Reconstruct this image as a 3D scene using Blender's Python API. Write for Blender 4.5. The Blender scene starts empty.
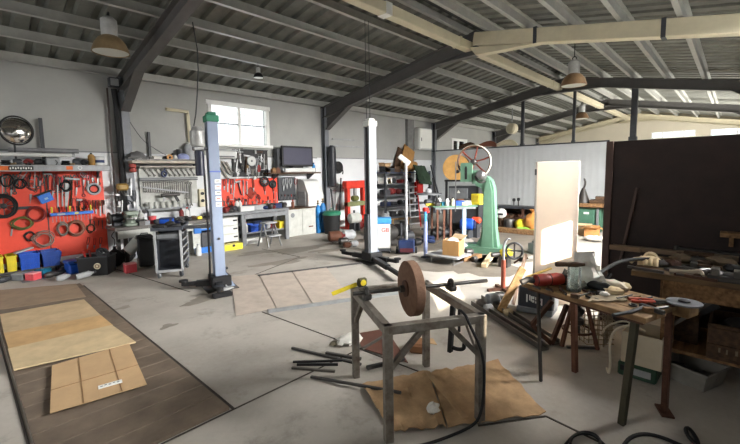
WORLD, P_D1, P_D2, P_W1, P_FB, P_SUN, EXPO = 1.5, 6200, 95, 8, 520, 31, 0.64
P_D3 = 240
import bpy, bmesh, math, random
from mathutils import Vector, Matrix
random.seed(7)
R = math.radians; PI = math.pi
col = bpy.context.scene.collection
V = Vector
# ---------------------------------------------------------------- camera
FPX, PCX, PCY, CAMH = 388.65, 370.0, 211.97, 1.6
yaw, pit, rol = R(43.2997), R(5.7146), R(-0.90999)
fh = V((math.cos(yaw), math.sin(yaw), 0)); rt = V((math.sin(yaw), -math.cos(yaw), 0)); up = V((0, 0, 1))
cf = math.cos(pit)*fh - math.sin(pit)*up
cu = math.sin(pit)*fh + math.cos(pit)*up
cr = math.cos(rol)*rt + math.sin(rol)*cu
cu = -math.sin(rol)*rt + math.cos(rol)*cu
CP = V((0, 0, CAMH))
def ray(x, y): return (x-PCX)/FPX*cr - (y-PCY)/FPX*cu + cf
def wz(x, y, z=0.0):
    d = ray(x, y); return CP + d*((z-CAMH)/d.z)
def wx(x, y, X):
    d = ray(x, y); return CP + d*(X/d.x)
def wy(x, y, Y):
    d = ray(x, y); return CP + d*(Y/d.y)
cam = bpy.data.cameras.new('camera'); camo = bpy.data.objects.new('camera', cam); col.objects.link(camo)
cam.sensor_fit = 'HORIZONTAL'; cam.sensor_width = 36; cam.lens = FPX/740*36
cam.shift_x = 0.0; cam.shift_y = (PCY-222)/740; cam.clip_start = .05; cam.clip_end = 200
camo.matrix_world = Matrix(((cr.x, cu.x, -cf.x, CP.x), (cr.y, cu.y, -cf.y, CP.y), (cr.z, cu.z, -cf.z, CP.z), (0, 0, 0, 1)))
bpy.context.scene.camera = camo
# ---------------------------------------------------------------- materials
def lin(c):
    return tuple(((v/255)/12.92 if v/255 <= .04045 else ((v/255+.055)/1.055)**2.4) for v in c)
MATS = {}
def mat(name, rgb, rough=.6, metal=0.0, var=.25, scale=6.0, bump=.0, spec=.4, trans=0, dirt=None):
    """noise-mottled paint / metal / wood; dirt = second colour that shows in blotches"""
    if name in MATS: return MATS[name]
    m = bpy.data.materials.new(name); m.use_nodes = True; nt = m.node_tree; N = nt.nodes; Lk = nt.links
    b = N['Principled BSDF']; c = lin(rgb)
    tc = N.new('ShaderNodeTexCoord'); no = N.new('ShaderNodeTexNoise'); no.inputs['Scale'].default_value = scale
    no.inputs['Detail'].default_value = 5; no.inputs['Roughness'].default_value = .65
    Lk.new(tc.outputs['Object'], no.inputs['Vector'])
    rp = N.new('ShaderNodeValToRGB'); rp.color_ramp.elements[0].position = .3; rp.color_ramp.elements[1].position = .7
    d = lin(dirt) if dirt else tuple(v*(1-var) for v in c)
    rp.color_ramp.elements[0].color = (*d, 1); rp.color_ramp.elements[1].color = (*[min(1, v*(1+var*.5)) for v in c], 1)
    Lk.new(no.outputs['Fac'], rp.inputs['Fac']); Lk.new(rp.outputs['Color'], b.inputs['Base Color'])
    b.inputs['Roughness'].default_value = rough; b.inputs['Metallic'].default_value = metal
    b.inputs['Specular IOR Level'].default_value = spec
    if trans: b.inputs['Transmission Weight'].default_value = trans; b.inputs['IOR'].default_value = 1.45
    if bump:
        bp = N.new('ShaderNodeBump'); bp.inputs['Strength'].default_value = bump; bp.inputs['Distance'].default_value = .02
        Lk.new(no.outputs['Fac'], bp.inputs['Height']); Lk.new(bp.outputs['Normal'], b.inputs['Normal'])
    MATS[name] = m; return m
def wood(name, rgb, dark, scale=(2, 14, 14), rough=.7):
    if name in MATS: return MATS[name]
    m = bpy.data.materials.new(name); m.use_nodes = True; nt = m.node_tree; N = nt.nodes; Lk = nt.links
    b = N['Principled BSDF']; tc = N.new('ShaderNodeTexCoord'); mp = N.new('ShaderNodeMapping'); mp.inputs['Scale'].default_value = scale
    no = N.new('ShaderNodeTexNoise'); no.inputs['Scale'].default_value = 2.2; no.inputs['Detail'].default_value = 6
    Lk.new(tc.outputs['Object'], mp.inputs['Vector']); Lk.new(mp.outputs['Vector'], no.inputs['Vector'])
    rp = N.new('ShaderNodeValToRGB'); rp.color_ramp.elements[0].position = .3; rp.color_ramp.elements[1].position = .68
    rp.color_ramp.elements[0].color = (*lin(dark), 1); rp.color_ramp.elements[1].color = (*lin(rgb), 1)
    Lk.new(no.outputs['Fac'], rp.inputs['Fac']); Lk.new(rp.outputs['Color'], b.inputs['Base Color'])
    b.inputs['Roughness'].default_value = rough; b.inputs['Specular IOR Level'].default_value = .25
    MATS[name] = m; return m
black = mat('black_plastic', (30, 30, 32), .5); blackr = mat('black_rubber', (24, 24, 25), .7); dgrey = mat('dark_grey_paint', (62, 64, 68), .5)
steel = mat('bare_steel', (150, 150, 150), .38, .8); dsteel = mat('dark_steel', (82, 80, 78), .45, .6); msteel = mat('mill_steel', (108, 104, 98), .45, .55, var=.4)
grey = mat('grey_paint', (124, 127, 130), .5); lgrey = mat('light_grey', (164, 166, 168), .5); white = mat('white_paint', (206, 207, 204), .5, var=.08)
dwhite = mat('dirty_white', (186, 187, 181), .6, var=.2); red = mat('red_paint', (190, 40, 32), .5); dred = mat('dark_red', (120, 36, 34), .55)
blue = mat('blue_plastic', (30, 84, 190), .45); lblue = mat('light_blue', (70, 150, 215), .45); dblue = mat('dark_blue', (36, 52, 92), .5)
cyan = mat('cyan_blue', (40, 130, 200), .5); teal = mat('teal_plastic', (40, 130, 165), .5)
yellow = mat('yellow_plastic', (225, 205, 50), .5); orange = mat('orange_plastic', (225, 110, 45), .5); green = mat('green_plastic', (40, 110, 84), .5)
mint = mat('mint_paint', (98, 136, 114), .5, var=.14); brown = mat('brown_rust', (104, 66, 48), .7); olive = mat('olive_hose', (96, 100, 52), .6)
rust = mat('rusty_steel', (92, 62, 48), .7, .3, var=.5, scale=18); cream = mat('cream_paint', (206, 197, 170), .5, var=.08)
card = mat('cardboard', (196, 164, 124), .85, var=.14, scale=3); card2 = mat('cardboard_pale', (204, 180, 144), .85, var=.16, scale=2.4)
card3 = mat('cardboard_trodden', (190, 177, 164), .85, var=.2, scale=4); card4 = mat('cardboard_tan', (186, 154, 116), .85, var=.28, scale=8, bump=.5)
pine = wood('pine_wood', (206, 170, 118), (166, 124, 78)); oldwood = wood('old_wood', (150, 116, 80), (92, 66, 44)); ply = wood('plywood', (176, 146, 102), (140, 108, 70))
dkwood = wood('dark_wood', (92, 70, 52), (56, 42, 32)); pitwood = wood('weathered_planks', (136, 122, 104), (86, 76, 66), (3, 16, 16))
cloth = mat('white_cloth', (225, 222, 214), .9, var=.12, scale=12); beige = mat('beige_glove', (206, 186, 150), .9, var=.2, scale=14)
stone = mat('brown_grindstone', (116, 88, 70), .9, var=.25, scale=22, bump=.3); brass = mat('bronze_shade', (150, 128, 96), .4, .3); pink = mat('pinkish_red', (222, 84, 92), .6)
purple = mat('lilac_plastic', (150, 160, 205), .5); jgreen = mat('dark_green_cloth', (48, 66, 50), .9); tarp = mat('grey_tarp', (112, 112, 112), .8)
screen = mat('tv_screen', (84, 84, 98), .22, var=.05, spec=.6); copper = mat('copper_hose', (130, 84, 66), .55); offw = mat('label_white', (238, 238, 232), .6, var=.03)
bluesteel = mat('pale_blue_grey_paint', (138, 150, 172), .45, var=.06); capgreen = mat('cap_green', (52, 128, 100), .5)
def glassmat(name, rgb, a=.12):
    m = bpy.data.materials.new(name); m.use_nodes = True; nt = m.node_tree; N = nt.nodes; Lk = nt.links
    N.remove(N['Principled BSDF']); o = N['Material Output']
    t = N.new('ShaderNodeBsdfTransparent'); t.inputs[0].default_value = (*rgb, 1); g = N.new('ShaderNodeBsdfGlossy'); g.inputs['Roughness'].default_value = .04
    fr = N.new('ShaderNodeFresnel'); fr.inputs[0].default_value = 1.45
    mx = N.new('ShaderNodeMixShader'); Lk.new(fr.outputs[0], mx.inputs[0]); Lk.new(t.outputs[0], mx.inputs[1]); Lk.new(g.outputs[0], mx.inputs[2]); Lk.new(mx.outputs[0], o.inputs[0])
    MATS[name] = m; return m
pane = glassmat('window_glass', (.96, .98, .97))
def jarmat(name, rgb, k):
    m = glassmat(name, rgb); nt = m.node_tree; N = nt.nodes; Lk = nt.links; o = N['Material Output']; mx0 = o.inputs[0].links[0].from_node
    d = N.new('ShaderNodeBsdfTranslucent'); d.inputs[0].default_value = (*rgb, 1); d2 = N.new('ShaderNodeBsdfDiffuse'); d2.inputs[0].default_value = (*rgb, 1); a = N.new('ShaderNodeAddShader')
    Lk.new(d.outputs[0], a.inputs[0]); Lk.new(d2.outputs[0], a.inputs[1]); mx = N.new('ShaderNodeMixShader'); mx.inputs[0].default_value = k; Lk.new(mx0.outputs[0], mx.inputs[1]); Lk.new(a.outputs[0], mx.inputs[2]); Lk.new(mx.outputs[0], o.inputs[0]); return m
jar = jarmat('jar_glass', (.93, .975, .955), .05)
# ---------------------------------------------------------------- mesh builder
def frame(o, x=V((1, 0, 0)), z=V((0, 0, 1))):
    x = V(x).normalized(); z = V(z); y = z.cross(x)
    if y.length < 1e-5: y = V((0, 1, 0)).cross(x) if abs(x.y) < .9 else V((1, 0, 0)).cross(x)
    y.normalize(); z = x.cross(y)
    return Matrix(((x.x, y.x, z.x, o[0]), (x.y, y.y, z.y, o[1]), (x.z, y.z, z.z, o[2]), (0, 0, 0, 1)))
def at(x, y, z=0, rz=0): return Matrix.Translation((x, y, z)) @ Matrix.Rotation(rz, 4, 'Z')
class MB:
    def __init__(s, M=None): s.v = []; s.f = []; s.M = M or Matrix.Identity(4)
    def add(s, vs, fs):
        n = len(s.v); s.v += [s.M @ V(p) for p in vs]; s.f += [tuple(i+n for i in f) for f in fs]; return s
    def box(s, c, d, rz=0, rot=None, bev=0, taper=1):
        x, y, z = d[0]/2, d[1]/2, d[2]/2
        L = (Matrix.Rotation(rz, 3, 'Z') if rot is None else rot)
        c = V(c)
        b = min(bev, x*.9, y*.9, z*.9)
        if b <= 0:
            P = [(sx*x*(taper if sz < 0 else 1), sy*y*(taper if sz < 0 else 1), sz*z) for sz in (-1, 1) for sx, sy in ((-1, -1), (1, -1), (1, 1), (-1, 1))]
            return s.add([c + L @ V(p) for p in P], [(3, 2, 1, 0), (4, 5, 6, 7), (0, 1, 5, 4), (1, 2, 6, 5), (2, 3, 7, 6), (3, 0, 4, 7)])
        # chamfered: 24 verts
        P = []; idx = {}
        for sx in (-1, 1):
            for sy in (-1, 1):
                for sz in (-1, 1):
                    t = taper if sz < 0 else 1
                    for k in range(3):
                        q = [sx*(x*t-b), sy*(y*t-b), sz*(z-b)]; q[k] = (sx*x*t, sy*y*t, sz*z)[k]
                        idx[(sx, sy, sz, k)] = len(P); P.append(c + L @ V(q))
        F = []
        for k in range(3):
            for sg in (-1, 1):
                o = [i for i in range(3) if i != k]
                q = []
                for a, e in ((-1, -1), (1, -1), (1, 1), (-1, 1)):
                    t = [0, 0, 0]; t[k] = sg; t[o[0]] = a; t[o[1]] = e; q.append(idx[(*t, k)])
                F.append(tuple(q))
        for k in range(3):
            o = [i for i in range(3) if i != k]
            for a in (-1, 1):
                for e in (-1, 1):
                    q = []
                    for sg in (-1, 1):
                        t = [0, 0, 0]; t[k] = sg; t[o[0]] = a; t[o[1]] = e
                        q.append((idx[(*t, o[0])], idx[(*t, o[1])]))
                    F.append((q[0][0], q[0][1], q[1][1], q[1][0]))
        for sx in (-1, 1):
            for sy in (-1, 1):
                for sz in (-1, 1): F.append(tuple(idx[(sx, sy, sz, k)] for k in range(3)))
        return s.add(P, F)
    def cyl(s, p, q, r, r2=None, n=12, cap=True):
        p = V(p); q = V(q); r2 = r if r2 is None else r2; m = frame(p, q-p, V((0, 0, 1)) if abs((q-p).normalized().z) < .95 else V((0, 1, 0)))
        L = (q-p).length; vs = []
        for h, rr in ((0, r), (L, r2)):
            for i in range(n):
                a = 2*PI*i/n; vs.append(m @ V((h, rr*math.cos(a), rr*math.sin(a))))
        F = [(i, (i+1) % n, n+(i+1) % n, n+i) for i in range(n)]
        if cap: F += [tuple(range(n-1, -1, -1)), tuple(range(n, 2*n))]
        return s.add(vs, F)
    def bar(s, p, q, w, h, up=V((0, 0, 1)), bev=0):
        p = V(p); q = V(q); m = frame((p+q)/2, q-p, up)
        o = s.M; s.M = o @ m; s.box((0, 0, 0), ((q-p).length, w, h), bev=bev); s.M = o; return s
    def tube(s, pts, r, n=7, closed=False, smooth=0):
        P = [V(p) for p in pts]
        for _ in range(smooth):
            Q = []
            k = len(P)
            for i in range(k if closed else k-1):
                a, b = P[i], P[(i+1) % k]; Q += [a*.75+b*.25, a*.25+b*.75]
            P = Q if closed else [P[0]] + Q[1:-1] + [P[-1]]
        k = len(P); vs = []; prev = None
        for i in range(k):
            a = P[(i-1) % k] if (closed or i) else P[0]; b = P[(i+1) % k] if (closed or i < k-1) else P[-1]
            t = (b-a).normalized()
            if prev is None: prev = t.orthogonal().normalized()
            prev = (prev - t*prev.dot(t)); prev = prev.normalized() if prev.length > 1e-6 else t.orthogonal().normalized()
            w = t.cross(prev)
            for j in range(n):
                g = 2*PI*j/n; vs.append(P[i] + (prev*math.cos(g) + w*math.sin(g))*r)
        F = []
        for i in range(k if closed else k-1):
            e = (i+1) % k
            for j in range(n): F.append((i*n+j, i*n+(j+1) % n, e*n+(j+1) % n, e*n+j))
        if not closed: F += [tuple(range(n-1, -1, -1)), tuple((k-1)*n+j for j in range(n))]
        return s.add(vs, F)
    def ring(s, c, Rr, r, axis=(0, -1, 0), n=24, m=7, sq=1.0, wob=0):
        fr = frame(c, V(axis).orthogonal() if abs(V(axis).normalized().z) > .9 else V((0, 0, 1)).cross(V(axis)), axis)
        ph = random.random()*6
        return s.tube([fr @ V((Rr*math.cos(a)*(1+wob*math.sin(3*a+ph)), Rr*sq*math.sin(a)*(1+wob*math.sin(2*a+ph)), wob*Rr*.5*math.sin(2*a+ph))) for a in [2*PI*i/n for i in range(n)]], r, m, True)
    def lathe(s, prof, o=(0, 0, 0), axis=(0, 0, 1), n=20, cap=True):
        z = V(axis).normalized(); x = z.orthogonal().normalized(); y = z.cross(x); o = V(o); vs = []; k = len(prof)
        for r, h in prof:
            for i in range(n):
                a = 2*PI*i/n; vs.append(o + z*h + (x*math.cos(a) + y*math.sin(a))*max(r, 1e-4))
        F = [(j*n+i, j*n+(i+1) % n, (j+1)*n+(i+1) % n, (j+1)*n+i) for j in range(k-1) for i in range(n)]
        if cap: F += [tuple(range(n-1, -1, -1)), tuple((k-1)*n+i for i in range(n))]
        return s.add(vs, F)
    def prism(s, poly, h0, h1, m=None):
        """poly in local xy, extruded along local z"""
        n = len(poly); m = m or Matrix.Identity(4)
        vs = [m @ V((a, b, h0)) for a, b in poly] + [m @ V((a, b, h1)) for a, b in poly]
        return s.add(vs, [tuple(range(n-1, -1, -1)), tuple(range(n, 2*n))] + [(i, (i+1) % n, n+(i+1) % n, n+i) for i in range(n)])
    def ball(s, c, r, n=12, k=8, noise=0):
        if not hasattr(r, '__len__'): r = (r, r, r)
        vs = []
        for j in range(1, k):
            t = PI*j/k
            for i in range(n):
                a = 2*PI*i/n; q = 1+random.uniform(-noise, noise)
                vs.append((c[0]+r[0]*math.sin(t)*math.cos(a)*q, c[1]+r[1]*math.sin(t)*math.sin(a)*q, c[2]+r[2]*math.cos(t)*q))
        T = len(vs); vs += [(c[0], c[1], c[2]+r[2]), (c[0], c[1], c[2]-r[2])]
        F = [(j*n+i, (j+1)*n+i, (j+1)*n+(i+1) % n, j*n+(i+1) % n) for j in range(k-2) for i in range(n)]
        F += [(T, i, (i+1) % n) for i in range(n)] + [(T+1, (k-2)*n+(i+1) % n, (k-2)*n+i) for i in range(n)]
        return s.add(vs, F)
    def tray(s, c, d, t=.01, taper=.9, rz=0, bev=0):
        """open-topped box, base at c"""
        L = Matrix.Rotation(rz, 3, 'Z'); c = V(c); x, y, h = d[0]/2, d[1]/2, d[2]; rings = []
        for (sc, z, ins) in ((taper, 0, 0), (1, h, 0), (1, h, t), (taper, t, t)):
            rings += [c + L @ V((sx*(x*sc-ins), sy*(y*sc-ins), z)) for sx, sy in ((-1, -1), (1, -1), (1, 1), (-1, 1))]
        F = [(3, 2, 1, 0)] + [(j*4+i, j*4+(i+1) % 4, (j+1)*4+(i+1) % 4, (j+1)*4+i) for j in range(3) for i in range(4)] + [(12, 13, 14, 15)]
        return s.add(rings, F)
    def sheet(s, corners, nu, nv, t, amp=0, fn=None, seed=0):
        """a thin crumpled quad sheet from four corners (bl, br, tr, tl), thickness t, bumps amp along +normal"""
        rnd = random.Random(seed); a, b, c, d = [V(p) for p in corners]; n = (b-a).cross(d-a).normalized(); vs = []
        for top in (0, 1):
            for j in range(nv+1):
                for i in range(nu+1):
                    u, v = i/nu, j/nv; p = (a*(1-u)+b*u)*(1-v) + (d*(1-u)+c*u)*v
                    vs.append(p)
        H = [[rnd.random()*amp for i in range(nu+1)] for j in range(nv+1)]
        W = nu+1; K = W*(nv+1)
        for j in range(nv+1):
            for i in range(W):
                h = H[j][i] + (fn(i/nu, j/nv) if fn else 0); vs[j*W+i] = vs[j*W+i] + n*h; vs[K+j*W+i] = vs[K+j*W+i] + n*(h+t)
        F = []
        for j in range(nv):
            for i in range(nu):
                q = (j*W+i, j*W+i+1, (j+1)*W+i+1, (j+1)*W+i); F += [tuple(reversed(q)), tuple(K+e for e in q)]
        bd = [i for i in range(nu)] + [j*W+nu for j in range(nv)] + [nv*W+i for i in range(nu, 0, -1)] + [j*W for j in range(nv, 0, -1)]
        F += [(bd[i], bd[(i+1) % len(bd)], K+bd[(i+1) % len(bd)], K+bd[i]) for i in range(len(bd))]
        return s.add(vs, F)
    def mesh(s, name, m, org, ang=35):
        me = bpy.data.meshes.new(name); bm = bmesh.new()
        bv = [bm.verts.new(p - org) for p in s.v]
        for f in s.f:
            try: bm.faces.new([bv[i] for i in f])
            except ValueError: pass
        bmesh.ops.recalc_face_normals(bm, faces=bm.faces[:])
        ca = R(ang)
        for f in bm.faces: f.smooth = True
        for e in bm.edges:
            if len(e.link_faces) != 2 or e.calc_face_angle(0) > ca: e.smooth = False
        bm.to_mesh(me); bm.free(); me.materials.append(m); return me
def base_of(mbs):
    P = [p for m in mbs for p in m.v]
    return V(((min(p.x for p in P)+max(p.x for p in P))/2, (min(p.y for p in P)+max(p.y for p in P))/2, min(p.z for p in P)))
def props(o, label, cat, group):
    o['label'] = label; o['category'] = cat
    if group: o['group'] = group
def one(name, label, cat, mb, m, group=None, kind=None):
    org = base_of([mb]); o = bpy.data.objects.new(name, mb.mesh(name, m, org)); o.location = org; col.objects.link(o)
    if kind != 'structure': props(o, label, cat, group)
    if kind: o['kind'] = kind
    return o
def struct(name, mb, m): return one(name, None, None, mb, m, None, 'structure')
def grp(name, label, cat, parts, group=None, kind=None):
    """parts: (name, mb, material[, subparts or label]) in world coordinates; root = Empty at the thing's base"""
    allm = []
    def walk(ps):
        for p in ps:
            allm.append(p[1])
            if len(p) > 3 and isinstance(p[3], list): walk(p[3])
    walk(parts); org = base_of(allm)
    root = bpy.data.objects.new(name, None); root.empty_display_size = .1; root.location = org; col.objects.link(root)
    if kind: root['kind'] = kind
    if kind != 'structure': props(root, label, cat, group)
    def mk(p, par, porg):
        po = base_of([p[1]]); o = bpy.data.objects.new(p[0], p[1].mesh(p[0], p[2], po)); o.parent = par; o.location = po - porg; col.objects.link(o)
        for e in p[3:]:
            if isinstance(e, str): o['label'] = e
            elif isinstance(e, list):
                for q in e: mk(q, o, po)
    for p in parts: mk(p, root, org)
    return root
def textmb(txt, size, M, ext=.002):
    """lettering as a mesh; M places it: local x along the text, y up the letters, z out of the face"""
    cu_ = bpy.data.curves.new('lettering', 'FONT'); cu_.body = txt; cu_.size = size; cu_.extrude = ext; cu_.align_x = 'CENTER'; cu_.align_y = 'CENTER'
    o = bpy.data.objects.new('lettering', cu_); col.objects.link(o); dg = bpy.context.evaluated_depsgraph_get()
    me = bpy.data.meshes.new_from_object(o.evaluated_get(dg)); mb = MB(M)
    mb.add([v.co.copy() for v in me.vertices], [tuple(p.vertices) for p in me.polygons])
    bpy.data.objects.remove(o); bpy.data.meshes.remove(me); return mb
# ---------------------------------------------------------------- setting
YW, YR, X0, X1, YRDG = 8.75, -0.95, -4.0, 23.9, 3.9
ZE, SL = 3.46, 0.188                                   # rafter top at the eave, roof slope
def ztop(y): return ZE + SL*(YW-y) if y >= YRDG else ZE + SL*(y-YR)
wallm = mat('wall_plaster', (220, 222, 223), .85, var=.06, scale=1.3, dirt=(208, 210, 212)); two = wallm.node_tree; sx_ = two.nodes.new('ShaderNodeSeparateXYZ'); gt_ = two.nodes.new('ShaderNodeMath'); gt_.operation = 'GREATER_THAN'; gt_.inputs[1].default_value = 2.06
tx_ = next(n for n in two.nodes if n.type == 'TEX_COORD'); mx_ = two.nodes.new('ShaderNodeMix'); mx_.data_type = 'RGBA'; pb_ = two.nodes['Principled BSDF']; cl_ = pb_.inputs['Base Color'].links[0].from_socket
two.links.new(tx_.outputs['Object'], sx_.inputs[0]); two.links.new(sx_.outputs[2], gt_.inputs[0]); two.links.new(gt_.outputs[0], mx_.inputs['Factor']); two.links.new(cl_, mx_.inputs[6])
ml_ = two.nodes.new('ShaderNodeMix'); ml_.data_type = 'RGBA'; ml_.blend_type = 'MULTIPLY'; ml_.inputs['Factor'].default_value = 1; two.links.new(cl_, ml_.inputs[6]); ml_.inputs[7].default_value = (.545, .535, .50, 1)
two.links.new(ml_.outputs[2], mx_.inputs[7]); two.links.new(mx_.outputs[2], pb_.inputs['Base Color'])      # upper render left bare, painted white below the batten line
farm = mat('far_wall_plaster', (206, 198, 180), .85, var=.06, scale=1.3); deckm = mat('galvanised_deck', (122, 123, 116), .45, .3, var=.3, scale=3)
purm = mat('galvanised_purlin', (172, 172, 166), .45, .1, var=.12); rafm = mat('rafter_paint', (92, 90, 88), .5, var=.12); colm = mat('column_paint', (118, 121, 127), .5, var=.15)
panm = mat('white_sheet_panel', (188, 191, 192), .7, var=.06, scale=2); frm = mat('window_white', (236, 236, 232), .5, var=.04)
def floor_mat():
    m = bpy.data.materials.new('concrete_floor'); m.use_nodes = True; nt = m.node_tree; N = nt.nodes; Lk = nt.links; b = N['Principled BSDF']
    tc = N.new('ShaderNodeTexCoord')
    def noise(s, det, lo, hi, rough=.6):
        n = N.new('ShaderNodeTexNoise'); n.inputs['Scale'].default_value = s; n.inputs['Detail'].default_value = det; n.inputs['Roughness'].default_value = rough
        Lk.new(tc.outputs['Object'], n.inputs['Vector']); r = N.new('ShaderNodeMapRange'); r.inputs['From Min'].default_value = lo; r.inputs['From Max'].default_value = hi
        Lk.new(n.outputs['Fac'], r.inputs['Value']); return r.outputs['Result']
    a = noise(.9, 7, .35, .7); s = noise(2.3, 9, .56, .70, .7); g = noise(24, 6, .2, .8, .7)
    def mix(f, c1, c2, fac=1.0):
        x = N.new('ShaderNodeMix'); x.data_type = 'RGBA'
        if fac != 1.0:
            k = N.new('ShaderNodeMath'); k.operation = 'MULTIPLY'; k.inputs[1].default_value = fac; Lk.new(f, k.inputs[0]); f = k.outputs[0]
        Lk.new(f, x.inputs['Factor'])
        for c, i in ((c1, 'A'), (c2, 'B')):
            if isinstance(c, tuple): x.inputs[6 if i == 'A' else 7].default_value = (*lin(c), 1)
            else: Lk.new(c, x.inputs[6 if i == 'A' else 7])
        return x.outputs[2]
    c = mix(a, (156, 150, 141), (188, 182, 173)); c = mix(s, c, (100, 90, 78), .6); c = mix(g, c, (196, 191, 182), .35)
    Lk.new(c, b.inputs['Base Color']); b.inputs['Roughness'].default_value = .62; b.inputs['Specular IOR Level'].default_value = .3
    bp = N.new('ShaderNodeBump'); bp.inputs['Strength'].default_value = .12; Lk.new(g, bp.inputs['Height']); Lk.new(bp.outputs['Normal'], b.inputs['Normal'])
    return m
struct('floor', MB().box(((X0+X1)/2, (YW+YR)/2, -.05), (X1-X0+.4, YW-YR+.4, .1)), floor_mat())
def wall_y(name, y0, y1, holes, zt):
    """wall slab along X between y0 and y1 with rectangular holes (xa, xb, za, zb) that do not overlap in x"""
    mb = MB(); xs = sorted(holes); cur = X0-.15
    for xa, xb, za, zb in xs:
        mb.box(((cur+xa)/2, (y0+y1)/2, zt/2), (xa-cur, y1-y0, zt))
        if za > 0: mb.box(((xb+xa)/2, (y0+y1)/2, za/2), (xb-xa, y1-y0, za))
        mb.box(((xb+xa)/2, (y0+y1)/2, (zb+zt)/2), (xb-xa, y1-y0, zt-zb)); cur = xb
    mb.box(((cur+X1+.15)/2, (y0+y1)/2, zt/2), (X1+.15-cur, y1-y0, zt)); return struct(name, mb, wallm)
W1 = (4.06, 5.54, 2.30, 3.25); W2 = (14.38, 15.5, 2.48, 2.95)
wall_y('wall_back', YW, YW+.2, [W1, W2], 3.62)
D3 = (2.6, 4.5, 2.35, 2.9); D1 = (4.7, 9.4, 2.3, 3.40); SA = (1.32, 2.22, 1.58, 2.9); SB = (-.36, .47, 1.44, 1.82)  # unseen openings; the two high ones are placed to light the floor
wall_y('wall_right', YR-.2, YR, [SB, SA, D3, D1], 3.58)
def gable(name, x0, x1, holes):
    mb = MB(); rows = [(YR, YW)]; cur = YR; zb0 = 3.0
    def colm_(ya, yb, za=0):
        n = max(1, int((yb-ya)/.6)); 
        for i in range(n):
            a = ya+(yb-ya)*i/n; b = ya+(yb-ya)*(i+1)/n
            for p, q in ([(a, YRDG), (YRDG, b)] if a < YRDG < b else [(a, b)]):
                za_, zb_ = ztop(p)+.16, ztop(q)+.16
                vs = [(x0, p, za), (x0, q, za), (x0, q, zb_), (x0, p, za_), (x1, p, za), (x1, q, za), (x1, q, zb_), (x1, p, za_)]
                mb.add(vs, [(0, 3, 2, 1), (4, 5, 6, 7), (0, 1, 5, 4), (1, 2, 6, 5), (2, 3, 7, 6), (3, 0, 4, 7)])
    for ya, yb, za, zb in sorted(holes):
        colm_(cur, ya); colm_(ya, yb, zb)
        if za > 0: mb.box(((x0+x1)/2, (ya+yb)/2, za/2), (x1-x0, yb-ya, za))
        cur = yb
    colm_(cur, YW); return struct(name, mb, farm if x0 > 0 else wallm)
GW = [(-.78, .97, 3.05, 3.33), (1.53, 3.19, 3.09, 3.37)]
gable('wall_far', X1, X1+.2, GW)
D2 = (2.6, 7.4, 0, 3.2)
gable('wall_near', X0-.2, X0, [D2])
fg = bpy.data.materials.new('sun_filter'); fg.use_nodes = True; t_ = fg.node_tree.nodes.new('ShaderNodeBsdfTransparent'); t_.inputs[0].default_value = (.14, .137, .133, 1); fg.node_tree.links.new(t_.outputs[0], fg.node_tree.nodes['Material Output'].inputs['Surface'])
struct('window_6', MB().box(((SA[0]+SA[1])/2, YR-.19, (2.07+SA[3])/2), (SA[1]-SA[0], .01, SA[3]-2.07)).box((1.445, YR-.19, 1.825), (.25, .01, .49)), fg)  # unseen pane added so weakened sun reaches the whole door panel
struct('sun_blocker_wall', MB().box((3.86, -6.4, 3.2), (15.0, .3, 6.4)), wallm)  # unseen wall added to keep the sun out of the high openings
struct('sky_blocker_canopy', MB().box((3.7, -1.75, 3.56), (3.2, 1.2, .06)), wallm); struct('sun_blocker_wall', MB().box((-8.2, 3.2, 2.7), (.3, 12, 5.4)), wallm)  # unseen canopy and wall added to block steep sky and sun
# windows
def window_y(name, w, cols, bars):
    xa, xb, za, zb = w; y = YW; f = MB(); t = .06
    for c, d in ((((xa+xb)/2, y+.02, zb), (xb-xa+.16, .1, .1)), (((xa+xb)/2, y+.0, za), (xb-xa+.2, .16, .07)), ((xa, y+.02, (za+zb)/2), (.09, .1, zb-za)), ((xb, y+.02, (za+zb)/2), (.09, .1, zb-za))): f.box(c, d, bev=.008)
    mu = MB()
    for i in range(1, cols): mu.box((xa+(xb-xa)*i/cols, y+.05, (za+zb)/2), (.07, .05, zb-za), bev=.006)
    parts = [('window_frame', f, frm), ('mullion', mu, frm)]
    if bars:
        tr = MB().box(((xa+xb)/2, y+.05, za+(zb-za)*.53), (xb-xa, .03, .025)); g = MB()
        for i in range(1, 14): g.cyl((xa+(xb-xa)*i/14, y+.16, za+(zb-za)*.5), (xa+(xb-xa)*i/14, y+.16, zb), .006, n=6)
        for k in (.62, .8): g.cyl((xa, y+.16, za+(zb-za)*k), (xb, y+.16, za+(zb-za)*k), .005, n=6)
        parts += [('transom', tr, grey), ('window_bars', g, lgrey)]
    parts.append(('pane', MB().box(((xa+xb)/2, y+.07, (za+zb)/2), (xb-xa, .008, zb-za)), pane))
    grp(name, None, None, parts, kind='structure')
window_y('window_1', W1, 2, True); window_y('window_2', W2, 2, False)
for k, (ya, yb, za, zb) in enumerate(GW):
    f = MB(); x = X1
    for c, d in (((x+.04, (ya+yb)/2, zb), (.1, yb-ya+.06, .04)), ((x+.04, (ya+yb)/2, za), (.1, yb-ya+.06, .04)), ((x+.04, ya, (za+zb)/2), (.1, .05, zb-za)), ((x+.04, yb, (za+zb)/2), (.1, .05, zb-za))): f.box(c, d)
    mu = MB()
    for i in (1, 2, 3): mu.box((x+.05, ya+(yb-ya)*i/4, (za+zb)/2), (.06, .06, zb-za))
    grp('window_%d' % (3+k), None, None, [('window_frame', f, frm), ('mullion', mu, frm), ('pane', MB().box((x+.08, (ya+yb)/2, (za+zb)/2), (.008, yb-ya, zb-za)), pane)], kind='structure')
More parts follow.
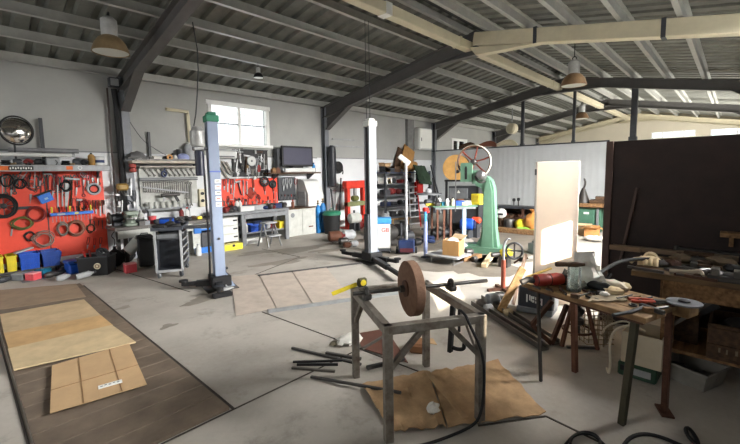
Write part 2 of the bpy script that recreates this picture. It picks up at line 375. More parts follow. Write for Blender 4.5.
# roof deck: trapezoidal ribs running down the slope
def deck(ya, yb):
    za, zb = ztop(ya)+.155, ztop(yb)+.155; prof = []; x = X0-.2; p = .31
    while x < X1+.2:
        prof += [(x, 0), (x+.17, 0), (x+.20, .055), (x+.28, .055)]; x += p
    n = len(prof); vs = [(a, ya, za+h) for a, h in prof] + [(a, yb, zb+h) for a, h in prof]
    return vs, [(i, i+1, n+i+1, n+i) for i in range(n-1)]
mb = MB(); mb.add(*deck(YW+.3, YRDG)); n0 = len(mb.v); mb.add(*deck(YRDG, YR-.3)); struct('ceiling', mb, deckm)
struct('roof_ridge_gap_strip', MB().box(((X0+X1)/2, YRDG, ztop(YRDG)+.135), (X1-X0, .3, .02)), mat('ridge_shadow_gap', (52, 54, 54), .7))  # dark strip coloured as the shaded gap between the ridge purlins
PY_ = [YW-.12] + [YRDG+.22+(YW-.95-YRDG-.22)*i/5 for i in range(6)] + [YRDG-.22-(YRDG-.22-YR-.15)*i/6 for i in range(7)]
for y in PY_:
    z = ztop(y); m = MB(); L = X1-X0
    m.box(((X0+X1)/2, y, z+.075), (L, .012, .15)); m.box(((X0+X1)/2, y-.03 if y > YRDG else y+.03, z+.004), (L, .07, .01)); m.box(((X0+X1)/2, y+.03 if y > YRDG else y-.03, z+.146), (L, .07, .01))
    struct('roof_purlin', m, purm)
FX = [-2.9, 2.33, 7.35, 12.88, 18.0, 23.6]
def ibeam(m, p, q, w, h, n=V((0, 0, 1)), tf=.016):
    """I section from p to q, p and q on the top face"""
    p = V(p); q = V(q); fr = frame(p, q-p, n); L = (q-p).length; o = m.M; m.M = o @ fr
    m.box((L/2, 0, -tf/2), (L, w, tf)); m.box((L/2, 0, -h+tf/2), (L, w, tf)); m.box((L/2, 0, -h/2), (L, .012, h)); m.M = o
for k, x in enumerate(FX):
    # columns
    for side, y, s in (('a', YW-.185, -1), ('b', YR+.02, 1)):
        if s == 1 and k == 1: continue
        if s == 1 and 5 < x < 10.8: pass
        c = MB(); h = ztop(YW-.2 if s < 0 else YR+.2)
        for yy in (y+.006, y+.154): c.box((x, yy, h/2), (.14, .012, h))
        c.box((x, y+.08, h/2), (.012, .15, h)); c.box((x, y+.08, .01), (.22, .22, .02))
        struct('steel_column', c, colm)
    for s in (1, -1):
        ye = YW-.02 if s > 0 else YR+.02
        m = MB(); hh = .30 if k == 2 else .26
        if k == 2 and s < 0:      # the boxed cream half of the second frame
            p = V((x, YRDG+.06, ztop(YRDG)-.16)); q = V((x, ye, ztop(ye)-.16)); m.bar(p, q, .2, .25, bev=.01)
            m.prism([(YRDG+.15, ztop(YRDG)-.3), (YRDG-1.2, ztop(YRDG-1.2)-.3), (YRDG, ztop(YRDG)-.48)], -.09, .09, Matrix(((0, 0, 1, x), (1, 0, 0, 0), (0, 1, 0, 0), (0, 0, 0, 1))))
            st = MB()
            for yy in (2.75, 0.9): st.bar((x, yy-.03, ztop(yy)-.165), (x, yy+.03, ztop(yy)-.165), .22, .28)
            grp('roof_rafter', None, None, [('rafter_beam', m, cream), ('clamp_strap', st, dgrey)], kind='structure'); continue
        ibeam(m, (x, ye, ztop(ye)), (x, YRDG, ztop(YRDG)), .16, hh)
        yk = ye - s*1.15    # knee haunch
        T = Matrix(((0, 0, 1, x), (1, 0, 0, 0), (0, 1, 0, 0), (0, 0, 0, 1)))
        b0 = (ye-s*.2, ztop(ye)-.62); b1 = (yk, ztop(yk)-hh+.01)
        m.prism([(ye-s*.2, ztop(ye)-hh), (ye-s*.2, ztop(ye)-.62), b1], -.006, .006, T)
        m.bar((x, b0[0], b0[1]), (x, b1[0], b1[1]), .16, .016)
        yr = YRDG + s*.9     # ridge haunch
        m.prism([(YRDG, ztop(YRDG)-hh), (YRDG, ztop(YRDG)-hh-.16), (yr, ztop(yr)-hh)], -.006, .006, T)
        m.bar((x, YRDG, ztop(YRDG)-hh-.16), (x, yr, ztop(yr)-hh), .16, .016)
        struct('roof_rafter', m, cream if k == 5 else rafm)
# long cream trunking slung under the ridge
tk = MB().box(((X0+X1)/2, 4.1, 4.1), (X1-X0-.1, .17, .17), bev=.012)
tape = MB(); a = wy(385, 6, 4.1); tape.box((a.x, 4.1, 4.1), (.14, .185, .185))

grp('cable_trunking', 'long cream square trunking slung under the roof ridge with a strip of white tape', 'trunking', [('trunking_body', tk, cream), ('tape_wrap', tape, offw)] + [('joint_collar', MB().box((x, 4.1, 4.1), (.06, .19, .19), bev=.005), cream) for x in (6.9, 12.1, 17.4)])
# partition of white sheet across the shed at the third frame, with posts up to the rafter
mb = MB(); prof = []; y = 2.72
while y < YW-.26: prof += [(y, 0), (y+.02, -.004), (y+.05, -.004), (y+.07, 0)]; y += .18
n = len(prof); mb.add([(12.86+h, a, 0) for a, h in prof] + [(12.86+h, a, 2.39) for a, h in prof], [(i, i+1, n+i+1, n+i) for i in range(n-1)])
struct('wall_partition', mb, panm)
struct('trim_1', MB().box((12.88, (YW+2.7)/2, 2.41), (.08, YW-2.7, .04)).box((12.87, 2.72, 1.2), (.06, .05, 2.4)), dgrey)
for px, y0, w in ((522, 97, .05), (632.5, 83, .075), (573, 100, .04)):
    a = wx(px, 142, 12.95); struct('partition_post', MB().box((12.98, a.y, (2.39+ztop(a.y))/2), (w*1.6, w*1.9, ztop(a.y)-2.39)).box((12.98, a.y, 2.44), (w*2, w*2.6, .1)), dgrey)
# rusty dark sheet wall behind the right-hand bench
dm = mat('dark_rusty_sheet', (48, 34, 30), .65, .1, var=.35, scale=5, dirt=(36, 27, 25))
mb = MB().box((4.63, (YR+.985)/2, .94), (.05, .985-YR, 1.88))
struct('wall_dark_sheet', mb, dm)
mb = MB().box((4.59, .955, .94), (.03, .06, 1.88)); a = wx(637, 188, 4.585); b = wx(620, 262, 4.585); mb.bar(a, b, .02, .05, V((1, 0, 0)))
struct('trim_2', mb, mat('dark_sheet_edge', (84, 64, 56), .6))
a = wx(724, 234, 4.55); one('wall_bracket_shelf', 'short brown wooden ledge fixed high on the dark sheet wall', 'ledge', MB().box((4.54, a.y-.35, a.z), (.13, .75, .04), bev=.004).box((4.585, a.y-.05, a.z-.06), (.03, .03, .1)), oldwood)
# conduit line and pilaster on the tool wall
struct('trim_3', MB().box((9.6, YW-.012, 2.06), (4.4, .024, .02)).box((6.3, YW-.012, 2.05), (1.6, .024, .02)).box((1.0, YW-.012, 2.07), (2.4, .024, .02)), grey)
struct('trim_4', MB().box((11.38, YW-.06, 1.75), (.36, .12, 3.5)), mat('grey_render', (128, 128, 126), .8))
for px, x0, x1, z in ((300, 7.7, 8.6, 2.62), (300, 7.55, 9.0, 2.42)): struct('trim_5', MB().box(((x0+x1)/2, YW-.02, z), (x1-x0, .04, .035)), lgrey)
# floor joints, channels, stains and patches that dim the floor
jm = mat('floor_joint', (70, 64, 58), .9)
def strip(pts, w, name, m=jm, h=.004):
    mb = MB()
    for p, q in zip(pts, pts[1:]):
        p = V(p); q = V(q); mb.bar(V((p.x, p.y, h/2)), V((q.x, q.y, h/2)), w, h)
    return struct(name, mb, m)
strip([wz(262, 312), wz(335, 339), wz(362, 350), wz(430, 376)], .012, 'trim_6')
strip([wz(478, 426), wz(546, 416.5), wz(572, 429), wz(640, 462)], .014, 'trim_7')
strip([wz(112, 268), wz(190, 292)], .012, 'trim_8'); strip([wz(216, 290), wz(300, 257), wz(262, 249)], .012, 'trim_9')
strip([(1.18, 2.42, 0), (1.18, 7.0, 0)], .02, 'trim_10', mat('pit_angle_iron', (64, 58, 54), .7)); strip([(.17, 1.9, 0), (.17, 5.7, 0)], .014, 'trim_11', MATS['pit_angle_iron'])
def floor_patch(px, py, rx_, ry_, rot, seed, m):
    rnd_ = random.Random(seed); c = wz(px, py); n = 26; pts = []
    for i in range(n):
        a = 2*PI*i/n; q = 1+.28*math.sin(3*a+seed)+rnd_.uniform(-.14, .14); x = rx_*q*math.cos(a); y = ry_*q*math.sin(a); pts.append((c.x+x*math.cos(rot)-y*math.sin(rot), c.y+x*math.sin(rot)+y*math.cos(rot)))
    struct('floor_stain_dim', MB().prism(pts, .0005, .0015+.0004*(seed % 4)), m)
strip([(.19, 2.425, 0), (2.75, 2.425, 0)], .012, 'trim_12')
oil = mat('oil_stain', (116, 109, 99), .5, var=.3, scale=5, dirt=(142, 135, 125)); dim_floor = mat('dimmed_floor', (98, 91, 82), .6, var=.3, scale=4, dirt=(128, 121, 111)); oil2 = mat('old_stain', (128, 121, 111), .6, var=.2, scale=6, dirt=(152, 146, 136))
for k, (px, py, rx_, ry_, rot) in enumerate(((300, 249, .75, .28, -.15), (262, 252, .5, .16, -.2), (214, 296, .42, .13, .1), (168, 326, .09, .055, .3), (122, 308, .10, .05, .2), (282, 262, .5, .18, -.1), (330, 250, .5, .16, -.2), (470, 262, 1.1, .75, .3), (520, 240, 1.9, .9, .5), (410, 248, 1.2, .6, -.2), (440, 236, 1.5, .8, 0), (500, 258, .8, .4, -.5), (395, 236, 1.2, .5, .1))): floor_patch(px, py, rx_, ry_, rot, k+1, oil if k in (0, 2, 3) else dim_floor if k > 6 else oil2)  # the later, larger patches paint the over-lit floor darker beyond the lift
# ---------------------------------------------------------------- light
w = bpy.data.worlds.new('daylight'); bpy.context.scene.world = w; w.use_nodes = True
bg = w.node_tree.nodes['Background']; bg.inputs[0].default_value = (.90, .95, 1.0, 1); bg.inputs[1].default_value = WORLD
def area(name, loc, sx, sy, direction, power, colr=(1, 1, 1)):
    l = bpy.data.lights.new(name, 'AREA'); l.shape = 'RECTANGLE'; l.size = sx; l.size_y = sy; l.energy = power; l.color = colr
    o = bpy.data.objects.new(name, l); col.objects.link(o); o.location = loc; o.rotation_euler = V(direction).to_track_quat('-Z', 'Y').to_euler(); return o
o_ = area('sky_fill_right', (7.2, YR-2.45, 4.3), 6.2, 3.0, (0, .74, -.67), P_D1, (1.0, .98, .95))  # added lamp standing in for sky above an unseen high opening
area('floor_fill_high', (2.9, -5.4, 4.7), 6.4, 2.4, (0, .9, -.43), P_D3, (1.0, .98, .95))  # added lamp outside the made-up high opening, brightens the floor
o_ = area('daylight_near_door', (X0-1.5, (D2[0]+D2[1])/2, 2.8), 5.0, 2.6, (.75, 0, -.66), P_D2, (1.0, .985, .96))
area('daylight_window_1', ((W1[0]+W1[1])/2, YW+.14, (W1[2]+W1[3])/2), 1.4, .9, (0, -1, 0), P_W1, (.95, .97, 1))
area('far_roof_fill', (18.8, YR+.75, 1.3), 8.5, 1.6, (.25, .72, .65), P_FB, (1.0, .97, .9))  # added lamp inside the far bay, aimed up to brighten the roof
sl = bpy.data.lights.new('sun', 'SUN'); sl.energy = P_SUN; sl.angle = R(.6); sl.color = (1.0, .86, .66)
so = bpy.data.objects.new('sun', sl); col.objects.link(so); so.rotation_euler = V((.75, .66, -.28)).to_track_quat('-Z', 'Y').to_euler()
sc = bpy.context.scene; sc.view_settings.view_transform = 'Standard'; sc.view_settings.look = 'None'; sc.view_settings.gamma = 1; sc.view_settings.exposure = EXPO
sc.view_settings.use_curve_mapping = False
# ---------------------------------------------------------------- small makers
def seg(p, q, face=V((0, -1, 0))):
    """local frame: x from p to q, z out of the face; returns matrix and length"""
    p = V(p); q = V(q); return frame(p, q-p, face), (q-p).length
def wrench(mb, p, q, w=.012, face=V((0, -1, 0))):
    M, L = seg(p, q, face); o = mb.M; mb.M = M; t = w*.5
    mb.box((L/2, 0, t/2), (L-w*3, w, t)); mb.ring((w*1.1, 0, t/2), w*.95, w*.36, (0, 0, 1), 10, 5)
    mb.prism([(L-w*2.2, -w*.6), (L-w*1.2, -w*1.3), (L, -w*1.1), (L-w*.1, -w*.5), (L-w*1.1, -w*.4), (L-w*1.1, w*.4), (L-w*.1, w*.5), (L, w*1.1), (L-w*1.2, w*1.3), (L-w*2.2, w*.6)], 0, t); mb.M = o; return mb
def tool(kind, p, q, hm, bm_=None, w=.03, face=V((0, -1, 0))):
    """parts of a hand tool laid from p (working end) to q (handle end)"""
    M, L = seg(p, q, face); h = MB(M); b = MB(M); bm_ = bm_ or steel
    if kind == 'screwdriver':
        b.cyl((0, 0, w*.5), (L*.6, 0, w*.5), w*.16, n=6); h.lathe([(w*.2, 0), (w*.42, L*.04), (w*.34, L*.14), (w*.48, L*.2), (w*.46, L*.36), (w*.3, L*.4)], (L*.6, 0, w*.5), (1, 0, 0), 8); return [('blade', b, bm_), ('handle', h, hm)]
    if kind == 'hammer':
        b.box((w*.5, 0, w*.6), (w, L*.42, w), bev=w*.15); h.tube([(w*.5, 0, w*.6), (L*.5, 0, w*.6), (L*.8, 0, w*.6), (L, 0, w*.6)], w*.34, 7); return [('hammer_head', b, bm_), ('handle', h, hm)]
    if kind == 'pliers':
        b.prism([(0, -w*.15), (L*.28, -w*.4), (L*.36, -w*.3), (L*.36, w*.3), (L*.28, w*.4), (0, w*.15)], 0, w*.4)
        for s in (1, -1): h.tube([(L*.33, s*w*.12, w*.2), (L*.5, s*w*.55, w*.2), (L*.75, s*w*.6, w*.2), (L, s*w*.4, w*.2)], w*.2, 6, smooth=1)
        return [('jaw', b, bm_), ('grip', h, hm)]
    if kind == 'saw':
        b.prism([(0, -w*.5), (L*.75, -w*1.2), (L*.75, w*.9), (0, w*.4)], 0, .003); h.ring((L*.86, 0, w*.2), w*1.0, w*.35, (0, 0, 1), 12, 6, 1.2); return [('blade', b, bm_), ('handle', h, hm)]
    if kind == 'clamp':
        b.bar((0, 0, w*.3), (L, 0, w*.3), w*.4, w*.2); b.bar((w*.2, 0, w*.3), (w*.2, w*2, w*.3), w*.3, w*.4); b.bar((L*.5, 0, w*.3), (L*.5, w*2, w*.3), w*.3, w*.4)
        h.cyl((L*.5, w*1.8, w*.3), (L*.95, w*1.8, w*.3), w*.3, n=7); return [('clamp_bar', b, bm_), ('handle', h, hm)]
    if kind == 'file':
        b.box((L*.33, 0, w*.25), (L*.66, w*.6, w*.25)); h.lathe([(w*.2, 0), (w*.4, L*.08), (w*.42, L*.28), (w*.2, L*.34)], (L*.66, 0, w*.3), (1, 0, 0), 8); return [('blade', b, bm_), ('handle', h, hm)]
    if kind == 'snips':
        for s in (1, -1): b.prism([(0, s*w*.1), (L*.4, s*w*.5), (L*.42, 0)], 0, w*.3); h.ring((L*.72, s*w*.5, w*.2), L*.2, w*.16, (0, 0, 1), 10, 5, .5)
        return [('blade', b, bm_), ('grip', h, hm)]
def hang(kind, x0, y0, x1, y1, Y, hm, label, cat, group=None, bm_=None, w=.03, name=None):
    return grp(name or kind, label, cat, tool(kind, wy(x0, y0, Y), wy(x1, y1, Y), hm, bm_, w), group)
def coil(name, label, cat, x, y, Y, rr, m, turns=3, r=.008, sq=1.0, wob=.05, group=None, core=None):
    c = wy(x, y, Y); mb = MB()
    for i in range(turns): mb.ring(c + V((random.uniform(-.01, .01), -.015*i, random.uniform(-.01, .01))), rr*(1-.07*i), r, (random.uniform(-.06, .06), -1, random.uniform(-.06, .06)), 26, 6, sq, wob)
    if core:
        return grp(name, label, cat, [('loops', mb, m)] + core(c), group)
    return one(name, label, cat, mb, m, group)
def crate(name, label, cat, M, d, m, group=None, inner=None):
    """stacking bin with slatted front: body + rim"""
    b = MB(M); b.tray((0, 0, 0), d, .008, .93); rim = MB(M)
    x, y, h = d
    for s in (1, -1): rim.box((0, s*y/2, h-.01), (x+.016, .014, .024)); rim.box((s*x/2, 0, h-.01), (.014, y, .024))
    for i in range(5): rim.box((-x*.4+x*.2*i, -y*.487, h*.5), (.01, .012, h*.85))
    rim.box((0, -y*.487, h*.35), (x*.93, .012, .012)); rim.box((0, -y*.49, h*.66), (x*.93, .012, .012))
    return grp(name, label, cat, [('bin_body', b, m), ('rim', rim, m)], group)
def bottle(mb, cap, M, r, h):
    mb.M = M; mb.lathe([(r*.95, 0), (r, .01), (r, h*.66), (r*.5, h*.8), (r*.38, h*.84), (r*.38, h*.9)], n=12); cap.M = M; cap.lathe([(r*.46, h*.89), (r*.46, h), (r*.4, h*1.01)], n=10)
def carton(mb, M, d, flaps=True):
    mb.M = M; mb.tray((0, 0, 0), d, .006, 1.0); x, y, h = d
    if flaps:
        for s in (1, -1):
            mb.bar((s*x/2, 0, h), (s*(x/2+y*.28), 0, h+.3*y*.2), y*.96, .005); mb.bar((0, s*y/2, h), (0, s*(y/2+y*.2), h-.12*y), x*.96, .005, V((0, 0, 1)))
    return mb
# ---------------------------------------------------------------- A: red tool board on the far left
YB = 8.66
b = MB().box((1.0, 8.70, 1.02), (1.80, .06, 1.62), bev=.004); holes = MB()
sb = MB().box((1.05, 8.665, 1.03), (.02, .012, 1.5)).box((1.55, 8.665, .96), (.02, .012, 1.0)); rl = MB(); a = wy(22, 208, YB); rl.box((a.x, YB-.004, a.z), (.26, .018, .05), bev=.004)
grp('tool_board', 'large red steel tool board on the wall left of the vise bench', 'tool board', [('board_panel', b, mat('red_board', (226, 74, 52), .45, var=.12, scale=3)), ('panel_seam', MB().box((1.05, 8.666, 1.03), (.014, .012, 1.5)), dgrey), ('hanging_rail', rl, dgrey, 'dark grey mounting rail')])
# shelf over the board
sh = MB().box((.95, 8.52, 1.80), (2.0, .4, .025), bev=.004); fr_ = MB().box((.95, 8.31, 1.765), (2.0, .03, .105), bev=.008)
st1 = MB(); st2 = MB()
a = wy(3, 168, 8.29); st1.box((a.x, 8.293, 1.765), (.16, .006, .07)); st4 = MB(); a = wy(69.5, 167, 8.29); st4.box((a.x, 8.293, 1.768), (.09, .006, .06))
a = wy(21, 168, 8.29); st2.box((a.x, 8.293, 1.765), (.30, .006, .06)); lt = MB()
for i in range(9): lt.box((a.x-.125+i*.031, 8.289, 1.765+(.004 if i % 2 else -.003)), (.018, .004, .030))
st3 = MB(); a = wy(80, 167.5, 8.29); st3.ring((a.x, 8.293, 1.77), .028, .004, (0, -1, 0), 14, 5)
grp('wall_shelf', 'pale metal shelf with orange and black stickers above the left red tool board', 'shelf', [('shelf_board', sh, grey), ('front_rail', fr_, lgrey, [('orange_sticker', st1, orange), ('orange_sticker', st4, orange), ('black_label', st2, black, [('lettering', lt, offw)]), ('round_sticker', st3, offw)])] + [('bracket', MB().prism([(8.7, 1.785), (8.36, 1.785), (8.7, 1.55)], x-.01, x+.01, Matrix(((0, 0, 1, 0), (1, 0, 0, 0), (0, 1, 0, 0), (0, 0, 0, 1)))), dgrey) for x in (.3, 1.82)])
def onshelf(px, Y=8.45): return wy(px, 160, Y).x
zS = 1.8125
# long tubes lie on blocks
def y_at(px, py, Y): return wy(px, py, Y)
t = MB(); a = wy(-6, 152, 8.40); b = wy(72, 151, 8.40); t.cyl((a.x, 8.40, 1.985), (b.x, 8.40, 1.985), .032, n=14); e = MB().lathe([(.034, 0), (.034, .03), (.02, .045)], (b.x-.01, 8.40, 1.985), (1, 0, 0), 14)
grp('plastic_pipe', 'thick white pipe lying along the front of the crowded left shelf', 'pipe', [('tube', t, white), ('end_cap', e, lgrey)])
t = MB(); a = wy(8, 146, 8.58); b = wy(78, 143.5, 8.58); t.cyl((a.x, 8.60, 2.07), (b.x, 8.60, 2.07), .04, n=14)
one('metal_duct', 'thick grey duct lying behind the white pipe on the left shelf', 'duct', t, mat('duct_grey', (128, 128, 130), .5))
t = MB(); a = wy(40, 118, 8.66); b = wy(42.5, 142, 8.66); t.bar((a.x, 8.66, a.z), (b.x, 8.66, 1.82), .05, .04, V((0, -1, 0)), .004)
one('angle_bar', 'dark upright bar standing against the wall beside the round mirror', 'bar', t, dgrey)
# round convex mirror
c = wy(16.5, 130.5, 8.34); rim = MB(); rim.ring(c, .205, .014, (.15, -1, .05), 36, 8, 1.08); face = MB(); face.lathe([(.2, 0), (.17, .022), (.11, .04), (.05, .05), (.001, .052)], c + V((0, .01, 0)), (.15, -1, .05), 32, False)
back = MB(); back.lathe([(.2, 0), (.17, -.04), (.06, -.07), (.02, -.075)], c + V((0, .012, 0)), (.15, -1, .05), 24, False)
arm = MB().tube([c + V((-.02, .08, 0)), c + V((-.03, .10, -.05)), (c.x-.03, 8.47, c.z-.2), (c.x-.03, 8.47, 1.82)], .014, 8)
grp('convex_mirror', 'round mirror with dark rim standing on the shelf at the far left', 'mirror', [('mirror_face', face, mat('mirror_silver', (205, 200, 195), .12, 1.0, var=.03)), ('rim', rim, black), ('mirror_back', back, dgrey), ('stand', arm, dgrey)])
# clutter on the shelf
def cl(name, label, cat, mb, m, g=None): return one(name, label, cat, mb, m, g)
x = onshelf(52); grp('junction_box', 'pale grey box with a cable among dark clutter on the left shelf', 'box', [('box_body', MB().box((x, 8.42, zS+.06), (.18, .13, .12), bev=.012), lgrey), ('cable', MB().tube([(x+.03, 8.35, zS+.09), (x+.06, 8.33, zS+.05), (x+.03, 8.335, zS+.01)], .005, 6, smooth=2), black)])
x = onshelf(91.5); grp('spray_can', 'ochre can near the right end of the left shelf', 'can', [('can_body', MB().lathe([(.05, 0), (.053, .01), (.053, .17), (.03, .2)], (x, 8.45, zS), n=16), mat('ochre', (150, 112, 48), .5)), ('nozzle', MB().lathe([(.02, .2), (.018, .225)], (x, 8.45, zS), n=10), black)])
x = onshelf(99.5); grp('paint_tin', 'white tin with a blue band at the right end of the left shelf', 'tin', [('tin_body', MB().lathe([(.075, 0), (.075, .15)], (x, 8.46, zS), n=18), white), ('lid', MB().lathe([(.079, .15), (.079, .165), (.06, .165)], (x, 8.46, zS), n=18), lgrey), ('band', MB().lathe([(.0765, .05), (.0765, .1)], (x, 8.46, zS), n=18, cap=False), dblue)])
for i, (px, m, k, lb) in enumerate([(6, black, 0, 'black hose nozzle at the left end of the shelf under the white pipe'), (17, dgrey, 1, 'dark grey pump head beside the nozzle under the white pipe'), (28, dred, 2, 'dark red trigger grip under the white pipe on the shelf'), (38, black, 1, 'black motor casing left of the pale junction box'), (66, black, 0, 'black coiled strap right of the pale junction box'), (76, dgrey, 1, 'dark grey casing under the end of the white pipe'), (84, blackr, 2, 'black rubber boot left of the ochre can')]):
    x = onshelf(px, 8.4); m1 = MB(); m2 = MB()
    if k == 0:
        for j in range(3): m1.ring((x, 8.44, zS+.018+.026*j), .06-.004*j, .013, (0, 0, 1), 16, 6, .8, .06)
        m2.cyl((x+.05, 8.40, zS+.02), (x+.11, 8.36, zS+.03), .014, n=8); grp('hose_coil' if i else 'hose_nozzle', lb, 'hose', [('loops', m1, m), ('end_fitting', m2, brass)])
    elif k == 1:
        m1.lathe([(.04, 0), (.055, .02), (.055, .09), (.03, .11)], (x-.05, 8.42, zS+.055), (1, 0, 0), 12); m2.box((x, 8.42, zS+.012), (.12, .09, .024), bev=.004); grp('motor_casing', lb, 'motor', [('casing', m1, m), ('foot', m2, dsteel)])
    else:
        m1.tube([(x-.05, 8.42, zS+.04), (x, 8.42, zS+.09), (x+.06, 8.41, zS+.05)], .03, 8, smooth=2); m2.box((x, 8.42, zS+.015), (.07, .06, .03), bev=.008); grp('trigger_grip', lb, 'grip', [('grip_body', m1, m), ('foot', m2, black)])
# hanging things on the red board (pixel position, then true distance on the board)
def spokes(c): 
    h = MB()
    for i in range(4): a = PI*i/4; h.bar(c+V((-.15*math.cos(a), -.02, -.15*math.sin(a))), c+V((.15*math.cos(a), -.02, .15*math.sin(a))), .012, .01, V((0, -1, 0)))
    k = MB().lathe([(.045, -.01), (.045, .05), (.03, .06)], c, (0, -1, 0), 12); return [('reel_spokes', h, dgrey), ('reel_hub', k, black)]
coil('cable_reel', 'black cable wound on a spoked reel at the left edge of the red board', 'cable reel', 3.5, 206, 8.56, .17, blackr, 4, .016, 1.1, .02, core=spokes)
coil('hose_coil', 'dark red coiled hose below the blue square box on the red board', 'hose', 36.5, 214, 8.62, .125, dred, 3, .012, 1.0, .04)
coil('hose_coil', 'olive green coil with a dark ring at the lower left of the red board', 'hose', 22, 223, 8.62, .14, olive, 4, .011, .72, .06)
coil('wire_coil', 'tangled grey wire coil hanging low on the red board above the blue crates', 'wire', 43.5, 239, 8.60, .15, mat('wire_grey', (140, 126, 116), .5, .3), 6, .007, .9, .1)
coil('hose_coil', 'large copper brown hose coil right of the tangled wire on the red board', 'hose', 75.5, 228, 8.62, .13, copper, 4, .013, 1.05, .03)
coil('hose_coil', 'small grey coil overlapping the left of the copper brown coil', 'hose', 62.5, 229, 8.61, .075, mat('coil_grey', (120, 112, 104), .6), 3, .012, 1.5, .08)
coil('strap_ring', 'loose black cable loop hanging at the left below the shelf', 'cable', 7, 180, 8.65, .08, blackr, 2, .009, 1.3, .1)
c = wy(94, 189, 8.65); grp('tape_roll', 'round white roll hanging at the upper right of the red board', 'roll', [('tape', MB().ring(c, .095, .018, (0, -1, 0), 24, 8), lgrey), ('core_ring', MB().ring(c, .07, .014, (0, -1, 0), 20, 6), black)])
c = wy(45.5, 198, 8.58); Mx = Matrix.Translation(c) @ Matrix.Rotation(R(-22), 4, 'Y')
grp('plastic_case', 'tilted bright blue square case in the middle of the red board', 'case', [('case_body', MB(Mx).box((0, 0, 0), (.185, .09, .145), bev=.01), mat('bright_blue', (60, 122, 215), .4)), ('latch', MB(Mx).box((0, -.048, -.01), (.05, .012, .035), bev=.004), mat('pale_latch', (150, 185, 220), .4)), ('strap', MB(Mx).box((-.0, 0, .085), (.26, .05, .03), bev=.006), black)])
a = wy(50, 215, 8.6); b = wy(93, 211.5, 8.6)
rb = MB().box(((a.x+b.x)/2, 8.60, (a.z+b.z)/2), (b.x-a.x, .09, .05), bev=.004); lb_ = MB(); z0 = (a.z+b.z)/2
lb_.box(((a.x+b.x)/2-.16, 8.553, z0), (.11, .006, .03)); lb2 = MB().box(((a.x+b.x)/2+.06, 8.553, z0), (.06, .006, .025))
grp('tool_rail', 'long blue holder rail with pale labels across the red board', 'tool holder', [('rail_body', rb, mat('rail_blue', (50, 110, 200), .4)), ('label_plate', lb_, lgrey), ('label_plate', lb2, yellow)])
hc = [yellow, orange, black, red, black, yellow, dred, black, orange, black, red, yellow]
for i in range(12):
    x = a.x+.03+(b.x-a.x-.06)*i/11
    h = MB().lathe([(.008, 0), (.013, .015), (.011, .045), (.014, .06), (.013, .09), (.006, .1)], (x, 8.60, z0+.03), n=8); s = MB().cyl((x, 8.60, z0-.14), (x, 8.60, z0+.03), .005, n=6)
    grp('screwdriver', 'screwdriver standing upright in the blue holder rail on the red board', 'screwdriver', [('handle', h, hc[i]), ('blade', s, steel)], 'screwdrivers in the blue holder rail')
up_ = [('pliers', 52, 200, 55, 174, dred, 'dark red pliers at the left of the upper tool row'), ('file', 58, 208, 57, 173, dred, 'long file with dark red handle right of the blue case'),
 ('file', 62.5, 210, 62, 176, pink, 'file with pale steel blade hanging second from the blue case'), ('saw', 66, 208, 68, 175, dsteel, 'narrow dark saw in the upper tool row'), ('hammer', 72, 178, 71, 206, dkwood, 'hammer with dark wooden shaft in the upper tool row'),
 ('pliers', 76, 196, 78, 172, red, 'red pliers under the shelf left of the long scissors'), ('snips', 83.5, 186, 84.5, 171, lgrey, 'pale scissors hanging left of the white roll'), ('hammer', 79, 199, 80, 211, black, 'short black mallet above the blue rail'),
 ('pliers', 88, 186, 88.5, 171, pink, 'pink gripped pliers above the white roll'), ('pliers', 92.5, 182, 92.5, 170, red, 'red pliers just under the shelf above the white roll'), ('file', 98, 184, 97, 170, dred, 'dark red file right of the white roll'),
 ('pliers', 88, 212, 87, 200, red, 'small red pliers in the lower right tool row'), ('pliers', 92, 213, 92, 201, brown, 'small brown pliers in the lower right tool row'), ('pliers', 96, 214, 96, 201, dred, 'small dark red pliers in the lower right tool row'), ('file', 100.5, 216, 100, 201, oldwood, 'wooden handled file in the lower right tool row'), ('file', 104, 214, 104, 200, dkwood, 'dark handled file at the right edge of the red board'),
 ('clamp', 2.5, 196, 2.5, 174, lgrey, 'pale steel clamp at the far left of the red board'), ('pliers', 11, 196, 12, 178, black, 'open black pliers at the upper left of the red board'), ('clamp', 20, 181, 27, 172, dsteel, 'dark steel clamp below the shelf sticker'),
 ('snips', 30, 204, 32, 180, dsteel, 'dark shears left of the blue case'), ('wrench', 27, 176, 28, 168, steel, ''), ('clamp', 34, 188, 35, 172, black, 'black clamp above the blue case'), ('pliers', 40, 186, 41, 171, dred, 'dark red pliers straight above the blue case'), ('hammer', 47, 173, 48, 189, black, 'black headed mallet between the blue case and the shelf'),
 ('file', 11, 236, 12.5, 225, black, 'short black file at the lower left of the red board')]
for k, x0, y0, x1, y1, m, lb in up_:
    if k == 'wrench': continue
    hang(k, x0, y0, x1, y1, 8.655, m, lb, k if k != 'clamp' else 'clamp', w=.034)
hang('pliers', 87, 249, 89, 237, 8.60, dred, 'dark red tongs above the black tool bag', 'pliers'); hang('pliers', 94, 249, 95, 238, 8.6, red, 'red tongs above the black tool bag', 'pliers'); hang('pliers', 100, 248, 101, 237, 8.6, dred, 'dark red tongs nearest the right edge above the black bag', 'pliers')
